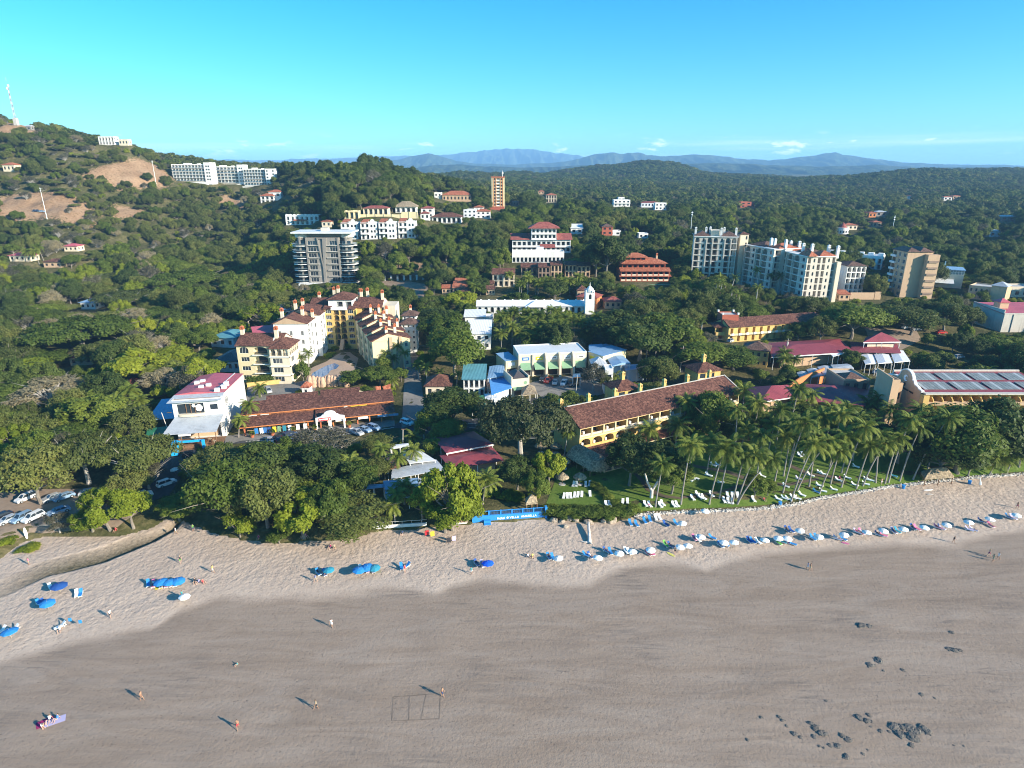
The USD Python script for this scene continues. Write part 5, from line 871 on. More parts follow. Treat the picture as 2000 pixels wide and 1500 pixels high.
def pavilion(name,label,cat,pts,roof,hgt=3.6,rise=0.0,posts='trim_white',kf=.6,th=.14,wallmat=None,ridge=None,py0=None,z=None,fascia=None):
 """an open roof on posts: pts are the pixels of its four eave corners, front left first, counterclockwise; ground z from the terrain"""
 P=[]
 for px,py in pts:P.append(at(px,py,hgt))
 zz=[float(ground(p[0],p[1]))+hgt for p in P]if z is None else[z]*4
 zm=float(np.mean(zz));P=[G(px,py,zm)for(px,py)in pts]
 c=np.mean(P,axis=0);x=thing(name,label,cat,(c[0],c[1],zm-hgt));L=[np.array([p[0]-c[0],p[1]-c[1],hgt])for p in P]
 top=[l+[0,0,th]for l in L]
 if rise:
  a,b2=((L[0]+L[3])/2,(L[1]+L[2])/2)if np.linalg.norm(L[0]-L[1])>np.linalg.norm(L[1]-L[2])else((L[0]+L[1])/2,(L[2]+L[3])/2)
  k=0.0 if ridge=='gable' else(.5 if ridge=='pyr' else min(.45,.5*min(np.linalg.norm(L[0]-L[1]),np.linalg.norm(L[1]-L[2]))/np.linalg.norm(a-b2)))
  top+=[a+(b2-a)*k+[0,0,rise],b2+(a-b2)*k+[0,0,rise]]
 obj('roof',hull(L+top),roof,x)
 n=0
 for i in range(4):
  p,q=L[i]*.94,L[(i+1)%4]*.94
  for t in(0,.5):r=p+(q-p)*t;obj('post',[cyl((r[0],r[1],-1),(r[0],r[1],hgt),.11)],posts,x)
 if wallmat:obj('wall',hull([(l[0]*.72,l[1]*.72,zq)for l in L for zq in(-1,hgt-.02)]),wallmat,x)
 if fascia:obj('fascia',[hull([L[0]+[0,-.08,-.25],L[1]+[0,-.08,-.25],L[0]+[0,-.02,th],L[1]+[0,-.02,th],L[0]+[0,-.08,th],L[1]+[0,-.08,th]])],fascia,x)
 poly=Polygon([p[:2]for p in P]).buffer(.6);CLEAR.append(poly);ppx,ppy,_=proj(np.array([p+[0,0,k]for p in P for k in(0,rise)]))
 if kf:keep(ppx.min(),ppy.min(),ppx.max(),ppy.min()+(ppy.max()-ppy.min())*min(1,kf+.3),min(p[1]for p in P))
 return x
pavilion('market_pavilion','long maroon roofed open market pavilion beside the yellow motel row','pavilion',[(1507,698),(1668,688),(1640,662),(1500,670)],'roof_magenta',4.2,1.6,wallmat='wall_tan',fascia='trim_white')
pavilion('market_pavilion','small maroon wing roof behind the pyramid pavilion','pavilion',[(1664,688),(1760,690),(1752,672),(1660,668)],'roof_magenta',4.0,.8,wallmat='wall_tan')
pavilion('pyramid_pavilion','maroon pyramid roofed hall rising above the market roofs','pavilion',[(1686,669),(1760,668),(1738,656),(1690,660)],'roof_magenta',6.5,3.0,ridge='pyr',wallmat='wall_cream',fascia='trim_white')
for n,p in enumerate([[(1690,712),(1712,711),(1706,692),(1680,693)],[(1715,711),(1744,709),(1734,688),(1706,690)],[(1747,709),(1778,706),(1764,685),(1738,687)]]):pavilion('canopy',['white carpark canopy nearest the maroon hall','middle white carpark canopy','white carpark canopy at the tree side'][n],'canopy',p,'roof_white',4.0+.3*n,.5,ridge='gable',kf=.8)
for n,p in enumerate([[(1561,738),(1590,736),(1574,726),(1556,728)],[(1584,738),(1615,734),(1598,720),(1575,722)],[(1610,733),(1640,729),(1620,715),(1596,717)],[(1632,730),(1668,720),(1655,711),(1622,713)]]):pavilion('canopy',['pale blue canopy at the palm end of the lower row','second pale canopy of the lower row','third pale canopy of the lower row','last pale canopy of the lower row by the tan wall'][n],'canopy',p,'roof_grey',3.6+.2*n,.5,ridge='gable',kf=.8)
pavilion('canopy','small white shade roof between pavilion and carpark canopies','canopy',[(1627,697),(1650,691),(1640,679),(1612,682)],'roof_white',4.2,0,kf=.8)
pavilion('dining_hall','low maroon hip roofed dining hall next to the arcaded hotel','pavilion',[(1484,786),(1551,776),(1548,752),(1458,757)],'roof_magenta',4.2,2.6,wallmat='wall_tan',fascia='trim_white')
pavilion('dining_hall','broad maroon roofed lobby hall behind the palm grove','pavilion',[(1556,782),(1690,794),(1700,752),(1545,750)],'roof_magenta',4.6,2.4,wallmat='wall_tan')
pavilion('dining_hall','maroon connecting roof in the shade of the tan tower','pavilion',[(1640,792),(1745,806),(1745,780),(1650,772)],'roof_magenta',3.6,1.2,wallmat='wall_tan')
b=Bld('curved_wall','orange curved parapet wall stepping along the lobby roof',T(1530,764,196),T(1608,738,214),7,.5,'wall',base=4.,kf=.6);b.part('wall',[xz(extr(Polygon([(0,-1),(0,4.9),(b.w*.12,5.1),(b.w*.22,6.4),(b.w*.4,7.2),(b.w,7.3),(b.w,-1)]),.5))],'wall_orange')
def grand_hotel():
 zb=3.5;A,B=T(1803,768,178),T(2070,765,178);h=A[2]-zb;b=Bld('resort_hotel','large tan hotel with solar panels on its roof and a curved gable end',A,B,h,17,'hotel',base=zb,kf=.85,up=3.5);w=b.w;n=14
 b.shell('wall_yellow',{'front':[(w/n*i+.35,h-6.6+3.3*k,w/n*(i+1)-.35,h-4.1+3.3*k,'L')for i in range(n)for k in(0,1)]},core='dark_inside',rail=None,rec=2.4)
 b.part('balcony',[bx(0,-1.2,h-3.5,w,-.003,h-2.5),bx(0,-1.2,h-6.9,w,-.003,h-5.8)],'wall_tan')
 for i in range(1,n):b.part('divider',[hull([(w/n*i-.15,-1.3,h-3.5),(w/n*i+.15,-1.3,h-3.5),(w/n*i-.15,-1.0,h-1.9),(w/n*i+.15,-1.0,h-1.9),(w/n*i-.15,-.003,h-1.2),(w/n*i+.15,-.003,h-1.2),(w/n*i-.15,-.003,h-3.5),(w/n*i+.15,-.003,h-3.5)])],'wall_yellow')
 b.part('cornice',[bx(-.2,-1.6,h+.003,w,-.1,h+.4)],'wall_concrete')
 b.part('roof',[hull([(x,y,z+k)for x in(0.3,w)for y,z in((-.1,h),(16.5,h+1.5))for k in(.01,.2)])],'roof_magenta');b.part('back_parapet',[bx(.3,16.4,h,w,17,h+2.2)],'wall_concrete')
 for r,(y0,y1)in enumerate(((2.0,7.2),(9.2,14.4))):
  for i in range(int((w-3)/1.15)):
   if i%9==8:continue
   x=1.6+1.15*i;z0,z1=h+.3+y0*.09,h+.55+y1*.09
   b.part('solar_panel',hull([(q,y,z+k)for q in(x,x+1.05)for y,z in((y0,z0),(y1,z1))for k in(0,.08)]),'solar_light' if(i*7+r*3)%5==0 else 'solar')
 # the curved gable end
 pts=[(0,-1),(0,h+.6),(1.2,h+.7),(2.2,h+1.2),(3.6,h+1.4),(4.4,h+2.4)]+[(8.2+3.2*math.cos(a),h+2.4+2.4*math.sin(a))for a in np.linspace(math.pi,0,11)]+[(12.2,h+1.4),(14.4,h+1.2),(15.6,h+.7),(17,h+.6),(17,-1)]
 P=Polygon(pts);m=xz(extr(P,.7));v=m[0];b.part('gable_wall',(np.stack([-v[:,1]-.01+0,v[:,0],v[:,2]],1),m[1]),'wall_tan',label='shaded tan curved gable end wall')
 rim=P.boundary.buffer(.28).intersection(sbox(-1,h+.2,18,h+9)).difference(P.buffer(-.05));rm=[xz(extr(g,.9))for g in getattr(rim,'geoms',[rim])];b.part('coping',[(np.stack([-k[0][:,1]+.1,k[0][:,0],k[0][:,2]],1),k[1])for k in rm],'trim_white')
 em=Point(0,0).buffer(1.0).difference(Point(.45,0).buffer(.62));k=xz(extr(em,.1));b.part('emblem',(np.stack([-.72-k[0][:,1],8.2-k[0][:,0],k[0][:,2]+h+2.2],1),k[1]),'sign_white',label='white crescent emblem on the gable')
 k=xz(extr(sbox(-.35,-.5,.35,.5),.08));b.part('emblem_foot',(np.stack([-.72-k[0][:,1],8.2-k[0][:,0],k[0][:,2]+h+.2],1),k[1]),'black')
 for y0,y1 in((10.0,11.2),(5.8,8.6),(3.4,5.4)):b.part('wall_lettering',[bx(-.78,y,h-1.5+(y-7)*.0,-.712,y+.38,h-.95)for y in np.arange(y0,y1,.52)],'black',label='small dark letters too worn to read')
 b.part('corner_buttress',[bx(-.7,-1.8,-1,1.0,-.02,h-.2)],'wall_yellow');b.part('corner_balcony',[bx(1.01,-4,h-8.2,5.2,-1.21,h-7.9),bx(1.01,-4.0,h-7.9,5.2,-3.8,h-6.9),bx(5.0,-3.8,h-7.9,5.2,-1.21,h-6.6)],'wall_yellow')
 A,B=T(1712,731,194),T(1745,738,186);t=Bld('hotel_tower','plain tan stair tower with a sloping parapet beside the curved gable',A,B,15,2.5,'tower',base=A[2]-15,kf=.8,up=1);t.shell('wall_tan',{});t.part('parapet',[hull([(0,-.1,15),(t.w,-.1,15),(0,-.1,16.4),(t.w,-.1,15.5),(0,.3,15),(t.w,.3,15),(0,.3,16.4),(t.w,.3,15.5)])],'wall_tan')
 C,D=T(1748,752,190),T(1764,752,190);t2=Bld('hotel_link','recessed link with two window bands between the tan tower and the gable',C,D,12,8,'building',base=C[2]-12,kf=.5);t2.shell('wall_tan',{'front':[(.3,3,t2.w-.3,5,'w'),(.3,7.5,t2.w-.3,9.5,'w')]});t2.flat('slab_grey','wall_tan')
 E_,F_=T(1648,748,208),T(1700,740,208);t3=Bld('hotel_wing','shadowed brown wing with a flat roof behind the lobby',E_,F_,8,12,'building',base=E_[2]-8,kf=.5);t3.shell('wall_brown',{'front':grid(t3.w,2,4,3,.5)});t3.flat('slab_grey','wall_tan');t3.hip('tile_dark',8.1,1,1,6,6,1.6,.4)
M('solar',{'g':('geometry',{}),'n':('noise_texture',{'scale':.6}),'r':('rgb_ramp',{'ramp':[(.3,(.15,.165,.16)),(.7,(.24,.255,.25))]}),'p':('principled_bsdf',{'roughness':.5,'specular_ior_level':.4})},[('g.position','n.vector'),('n.fac','r.fac'),('r.color','p.base_color')])
plain('solar_light',(.34,.36,.36),.5,.12,spec=.6)
grand_hotel()
def plaza():
 A,B=T(1013,695,218),T(1146,687,222);h=8.0;b=Bld('plaza','cream shopping plaza with green awnings between curved buttresses',A,B,h,13,'shops',base=A[2]-h,kf=1.0,up=1);w=b.w;n=5
 b.shell('wall_cream',{'front':[(w/n*i+.5,.1,w/n*(i+1)-.8,3.2,'w')for i in range(n)]},glass='dark_inside');b.flat('roof_white','wall_white',par=.35)
 for i in range(n):
  x=w/n*i
  if i in(2,3,4):b.part('buttress',[hull([(x-.6,-2.6,-1),(x+.2,-2.6,-1),(x-.6,-.003,-1),(x+.2,-.003,-1),(x-.6,-2.4,h-1.4),(x+.2,-2.4,h-1.4),(x-.6,-1.5,h),(x+.2,-1.5,h),(x-.6,-.003,h+.6),(x+.2,-.003,h+.6)])],'wall_cream')
  else:b.part('pier',[bx(x-.1,-.5,-1,x+.5,-.003,h)],'wall_cream')
  b.part('awning',[hull([(x+.55,-.004,4.9+k)for k in(0,.1)]+[(x+w/n-.85,-.004,4.9+k)for k in(0,.1)]+[(x+.55,-2.6,3.0+k)for k in(0,.1)]+[(x+w/n-.85,-2.6,3.0+k)for k in(0,.1)])],'awning_green')
 for x,m in((1.3,'sign_blue'),(6.4,'sign_yellow'),(11.8,'sign_white'),(17.0,'sign_white'),(22,'sign_white')):
  s=b.part('shop_sign',[bx(x,-.1,5.9,x+2.6,-.004,7.1)],m);b.part('sign_stripe',[bx(x+.4,-.13,6.35,x+2.1,-.104,6.65)],'sign_white' if m!='sign_white' else 'black',s)
 A2,B2=T(988,705,216),T(1012,703,218);c=Bld('plaza_wing','low blue roofed wing at the end of the plaza with a white sign',A2,B2,6,9,'shops',base=A2[2]-6,kf=.9);c.shell('wall_pale_yellow',{'front':[(.4,.1,c.w-.5,3,'w')]},glass='dark_inside');c.shed('roof_blue',-.3,-.3,c.w,9,6.02,6.6);c.part('shop_sign',[bx(.8,-.1,4.0,3.6,-.004,5.2)],'sign_white')
 A3,B3=T(1150,690,224),T(1178,692,218);c=Bld('plaza_corner','yellow corner of the plaza with a dark sign under a pale blue roof',A3,B3,8.2,12,'shops',base=A3[2]-8.2,kf=.9,up=1);c.shell('wall_pale_yellow',{'front':[(.5,.1,c.w-.5,3.4,'w')]},glass='dark_inside');c.shed('roof_blue',-.3,-.3,c.w+.4,12,8.22,8.6);c.part('shop_sign',[bx(.8,-.1,5.6,3.6,-.004,6.9)],'sign_yellow')
 pavilion('long_roof','long pale blue sheet roof running back from the plaza corner','roof',[(1196,716),(1232,710),(1196,674),(1168,676)],'roof_blue',6.0,.8,ridge='gable',wallmat='wall_lilac',kf=.8);pavilion('long_roof','low pale blue roof trailing off toward the trees from the plaza','roof',[(1222,724),(1266,720),(1262,711),(1216,713)],'roof_blue',4.5,.4,ridge='gable',wallmat='wall_lilac',kf=.8)
 pavilion('long_roof','pale blue roof piece behind the plaza corner','roof',[(1150,684),(1182,688),(1176,672),(1150,674)],'roof_blue',7,.3,kf=.8)
 A4,B4=T(1182,722,212),T(1198,722,212);t=Bld('stair_tower','white stair tower with a dark window at the plaza corner',A4,B4,8.5,5,'tower',base=A4[2]-8.5,kf=1.0);t.shell('wall_white',{'front':[(.7,5,2.2,6.6,'w')],'right':[(1.5,5,3.4,6.6,'w')]});t.flat('roof_white','wall_white',par=.4)
 A5,B5=T(1158,713,214),T(1184,713,214);t=Bld('entrance_porch','white entrance building with a pale tent roof and dark gate',A5,B5,6.6,6,'porch',base=A5[2]-6.6,kf=.9,up=1.5);t.shell('wall_white',{'front':[(.8,.1,4.4,4,'o')]});t.hip('roof_grey',rise=2.0,oh=.6)
 A6,B6=T(999,742,200),T(1034,737,202);t=Bld('shop_house','small cream shop with a dark pitched roof and parapet before the carpark',A6,B6,6.2,9,'shop',base=A6[2]-6.2,kf=.8,up=1);t.shell('wall_cream',{'front':[(1,.2,5.5,2.8,'w')]});t.hip('roof_dark',5.9,.6,.6,t.w-1.2,7.6,2.0,0);t.part('parapet',[bx(0,0,6.203,.4,9,7.0),bx(t.w-.4,0,6.203,t.w,9,7.0)],'wall_cream');t.part('emblem',[moved(xz(extr(Point(0,0).buffer(.6),.05),-.06),(t.w*.78,0,4.6))],'awning_green');t.shed('awning_green',.5,-1.4,t.w-.4,-.004,2.6,3.2,name='awning')
 house('shop_house','two storey white house with a teal sheet roof beside the dark lane',T(905,741,214),T(946,740,214),6.4,9,2,4,'wall_white','shed','roof_teal',2.4,kf=.8,kind='L',ow=.7)
 house('tile_house','small cream house with a brown hip roof beside the lane',T(831,756,206),T(879,752,206),4.2,9,1,3,'wall_cream','hip','tile_brown',2.8,kf=.8)
 pavilion('blue_roof','flat bright blue roof over a yard beside the plaza wing','roof',[(960,772),(1000,758),(990,734),(955,738)],'tarp_blue',4.2,0,wallmat='wall_lilac',kf=.8);pavilion('blue_roof','narrow pale blue roof strip in the yard behind the teal roof','roof',[(952,740),(988,733),(984,712),(956,716)],'roof_blue',4.6,.3,wallmat='wall_lilac',kf=.7);pavilion('blue_roof','white low roof at the edge of the blue yard','roof',[(948,783),(972,778),(970,768),(946,770)],'roof_white',3.4,0,kf=.6)
 pavilion('blue_roof','brown timber deck roof between teal and blue roofs','roof',[(954,766),(972,764),(968,740),(948,742)],'roof_rust',3.5,0,kf=.6)
 pavilion('garden_kiosk','green tent roofed kiosk between two great trees','kiosk',[(922,800),(950,796),(946,772),(926,774)],'roof_green',3.4,2.0,ridge='pyr',kf=.7);pavilion('garden_kiosk','thatched kiosk roof behind the great grey tree','kiosk',[(1020,772),(1050,770),(1044,755),(1018,758)],'thatch',3.2,2.4,ridge='pyr',kf=.7)
 pavilion('carpark_hut','white roofed ticket hut beside the parked cars','kiosk',[(1118,738),(1134,737),(1133,730),(1120,731)],'roof_white',3.4,0,wallmat='timber',kf=.8)
plaza()
def white_villa():
 house('white_villa','white villa with a broad white sloping roof among the trees',T(913,655,262),T(958,650,262),6.5,11,2,3,'wall_white','shed','roof_white',3.4,kf=.85,oh_=.4);house('white_villa','upper part of the white villa with a curved balcony',T(908,620,276),T(946,618,276),6,8,1,3,'wall_white','shed','roof_white',1.6,kf=.9);house('white_villa','small white drum wing beside the upper white villa',T(944,620,274),T(963,620,274),4,6,1,2,'wall_white','flat','roof_white',kf=.9)
 A,B=T(931,602,306),T(1150,594,306);b=Bld('long_hall','very long low white roofed hall with little gables along it',A,B,3.4,9,'building',base=A[2]-3.4,kf=.12,up=2.4);b.shell('wall_white',{'front':grid(b.w,1,3.3,18,.6,.6,.1,'La')},core='wall_cream',rail=None);b.gable('roof_white',rise=2.0,oh=.8,wall='wall_white')
 b.hip('roof_white',3.45,b.w*.44,-2.5,9,8,2.2,.4,pyr=True)
 for i in range(14):b.part('ridge_vent',[bx(b.w/14*(i+.4),4.2,5.3,b.w/14*(i+.4)+.7,5.0,5.9)],'trim_white')
 A,B=T(1144,572,302),T(1162,572,302);t=Bld('cupola_tower','white square tower with a domed cupola and finial',A,B,10,5,'tower',base=A[2]-10,kf=1,up=4);t.shell('wall_white',{'front':[(1.6,7,2.8,9.3,'wa')]});c=t.w/2
 t.part('cupola',[cyl((c,2.5,10),(c,2.5,11.4),1.7,n=12),cyl((c,2.5,11.4),(c,2.5,12.6),1.7,.7,12),cyl((c,2.5,12.6),(c,2.5,14.6),.25,.05)],'wall_white');t.part('pinnacle',[bx(x,y,10,x+.5,y+.5,11.2)for x in(0,t.w-.5)for y in(0,4.5)],'wall_white')
 house('tile_house','orange walled house with maroon tiled roofs behind the cupola tower',T(1127,580,316),T(1166,582,312),5,9,1,4,'wall_orange','hip','tile_rose',2.2,kf=.7);house('tile_house','brown roofed house behind the orange walled one',T(1128,567,326),T(1146,567,326),5,8,1,3,'wall_tan','hip','tile_brown',2.0,kf=.7);house('tile_house','red sheet roofed house in deep shade past the cupola tower',T(1182,590,312),T(1214,588,312),3.4,8,1,3,'wall_tan','hip','tile_rose',1.8,kf=.7)
white_villa()
def beach_bars():
 pavilion('beach_bar','maroon gabled roof of the beach hotel, its white gutter towards the sea','pavilion',[(872,886),(965,868),(925,843),(845,856)],'roof_magenta',4.2,1.4,wallmat='wall_brown',fascia='trim_white',kf=.8);pavilion('beach_bar','lower maroon roof in tree shade below the white gutter','pavilion',[(880,916),(985,900),(960,872),(858,890)],'roof_magenta',3.4,.8,wallmat='wall_brown',kf=.5)
 pavilion('shed_roof','wide grey blue sheet roof over the beach kitchen','roof',[(764,936),(868,918),(852,898),(766,917)],'roof_grey',3.6,.3,kf=.85,ridge='gable');pavilion('shed_roof','curved white roof behind the beach kitchen','roof',[(800,906),(852,900),(820,880),(783,882)],'roof_white',4.2,.3,kf=.9);pavilion('shed_roof','rusty brown sheet roof between palms at the beach kitchen','roof',[(757,919),(783,914),(776,886),(752,888)],'roof_rust',3.4,0,kf=.9)
 pavilion('shed_roof','long blue sheet roof over the beach tables','roof',[(752,958),(818,950),(816,934),(748,940)],'roof_blue',3.2,.2,kf=.9);pavilion('shed_roof','low blue roof in front of the beach tables','roof',[(706,957),(752,952),(750,946),(712,948)],'roof_blue',3.0,0,kf=.8);pavilion('shed_roof','ribbed pale roof beside the bright almond tree','roof',[(818,946),(850,942),(848,933),(816,935)],'roof_grey',3.3,0,kf=.8)
 pavilion('shed_roof','lowest blue roof over the beach bar counter','roof',[(754,976),(800,972),(798,958),(752,960)],'roof_blue',3.0,.2,kf=.7)
 pavilion('canopy','small white cloth canopy at the street end of the beach lot','canopy',[(762,878),(800,872),(798,866),(764,870)],'roof_white',3.2,.3,kf=.8)
beach_bars()
level_pads();build_terrain()
# ---------------- sheets on the ground: sand, roads, lawn, pool ----------------
def drape(poly,dz,cell=3.0,f=None):
 f=f or(lambda x,y:ground(x,y))
 x0,y0,x1,y1=poly.bounds;V,F,ids=[],[],{}
 def vid(x,y):
  k=(round(x,3),round(y,3))
  if k not in ids:ids[k]=len(V);V.append(k)
  return ids[k]
 shapely.prepare(poly);xs,ys=np.arange(math.floor(x0/cell)*cell,x1,cell),np.arange(math.floor(y0/cell)*cell,y1,cell)
 X,Y=np.meshgrid(xs,ys);B_=shapely.box(X,Y,X+cell,Y+cell);full,some=shapely.contains(poly,B_),shapely.intersects(poly,B_)
 for i,j in zip(*np.nonzero(some)):
  x,y=X[i,j],Y[i,j]
  if full[i,j]:a,b,c,d=vid(x,y),vid(x+cell,y),vid(x+cell,y+cell),vid(x,y+cell);F+=[(a,b,c),(a,c,d)];continue
  g=poly.intersection(B_[i,j])
  for p in getattr(g,'geoms',[g]):
   if p.geom_type!='Polygon' or p.area<1e-4:continue
   try:v,f2=trimesh.creation.triangulate_polygon(p,engine='earcut')
   except Exception:continue
   for t in f2:
    q=[vid(*v[k])for k in t]
    if len(set(q))==3:
     a,b,c=(np.array(V[k])for k in q)
     F.append(tuple(q)if(b-a)[0]*(c-a)[1]-(b-a)[1]*(c-a)[0]>0 else(q[0],q[2],q[1]))
 V=np.array(V);return np.c_[V,f(V[:,0],V[:,1])+dz],np.array(F)
def sheet(name,px,mat,dz=.06,cell=2.5,clear=True,kind='structure',poly=None,f=None):
 p=poly or Polygon([tuple(at(*q)[:2])for q in px]).buffer(0).buffer(.8).buffer(-.8)
 o=obj(name,drape(p,dz,cell,f),mat,smooth=True,kind=kind)
 if clear:CLEAR.append(p)
 return p
# the sand: fine ripples and footprints are real relief near the wall, stains and damp are colour
WET_PX=[(-300,1330),(0,1288),(110,1262),(200,1240),(300,1222),(352,1188),(430,1168),(520,1172),(600,1168),(660,1156),(700,1152),(760,1154),(815,1158),(850,1164),(880,1150),(930,1138),(1000,1136),(1100,1146),(1150,1148),(1180,1130),(1230,1112),(1290,1102),(1330,1104),(1380,1118),(1420,1098),(1480,1086),(1560,1078),(1650,1072),(1760,1064),(1850,1060),(1930,1050),(2000,1040),(2400,985)]
def sand():
 xs=np.arange(-175,175.1,.55);ys=np.concatenate([np.arange(24,60,1.2),np.arange(60,178,.55)]);X,Y=np.meshgrid(xs,ys)
 e=LineString(EDGE);P=shapely.points(X,Y);ins=shapely.contains(BEACH.buffer(.9),P);Z=beach_z(X,Y)
 near=ins&(shapely.distance(CREEK_L,P)<6);cut=np.zeros_like(Z);wet2=np.zeros_like(Z);cut[near],wet2[near]=creek_cut(X[near],Y[near]);Z-=cut
 WL=np.array([G(px,py,.6)[:2]for px,py in WET_PX]);wl=np.interp(X,WL[:,0],WL[:,1])
 dd=wl-Y+5.0*(meshkit.fbm(np.stack([X/16,Y/9,0*X],-1),4,31)-.5)
 wet=np.clip(.5+dd/2.6,0,1)
 foot=np.clip(1-(dd+5)/6,0,1)*ins
 Z+=foot*.13*(meshkit.fbm(np.stack([X/1.5,Y/1.5,0*X],-1),3,41)-.5)
 # wind and water runnels on the wet flat
 ry=Y+.22*X+3.5*meshkit.fbm(np.stack([X/22,Y/14,0*X],-1),3,52)
 Z+=wet*.028*np.sin(ry*2*np.pi/2.6)*np.clip(meshkit.fbm(np.stack([X/20,Y/10,0*X],-1),3,51)*4-1.7,0,1)
 idx=-np.ones(X.shape,int);keepm=ins;idx[keepm]=np.arange(keepm.sum())
 v=np.stack([X[keepm],Y[keepm],Z[keepm]],1);q=np.stack([idx[:-1,:-1],idx[:-1,1:],idx[1:,1:],idx[1:,:-1]],-1).reshape(-1,4);q=q[(q>=0).all(1)]
 m=obj('beach',(v,q),'sand',smooth=True,kind='structure')
 for nm,a in(('wet',wet),('creek',wet2),('foot',foot)):UsdGeom.PrimvarsAPI(m).CreatePrimvar(nm,Sdf.ValueTypeNames.FloatArray,'vertex').Set(Vt.FloatArray.FromNumpy(a[keepm].astype(np.float32)))
M('sand',{'g':('geometry',{}),'aw':('attribute',{'attribute':'wet'}),'ac':('attribute',{'attribute':'creek'}),'af':('attribute',{'attribute':'foot'}),
 'n1':('noise_texture',{'scale':.05,'detail':7.0,'roughness':.6}),'mp':('mapping',{'scale':(.045,.26,1.0),'rotation':(0,0,-.22)}),'n2':('noise_texture',{'scale':1.0,'detail':7.0,'roughness':.70,'distortion':.8}),'n3':('noise_texture',{'scale':1.6,'detail':5.0,'roughness':.7}),'nf':('noise_texture',{'scale':1.05,'detail':3.0,'roughness':.55}),
 'rd':('rgb_ramp',{'ramp':[(.25,(.40,.300,.230)),(.5,(.47,.365,.287)),(.75,(.525,.42,.337))]}),'rw':('rgb_ramp',{'ramp':[(.28,(.232,.168,.122)),(.45,(.282,.209,.154)),(.56,(.310,.235,.178)),(.74,(.35,.275,.214))]}),'rc':('rgb_ramp',{'ramp':[(.35,(.055,.05,.025)),(.5,(.115,.095,.055)),(.68,(.21,.175,.115))]}),
 'fx':('mix_float',{'fac':.35}),'m1':('mix_color',{}),'m2':('mix_color',{}),'m3':('mix_color',{'blend_type':'multiply','fac':.5}),'rs':('rgb_ramp',{'ramp':[(.30,(.55,.53,.52)),(.42,(1,1,1)),(1.0,(1,1,1))]}),'ml':('mapping',{'scale':(.16,1.5,1.0),'rotation':(0,0,-.24)}),'nl':('noise_texture',{'scale':1.0,'detail':3.0,'roughness':.6,'distortion':.6}),'np':('noise_texture',{'scale':.07,'detail':3.0}),'pl':('map_range',{'from_min':.46,'from_max':.62}),'fl':('math',{'math_type':'multiply'}),'fw':('math',{'math_type':'multiply'}),'rl':('map_range',{'from_min':.56,'from_max':.68,'to_max':.38}),'m4':('mix_color',{'b':(.15,.12,.10)}),'nk':('noise_texture',{'scale':2.6,'detail':2.0}),'rk':('map_range',{'from_min':.62,'from_max':.72,'to_max':.5}),'m5':('mix_color',{'b':(.14,.105,.08)}),
 'mb':('math',{'math_type':'multiply'}),'hb':('math',{'math_type':'multiply_add','value2':.35}),'b':('bump',{'strength':1.0,'distance':.26}),'rr':('map_range',{'from_min':0.,'from_max':1.,'to_min':.95,'to_max':.62}),'p':('principled_bsdf',{'specular_ior_level':.22})},
[('g.position','n1.vector'),('g.position','mp.vector'),('mp.vector','n2.vector'),('g.position','n3.vector'),('g.position','nf.vector'),('n1.fac','fx.a'),('n3.fac','fx.b'),('fx.result','rd.fac'),('n2.fac','rw.fac'),('n3.fac','rc.fac'),('aw.fac','m1.fac'),('rd.color','m1.a'),('rw.color','m1.b'),('ac.fac','m2.fac'),('m1.result','m2.a'),('rc.color','m2.b'),('n3.fac','rs.fac'),('m2.result','m3.a'),('rs.color','m3.b'),('g.position','ml.vector'),('ml.vector','nl.vector'),('g.position','np.vector'),('np.fac','pl.value'),('nl.fac','rl.value'),('rl.result','fl.value1'),('pl.result','fl.value2'),('fl.value','fw.value1'),('aw.fac','fw.value2'),('fw.value','m4.fac'),('m3.result','m4.a'),('g.position','nk.vector'),('nk.fac','rk.value'),('rk.result','m5.fac'),('m4.result','m5.a'),('m5.result','p.base_color'),
('nf.fac','mb.value1'),('af.fac','mb.value2'),('n3.fac','hb.value1'),('mb.value','hb.value3'),('hb.value','b.height'),('b.normal','p.normal'),('aw.fac','rr.value'),('rr.result','p.roughness')])
sand()
obj('sea',[bx(-600,-380,-2.6,600,34,-.75)],'glass_blue',kind='structure')
plain('asphalt',(.055,.055,.058),.9,.25,.15,1.2);plain('paving',(.20,.185,.165),.9,.25,.2,1.2);plain('dirt',(.27,.20,.145),.95,.3,.12,.9,bump=.05);plain('dirt_dark',(.12,.09,.06),.95,.3,.2,1.0);plain('road_paint',(.62,.60,.52),.8,.15,1.0);plain('pool_deck',(.36,.26,.19),.85,.15,.3)
M('lawn',{'g':('geometry',{}),'n':('noise_texture',{'scale':.10,'detail':6.,'roughness':.6}),'n2':('noise_texture',{'scale':2.2,'detail':4.}),'mx':('mix_float',{'fac':.4}),'r':('rgb_ramp',{'ramp':[(.28,(.045,.085,.012)),(.46,(.085,.140,.020)),(.60,(.125,.175,.034)),(.74,(.20,.165,.08))]}),'b':('bump',{'strength':.7,'distance':.12}),'p':('principled_bsdf',{'roughness':.9,'specular_ior_level':.15})},
[('g.position','n.vector'),('g.position','n2.vector'),('n.fac','mx.a'),('n2.fac','mx.b'),('mx.result','r.fac'),('r.color','p.base_color'),('n2.fac','b.height'),('b.normal','p.normal')])
sheet('road',[(292,908),(332,874),(470,866),(700,848),(776,836),(850,850),(920,840),(1000,808),(1110,785),(1200,764),(1300,737),(1400,710),(1470,694),(1452,676),(1330,711),(1230,738),(1130,760),(1010,784),(930,818),(862,824),(812,806),(756,838),(480,858),(330,866)],'asphalt',.06)
sheet('street',[(300,912),(255,972),(262,990),(330,968),(372,905),(366,884),(330,884)],'asphalt',.10)
sheet('lane',[(784,836),(836,826),(826,770),(816,700),(818,640),(826,606),(804,606),(798,640),(794,700),(788,770)],'paving',.09)
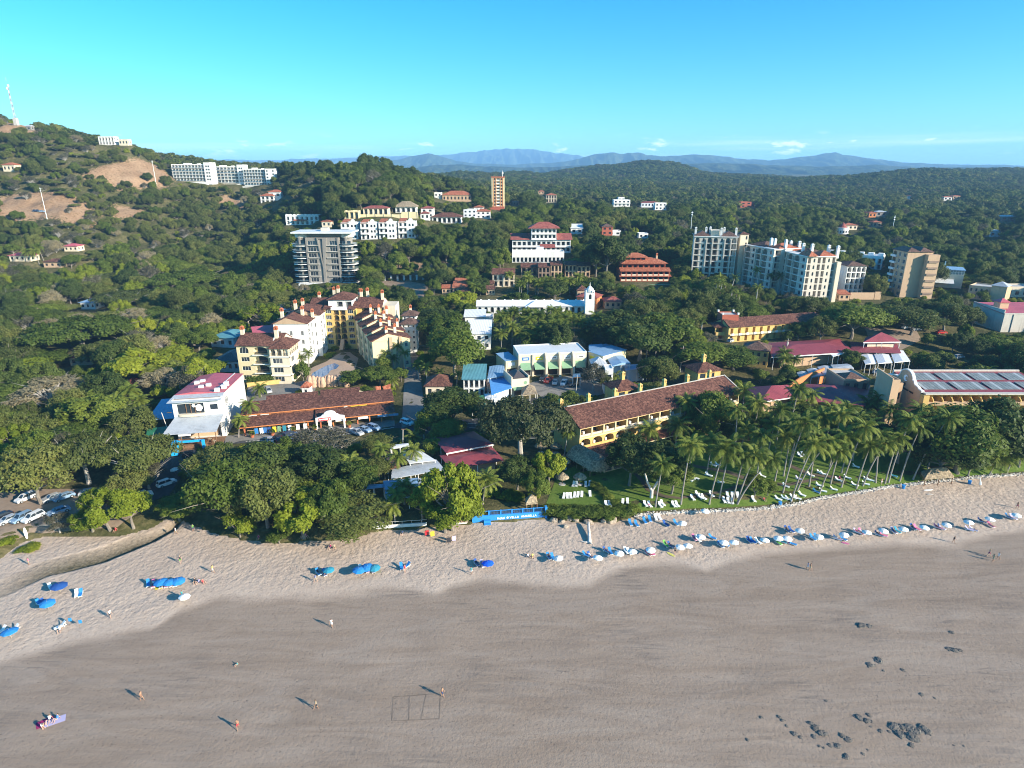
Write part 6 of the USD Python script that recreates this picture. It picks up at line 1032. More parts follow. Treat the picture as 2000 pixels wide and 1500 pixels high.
sheet('dirt_road',[(804,607),(826,607),(834,578),(836,556),(800,550),(740,548),(742,556),(800,562),(812,580)],'dirt',.10)
sheet('forecourt',[(440,872),(470,862),(700,844),(772,832),(770,820),(478,848),(440,852)],'paving',.13)
sheet('car_park',[(1030,750),(1120,734),(1196,744),(1186,768),(1100,788),(1062,782)],'paving',.12)
sheet('parking_ground',[(-80,1000),(0,962),(60,956),(170,955),(262,965),(275,1000),(230,1030),(150,1036),(60,1040),(0,1066),(-80,1082)],'dirt',.07)
sheet('driveway',[(486,752),(626,742),(612,768),(560,782),(478,790)],'paving',.10)
sheet('far_road',[(425,545),(465,524),(500,500),(512,508),(470,536),(430,556)],'asphalt',.15)
sheet('dirt_lot',[(1688,640),(1790,646),(1800,664),(1748,690),(1700,668)],'dirt',.08)
sheet('grass_field',[(735,520),(880,512),(890,524),(860,538),(745,545)],'dry_grass',.10)if 'dry_grass' in MAT else None
LAWN=sheet('lawn',[(1088,930),(1066,985),(1110,997),(1200,1000),(1258,998),(1340,994),(1430,991),(1500,986),(1600,969),(1700,954),(1800,940),(1860,932),(2000,921),(2080,914),(2080,884),(1900,892),(1760,866),(1640,856),(1500,856),(1400,872),(1330,884),(1200,892),(1130,905)],'lawn',.06)
for p in[[(1236,925),(1250,940),(1262,958),(1290,972),(1330,976),(1330,972),(1296,967),(1272,955),(1258,936),(1244,922)],[(1350,912),(1420,925),(1480,948),(1540,950),(1600,938),(1598,933),(1540,944),(1484,942),(1424,920),(1352,907)],[(1430,950),(1480,940),(1470,948),(1420,958)],[(1540,912),(1580,930),(1640,936),(1640,931),(1584,925),(1546,908)],[(1330,975),(1400,966),(1440,955),(1436,951),(1396,961),(1330,970)]]:sheet('path',p,'dirt_dark',.10,1.5,False)
DECK=sheet('pool_terrace',[(598,742),(604,722),(640,705),(684,688),(700,700),(692,730),(670,742),(640,748)],'pool_deck',.10)
POOL=sheet('pool',[(608,738),(612,729),(628,720),(640,714),(654,711),(661,715),(656,721),(646,724),(640,731),(626,738),(614,741)],'pool_water',.15,1.5)if False else None
M('pool_water',{'g':('geometry',{}),'n':('noise_texture',{'scale':1.5,'detail':3.}),'b':('bump',{'strength':.3,'distance':.05}),'p':('principled_bsdf',{'base_color':(.02,.11,.26),'roughness':.06,'specular_ior_level':.6})},[('g.position','n.vector'),('n.fac','b.height'),('b.normal','p.normal')])
sheet('pool',[(607,738),(611,729),(627,720),(640,714),(654,710),(663,714),(657,721),(646,724),(640,732),(626,739),(614,742)],'pool_water',.15,1.5)
# road markings
def stripe(pts,w,mat='road_paint',dz=.10,name='road_marking'):
 L=LineString([tuple(at(*q)[:2])for q in pts]);obj(name,drape(L.buffer(w/2,cap_style='flat'),dz,2.5),mat,kind='structure')
stripe([(1010,796),(1110,773),(1200,751),(1300,724)],.22);stripe([(480,863),(640,854),(770,836)],.2,dz=.17);stripe([(812,806),(862,830),(930,828)],.2)
def edge_wall():
 e=LineString(EDGE);a=e.project(Point(*G(1236,1003,1.3)[:2]));b=e.project(Point(*G(2090,920,1.3)[:2]));rr=np.random.default_rng(4);ms=[]
 L2=LineString([tuple(e.interpolate(s_).coords[0])for s_ in np.arange(a,b,1.2)])
 x=thing('sea_wall','low whitewashed rubble wall along the lawn edge above the sand','wall')
 for s in np.arange(a,b,.22):
  for k in range(3):
   p=e.interpolate(s);z=float(beach_z(p.x,p.y));r=rr.uniform(.10,.25);c=np.array([p.x+rr.normal()*.16,p.y+.25*rr.normal()-.1+.22*k,z+.08+.2*k+rr.normal()*.04])
   ms.append(hull(dirs(rr,9)*r*rr.uniform(.7,1.2,3)+c))
 cs=np.array(L2.coords);zz=beach_z(cs[:,0],cs[:,1]);obj('core',[hull([(p[0]+dx,p[1]+dy,z+q)for p,z in((cs[i],zz[i]),(cs[i+1],zz[i+1]))for dx,dy,q in((0,-.12,-.4),(0,.55,-.4),(0,0.1,.2),(0,.45,.3))])for i in range(len(cs)-1)],'wall_stone',x)
 o=obj('stone',ms,'wall_stone',x);tag(o,kind='stuff')
plain('wall_stone',(.56,.51,.455),.9,.38,1.2,3.0);edge_wall()
def blue_wall():
 A,B=at(922,1021),at(1067,1012);b=Bld('hotel_wall','bright blue beach wall with white painted lettering and framed fence panels',A,B,1.6,.4,'wall',base=float(beach_z(A[0],A[1]))-.1,kf=1,up=1.5);w=b.w;z1=float(beach_z(B[0],B[1]))-b.z
 b.part('wall',[hull([(x,y,zq)for x,zz in((0,0),(w,z1*0+.0))for y in(0,.35)for zq in(zz-1,zz+1.75)])],'paint_blue')
 n=8
 for i in range(n+1):
  u=w*[0,.145,.225,.235,.385,.535,.68,.825,1][i];u=min(max(u,.15),w-.15);b.part('post',[bx(u-.15,.04,1.753,u+.15,.3,2.95)],'paint_blue')
 b.part('rail',[bx(.3,.1,2.78,w-.3,.22,2.9)],'paint_blue')
 for i,(p,q)in enumerate([(0.01,.14),(.24,.38),(.39,.53),(.54,.675),(.685,.82),(.83,.99)]):b.part('panel',[bx(w*p+.2,.14,1.76,w*q-.2,.18,1.86)]+[bx(k-.02,.14,1.86,k+.02,.18,2.78)for k in np.linspace(w*p+.25,w*q-.25,12)],'sign_blue')
 b.part('step',[bx(w*.155,-1.5,-.6,w*.245,-.75,.25),bx(w*.155,-.74,-.6,w*.245,-.003,.8)],'paint_blue')
 def word(t,u,z,h):m=meshkit.text_mesh(t,h,.04,True);v=np.array(m.vertices);b.part('lettering',(np.stack([v[:,0]+u,-.005-v[:,2],v[:,1]+z],1),np.array(m.faces)),'sign_white')
 word('Hotel',w*.33,.58,.55);word('VILLA',w*.50,.64,.55);word('AMARILLA',w*.655,.72,.52)
 k=xz(extr(Point(w*.475,.90).buffer(.26).difference(Point(w*.475,.90).buffer(.10)),.04),-.045);b.part('mark',k,'sign_white')
 b.part('end_post',[bx(w-.35,-.25,-1,w+.15,.6,3.1)],'paint_blue')
 t=thing('trestle','white timber trestle stand at the end of the blue wall','stand',b.wp(-2.4,-.1,0),b.rz);obj('base',[bx(-1.2,-.2,-.8,1.2,.5,.45)],'wall_white',t);obj('frame',[cyl((-1.1,0,.45),(-1.0,0,2.6),.07),cyl((1.1,0,.45),(1.0,0,2.6),.07),cyl((-1.1,0,2.6),(1.1,0,2.6),.07),cyl((0,0,2.6),(-.9,0,.45),.06),cyl((0,0,2.6),(.9,0,.45),.06),cyl((0,0,2.6),(0,0,.45),.06)],'timber_pale',t);obj('backing',[bx(-1.0,.2,.46,1.0,.26,2.55)],'timber',t)
 p=at(790,1028);A2,B2=at(728,1033),at(834,1027);s=Bld('low_wall','low white wall before the beach tables and almond trees',A2,B2,.9,.35,'wall',base=min(A2[2],B2[2]),kf=.9);s.part('wall',[bx(0,0,-1,s.w,.35,.75)],'wall_white');s.part('rail',[bx(0,.1,1.5,s.w,.15,1.56)]+[bx(q,.1,.753,q+.06,.15,1.5)for q in np.arange(0,s.w,2.2)],'trim_white')
blue_wall()
def palapa(lab,pts,hgt,rise,ridge=None):return pavilion('palapa',lab,'palapa',pts,'thatch',hgt,rise,posts='timber',kf=.7,ridge=ridge,th=.45)
def long_palapa():
 A,B=at(1128,902),at(1167,924);d=B-A;d[2]=0;L=np.linalg.norm(d);x=thing('palapa','long grey thatched bar between hotel and garden lawn','palapa',(A+B)/2,math.atan2(d[1],d[0]));h=L/2
 def ring(r,z):return[(s*h+r*math.cos(a)*.8,r*math.sin(a),z)for s,a0 in((1,-math.pi/2),(-1,math.pi/2))for a in np.linspace(a0,a0+math.pi,9)]
 for r0,z0,r1,z1 in((3.4,2.1,3.1,2.75),(3.1,2.75,1.9,4.3)):obj('thatch',hull(ring(r0,z0)+ring(r1,z1)),'thatch',x)
 obj('thatch',hull(ring(1.9,4.3)+[(s*h*.85,0,5.5)for s in(-1,1)]),'thatch',x);rr=np.random.default_rng(3);R=np.array(ring(3.35,2.15));k=rr.integers(0,len(R),420);P=R[k]+(R[(k+1)%len(R)]-R[k])*rr.random((420,1))+.12*rr.normal(size=(420,3));obj('fringe',leaf_quads(P-[0,0,.15],P*[.3,1,0]+[0,0,.1],.22,rr),'thatch',x)
 for q in np.linspace(-h,h,4):
  for sg in(-1,1):obj('post',[cyl((q,sg*2.6,-.8),(q,sg*2.6,2.2),.12)],'timber',x)
 obj('bar_counter',[bx(-h*.6,-.5,-.3,h*.6,.5,1.1)],'timber',x);CLEAR.append(LineString([A[:2],B[:2]]).buffer(3.5));px,py,_=proj(np.array([A+[0,0,5],B+[0,0,2]]));keep(px.min()-8,py.min(),px.max()+12,py.max()+6,min(A[1],B[1]))
long_palapa();palapa('straw coloured thatched hut on the wall at the palm end of the lawn',[(1806,937),(1863,933),(1852,920),(1798,924)],2.3,2.2);palapa('small thatched hut beside the blue wall',[(1027,987),(1050,984),(1048,974),(1026,976)],2.2,2.2,'pyr')
plain('rock_tan',(.46,.30,.20),.9,.25,.5,2.5,bump=.08);plain('rock_dark',(.125,.110,.095),.75,.35,.7,3.0,bump=.06);plain('rock_grey',(.33,.27,.21),.9,.25,.8,3.0,bump=.05)
def garden():
 x=thing('rock_cascade','tan sculpted rock cascade wall beside the pool','rock wall');rr=np.random.default_rng(8)
 for i in range(13):
  u=606+i*6.0;p=at(u,757-.3*i);m=trimesh.creation.icosphere(3,1.0);v=np.array(m.vertices);v=v*[1.0+.3*rr.random(),1.3,2.5+.9*rr.random()];v+=.22*(meshkit.fbm(v*1.4+i*7,3,5)[:,None]-.5)*2.4*np.array(m.vertices);obj('rock',(v+p+[0,1.0+.5*rr.normal(),.9],np.array(m.faces)),'rock_tan',x,smooth=True)
 CLEAR.append(Polygon([at(603,760)[:2],at(686,754)[:2],at(686,738)[:2],at(603,740)[:2]]));keep(604,730,686,756,213);CLEAR.append(poly_at([(604,720),(640,700),(700,690),(720,720),(700,752),(690,764),(604,770)]))
 A,B=T(589,757,199),T(604,756,199);g=Bld('guard_house','little white guard house with a red pyramid roof by the driveway',A,B,2.9,2.8,'kiosk',base=A[2]-2.9,kf=1,up=1.6);g.shell('wall_white',{'front':[(.8,.1,1.7,2.1,'w')]});g.hip('tile_red',rise=1.6,oh=.4,pyr=True)
 A,B=at(483,757),at(549,750);g=Bld('garden_wall','yellow garden wall under the clipped hedge',A,B,1.7,.4,'wall',base=min(A[2],B[2]),kf=1);g.part('wall',[bx(0,0,-2,g.w,.4,1.7)],'wall_yellow')
 h=thing('hedge','clipped green hedge on top of the yellow garden wall','hedge');P=g.wp(0,0,0);n=2600;u=rr.random((n,3))*[g.w,1.6,2.4]+[0,.5,.8];f=rr.integers(0,3,n);u[f==0,2]=3.2;u[f==1,1]=.5;u+=.15*rr.normal(size=(n,3));lv,lf=leaf_quads(u,dirs(rr,n)+[0,-.6,.8],.22,rr);c,s=math.cos(g.rz),math.sin(g.rz);obj('foliage',(np.stack([lv[:,0]*c-lv[:,1]*s,lv[:,0]*s+lv[:,1]*c,lv[:,2]],1)+P,lf),'leaf_green',h);obj('stems',moved(bx(.1,.8,.6,g.w-.1,1.8,2.9),P,g.rz),'leaf_dark',h)
 for i,(u,v)in enumerate([(965,548),(1010,0)][:0]):pass
 for i in range(7):A=at(752+i*12.5,548-.3*i);g=thing('gate_pillar',['white square pillar at the field end of the pillar line','second white pillar along the field fence','third white pillar along the field fence','middle white pillar along the field fence','fifth white pillar along the field fence','sixth white pillar along the field fence','white pillar nearest the dirt road'][i],'pillar',A,0,'white pillars along the dry field');obj('shaft',[bx(-.5,-.5,-1,.5,.5,2.5)],'wall_white',g);obj('cap',[bx(-.6,-.6,2.5,.6,.6,2.7)],'trim_white',g)
 keep(748,540,832,550,350)
 # mast on the hill
 A=T(29.5,231,620);m=thing('radio_mast','red and white lattice radio mast on the hilltop','mast',A);H=28.
 for k in range(12):
  z0,z1=H/12*k,H/12*(k+1);r0,r1=.85-.05*k,.8-.05*k;S=[]
  for a in range(3):
   q0=np.array([r0*math.cos(2.1*a),r0*math.sin(2.1*a),z0]);q1=np.array([r1*math.cos(2.1*a),r1*math.sin(2.1*a),z1]);q2=np.array([r1*math.cos(2.1*(a+1)),r1*math.sin(2.1*(a+1)),z1]);S+=[cyl(q0,q1,.09,n=5),cyl(q0,q2,.06,n=4)]
  obj('lattice_section',S,'sign_white' if k%2 else 'terracotta',m)
 obj('foundation',[bx(-1.5,-1.5,-6,1.5,1.5,.1)],'slab_grey',m);obj('antenna_panel',[bx(-.9,-.9,24,-.4,.9,26),bx(.4,-.9,26.5,.9,.9,28),cyl((0,0,31),(0,0,34),.06,n=4)],'sign_white',m);keep(10,165,40,225,620)
 for lab,px,py,y,hh in(('thin white antenna mast in the woods beyond the big condos',1740,465,520,18),('thin antenna mast behind the long white hall row',1349,450,480,14),('white mast on the hill saddle by the bare slope',84,393,450,9),('pole beside the hillside hotel cutting',301,337,570,10)):
  t=thing('antenna_mast',lab,'mast',T(px,py,y));obj('pole',[cyl((0,0,-12),(0,0,hh),.22,.1,6)],'sign_white',t);obj('aerial',[bx(-.7,-.1,hh*.9,.7,.1,hh*.93),bx(-.5,-.1,hh*.8,.5,.1,hh*.83)],'sign_white',t)
garden()
def poles():
 P=[]
 for i,(lab,px,py,hh)in enumerate((('street pole with crossarm at the road corner by the maroon beach roof',828,858,9),('concrete street lamp pole by the beach lot entrance',786,876,6),('leaning white pole beside the restaurant stairs',337,862,9),('power pole behind the hotel ridge near the gatehouse',1287,752,9.5),('power pole by the great round tree before the corner lodge',1328,726,10),('power pole with transformer before the market pavilion',1531,705,9),('thin pole in the carpark before the plaza',1124,770,7))):
  A=at(px,py);t=thing('utility_pole',lab,'pole',A);obj('pole',[cyl((0,0,-1),(0.5 if i!=2 else-1.6,0,hh),.15,.10,7)],'wall_concrete',t);obj('crossarm',[bx(-.7,-.06,hh-.9,1.7,.06,hh-.75)]if i not in(1,2)else[bx(0,-.1,hh-.15,1.2,.1,hh)],'timber',t);P.append(A+[0.5,0,hh-.7])
  if i==5:obj('transformer',[cyl((.6,.3,hh-2.4),(.6,.3,hh-1.4),.32,n=10)],'slab_grey',t)
 for n,(i,j)in enumerate(((0,3),(3,4),(4,5))):
  for k in(-.6,.6):
   s=np.linspace(0,1,14)[:,None];q=P[i]+(P[j]-P[i])*s+[k*.5,k,0];q[:,2]-=(4*s*(1-s)*1.2)[:,0]
   o=obj('power_line',tube(q,.025,4),'iron');tag(o,[['power line over the road from corner pole to hotel ridge, seaward strand','power line over the road from corner pole to hotel ridge, inland strand'],['short power line behind the hotel ridge, seaward strand','short power line behind the hotel ridge, inland strand'],['power line from the round tree to the market pavilion, seaward strand','power line from the round tree to the market pavilion, inland strand']][n][k>0],'power line')
poles()
# a court scratched into the wet sand
M('sand_groove',{'g':('geometry',{}),'n':('noise_texture',{'scale':.9,'detail':4.}),'r':('rgb_ramp',{'ramp':[(.35,(.15,.115,.09)),(.6,(.235,.18,.138))]}),'p':('principled_bsdf',{'roughness':.9,'specular_ior_level':.2})},[('g.position','n.vector'),('n.fac','r.fac'),('r.color','p.base_color')])
for i,q in enumerate([[(768,1360),(860,1354)],[(765,1407),(858,1402)],[(768,1360),(765,1407)],[(860,1354),(858,1402)],[(800,1358),(798,1405)],[(832,1356),(822,1404)],[(768,1382),(790,1381)]]):
 L=LineString([tuple(G(*k,.25)[:2])for k in q]);obj('sand_drawing',drape(L.buffer(.075,cap_style='flat'),.016,1.2,lambda x,y:surf(x,y)),'sand_groove',kind='structure')
# ---------------- placed trees and palms ----------------
MANUAL=[]
def tree_at(kd,cxp,cyp,rpx,bx_,by_,lab,hfix=None):
 """a tree whose crown centre and half width are given in pixels, standing at the pixel of its foot"""
 p=at(bx_,by_);_,_,w=proj(p);K=KIND[kd];R=rpx*w/FPX;s=R/K['R']
 q=T(cxp,cyp,p[1]);H=max((q[2]-p[2])/.66,K['H']*s*.45);sz=min(H/K['H'],1.55*s)
 copy_of(KIND[kd]['p'],KNAME.get(kd,'tree'),lab,'tree',(q[0]*.85+p[0]*.15,p[1],p[2]-.1),rngM.uniform(0,6.28),None,(s,s,sz))
 CLEAR.append(Point(q[0],p[1]).buffer(R*.8));MANUAL.append((q[0],p[1]))
rngM=np.random.default_rng(15)
KNAME={'rain_tree':'rain_tree','umbrella_olive':'acacia_tree','umbrella_green':'acacia_tree','bare_pale':'leafless_tree','bare_grey':'leafless_tree','broad_bright':'almond_tree','broad_bright_b':'almond_tree','small_round':'small_tree','small_dark':'small_tree','shrub':'shrub','shrub_dark':'shrub'}
for a in[('broad_bright',205,985,42,205,1036,'broad yellow green beach almond between the parked cars and the creek'),('broad_bright_b',252,985,32,252,1030,'rounded yellow green almond leaning toward the creek mouth'),('broad_bright_b',175,1008,28,178,1038,'low yellow green almond in front of the parked cars'),
 ('bare_grey',112,1018,26,115,1040,'sparse grey bush tree beside the parked white cars'),('broad_olive',62,915,58,80,985,'big olive tree with a pale trunk over the dirt carpark'),('umbrella_olive',160,885,70,175,945,'wide flat olive acacia over the dirt carpark'),('umbrella_olive',265,885,72,262,940,'second wide flat acacia reaching to the street'),('broad_olive_b',250,940,40,245,975,'pale olive tree over the carpark entrance'),('bare_grey',285,925,34,290,955,'nearly leafless grey tree beside the street'),
 ('broad_green',345,985,34,352,1018,'leaning green tree on the bank of the creek mouth'),('small_round',465,1018,25,467,1050,'small round bright tree standing alone on the sand edge'),('small_dark',545,1045,22,547,1062,'low bright bush tree on the sand edge'),('broad_bright',588,995,48,590,1050,'tall bright almond on the sand edge amid olive trees'),('broad_olive',690,1005,62,690,1048,'large yellow olive tree overhanging the sand beside the low white wall'),('broad_green',640,975,42,645,1040,'green tree squeezed between almonds at the sand edge'),('broad_green_b',440,955,62,440,1030,'big dull green tree at the sand edge nearest the creek'),('broad_olive_b',515,960,60,515,1030,'big olive tree behind the small round bright tree'),('broad_green',555,885,36,555,930,'bright green tree by the street behind the olive trees'),('broad_dark',630,905,58,630,955,'dark tree with bare pale branches behind the beach almonds'),('bare_grey',620,865,56,622,905,'grey twiggy tree along the street before the shops'),('broad_olive',420,905,50,418,950,'dull green tree at the street corner before the restaurant'),('broad_dark_b',500,905,55,500,960,'dark tree in shade behind the sand edge trees'),
 ('broad_green',700,930,36,700,975,'leafy green tree beside the tall beach palm'),('broad_olive',738,865,28,735,890,'small olive tree by the beach lot entrance'),('broad_bright',882,955,46,878,1036,'tall bright almond beside the blue wall'),('broad_bright_b',868,1005,42,872,1040,'lower bright almond mass beside the blue wall'),('broad_bright_b',912,985,28,905,1020,'bright almond leaning over the timber trestle'),('broad_bright_b',823,975,24,825,1015,'small bright almond over the beach tables'),
 ('small_dark',845,870,20,845,890,'small green tree beside the maroon beach hotel roof'),('rain_tree',1018,822,92,1012,895,'enormous grey branched rain tree over the road before the hotel'),('broad_dark_b',884,790,52,886,838,'dense dark round tree at the road corner beside the lane'),('broad_green_b',888,680,52,890,735,'large domed green tree beside the white villa'),('broad_green',870,640,44,872,690,'green tree behind the domed tree at the lane'),('broad_dark_b',850,625,36,848,660,'dark tree along the lane opposite the stair towers'),
 ('broad_dark',1235,890,48,1215,948,'big dark green tree on the lawn before the arcades'),('broad_dark_b',1290,895,46,1280,945,'second big dark green tree on the lawn before the arcades'),('broad_green',1315,925,36,1310,965,'lower dark green tree beside the forked white trunk'),('broad_bright',1072,905,28,1062,950,'bright crowned tree on two pale stems beside the small thatched hut'),('broad_green',1045,945,26,1052,985,'shaggy green tree beside the small thatched hut'),('broad_dark',1010,920,36,1012,960,'dark tree in shade behind the blue wall garden'),
 ('broad_green_b',1885,850,72,1880,925,'huge bright green dome tree before the hotel with solar panels'),('broad_dark',1840,880,60,1835,928,'dark tree between the leaning palms and the dome tree'),('broad_dark_b',1960,830,62,1960,905,'dark tree mass beyond the dome tree'),('broad_dark',2000,865,50,2000,912,'dark tree at the edge of view beyond the dome tree'),('broad_dark_b',1760,860,46,1765,905,'dark tree behind the palm trunks near the tan tower'),('broad_green',1590,815,42,1590,850,'green tree below the lobby roof'),('broad_green',1650,815,40,1650,852,'second green tree below the lobby roof'),('broad_dark',1540,820,34,1540,850,'dark tree between dining hall and lawn'),('small_dark',1475,945,22,1478,970,'small round tree on the lawn among loungers'),('small_dark',1502,950,16,1500,968,'little tree beside the small round lawn tree'),('broad_dark',1440,830,34,1445,865,'dark tree at the end of the arcaded hotel'),
 ('broad_green_b',1370,690,52,1365,722,'wide flat green tree behind the hotel ridge'),('broad_green_b',1435,695,44,1432,722,'flat topped green tree by the road bend'),('broad_dark',1250,655,60,1255,705,'large dark tree with pale limbs inland of the plaza'),('broad_dark_b',1205,635,48,1205,680,'dark glossy tree beside the palm grove'),('broad_green',1300,640,52,1300,690,'dull green tree with a sloping crown beyond the plaza roofs'),('broad_green_b',1667,622,54,1672,662,'big round yellow green tree hiding the motel row end'),('broad_olive',1785,620,46,1785,655,'dark brownish tree over the dirt lot'),('broad_olive_b',1850,610,44,1850,645,'brownish tree behind the dirt lot'),('broad_dark_b',1728,612,32,1728,640,'dark green tree between the round tree and the dirt lot'),
 ('broad_bright',512,612,34,514,645,'vivid yellow green mango tree behind the bay block'),('broad_bright',270,708,52,272,752,'vivid yellow green mango with a broad clumpy crown in the garden'),('broad_bright_b',335,690,34,335,715,'smaller yellow green mango beside the broad one'),('broad_bright_b',400,725,40,402,750,'yellow green tree behind the restaurant roof'),('broad_bright_b',52,722,44,55,750,'yellow green tree beside the pale blossoming tree'),('broad_green',88,700,38,88,725,'rounded green tree behind the pale blossoming tree'),('bare_pale',92,762,70,95,800,'pale beige blossoming leafless tree'),('broad_green',180,800,52,180,850,'green tree mass in front of the pale blossoming tree'),('broad_green_b',140,850,52,142,880,'rounded dull green tree above the carpark acacias'),('umbrella_green',155,645,88,150,690,'very wide acacia with pale limbs in the left woods'),('umbrella_olive',245,580,56,248,606,'flat topped acacia with visible limbs by the white and blue roof'),('umbrella_green',355,545,62,355,575,'flat green acacia behind the beige dome tree'),('bare_pale',318,556,36,318,580,'beige dome shaped leafless tree in the left woods'),('bare_grey',245,630,34,248,655,'pinkish grey leafless tree among the acacias'),('bare_grey',430,590,28,430,618,'grey leafless tree behind the teal roofed house'),('broad_green',385,660,32,385,690,'green tree beside the teal roofed house'),('broad_olive',190,685,34,190,715,'olive tree beside the maroon garden roof'),
 ('broad_bright',895,583,30,893,610,'vivid green tree before the terracotta cabins'),('broad_dark',1185,490,34,1185,545,'tall dark tree beside the brick red hotel'),('broad_dark_b',1165,500,28,1165,540,'dark tree behind the brown row houses'),('bare_grey',1160,730,22,1160,765,'leafless tree before the white entrance porch'),('broad_olive',1180,735,16,1180,765,'wispy tree by the plaza stair tower'),('small_dark',690,735,24,690,752,'glossy green bush tree beside the rock cascade'),('small_dark',590,722,13,590,745,'dark shrub tree beside the pool')]:tree_at(*a)
for i,(px,py)in enumerate([(1078,1003),(1092,1005),(1106,1006),(1121,1006),(1136,1006),(1150,1006),(1164,1006),(1178,1006),(1192,1007),(1206,1006),(1220,1005),(1233,1003),(1160,950),(1170,958),(1180,966),(1190,975),(1199,985),(1206,993),(64,1070),(52,1074),(18,1058),(2,1064),(588,770),(642,768),(1000,968),(1012,975),(990,975),(700,745),(720,742)]):
 p=at(px,py);OR='first second third fourth fifth sixth seventh eighth ninth tenth eleventh twelfth'.split();s=1.0 if i<12 else .6 if i<18 else .8;lab=OR[i]+' leafy shrub of the seaward hedge counted from the blue wall' if i<12 else OR[i-12]+' low shrub of the dividing border, counted toward the sand' if i<18 else['beach creeper mound beside the creek sand','second creeper mound by the creek sand','creeper mound under the parked cars','creeper mound at the edge by the parked cars','shrub beside the guard house','young shrub before the rock cascade','banana clump in the blue wall garden','second banana clump in the blue wall garden','shrub in the shade of the blue wall garden','shrub beside the royal palms','second shrub beside the royal palms'][i-18]
 copy_of(KIND['shrub' if i>=18 else 'shrub_dark']['p'],'shrub',lab,'shrub',p,i*1.7,'seaward hedge shrubs' if i<12 else 'border shrubs' if i<18 else None,(1.5*s,1.1*s,(.75 if i<18 or i>21 else .4)*s*1.2))
NP=[0]
PGRP={}
def palm_at(cxp,cyp,bxp,byp,lab,kind='coco',dy=0.0,sc=1.0,group=None,bend=0.0,hmin=3.0):
 p=at(bxp,byp);top=T(cxp,cyp,p[1]+dy)
 if top[2]-p[2]<hmin:top[2]=p[2]+hmin
 k=NP[0];NP[0]+=1
 x=thing('royal_palm' if kind=='royal' else 'coconut_palm',lab,'palm tree',p,0.0,group)
 obj('trunk',palm_mesh((0,0,0),top-p,bend,.26 if kind=='royal' else .19,.18 if kind=='royal' else .12),'palm_bark' if kind!='royal' else 'bark_pale',x,smooth=True)
 C={'coco':PALM_CROWNS,'royal':ROYAL,'dense':DENSE_PALM}[kind];c=x.GetPath().AppendChild('crown');q=UsdGeom.Xform.Define(stage,c);q.AddTranslateOp().Set(Gf.Vec3d(*map(float,top-p)));q.AddRotateZOp().Set((k*77)%50-25.0 if kind=='coco' else k*77%360);q.AddScaleOp().Set(Gf.Vec3f(sc,sc,sc))
 q.GetPrim().GetReferences().AddInternalReference('/World/Kinds/'+{'coco':'palm_crown_','royal':'royal_crown_','dense':'dense_crown_'}[kind]+str(k%len(C)));q.GetPrim().SetInstanceable(True)
 CLEAR.append(Point(p[0],p[1]).buffer(1.2));MANUAL.append((p[0],p[1]))
for nm,C in(('palm_crown_',PALM_CROWNS),('royal_crown_',ROYAL),('dense_crown_',DENSE_PALM)):
 for i,m in enumerate(C):pr=proto(nm+str(i));obj('fronds',m,'leaf_palm',pr);obj('nuts',NUTS[0],'frond_dry',pr)
LP=[(1392,862,1381,921),(1429,869,1405,974),(1411,791,1402,841),(1454,762,1447,828),(1482,788,1470,865),(1513,828,1501,881),(1566,788,1566,835),(1563,828,1541,912),(1476,890,1440,983),(1502,896,1473,943),(1535,853,1513,940),(1572,825,1529,962),(1606,813,1569,903),(1643,810,1620,912),(1619,862,1557,958),(1665,859,1643,924),(1690,834,1643,952),(1696,788,1691,819),(1718,779,1705,822),(1730,865,1685,949),(1714,848,1710,943),(1764,819,1757,844),(1780,819,1735,943),(1798,834,1757,940),(1823,813,1795,903),(1854,816,1783,937),(1867,890,1863,918),(1905,893,1890,930),(1953,896,1932,928),(1984,887,1966,924),(1925,726,1918,772),(1296,789,1291,834),(1308,801,1305,837),(1342,784,1331,851),(1349,808,1341,851),(1233,815,1226,858),(1358,868,1341,935),(1387,856,1370,938),(1389,860,1394,938),(1433,863,1413,938),(1295,906,1280,990),(1471,884,1471,960),(1350,870,1330,985),(1390,862,1354,982),(1433,866,1404,976),(1510,896,1440,985),(1590,870,1545,980),(1605,820,1590,905),(1560,760,1540,850),(1640,880,1600,965),(1460,840,1440,900),(1585,770,1575,830),(1440,800,1432,905),(1525,800,1512,900),(1548,835,1530,930),(1597,850,1580,950),(1625,800,1610,880),(1655,800,1642,880),(1680,815,1665,900),(1700,870,1672,955),(1740,800,1722,890),(1755,855,1728,945),(1490,850,1475,950),(1455,890,1430,985),(1415,880,1385,985),(1270,840,1262,885),(1325,830,1318,880),(1800,800,1770,900),(1840,830,1812,915),(1650,850,1622,945)]
for i,(a,b,c,d)in enumerate(LP):
 dup=any(abs(a-q[0])<8 and abs(b-q[1])<8 for q in LP[:i])
 if dup:continue
 near='before the arcaded hotel' if a<1360 else 'on the lawn seaward of the dining hall' if a<1560 else 'on the lawn below the lobby roof' if a<1720 else 'on the lawn below the tan tower' if a<1860 else 'by the sand beyond the straw hut'
 PGRP.setdefault(near,[]).append(i)
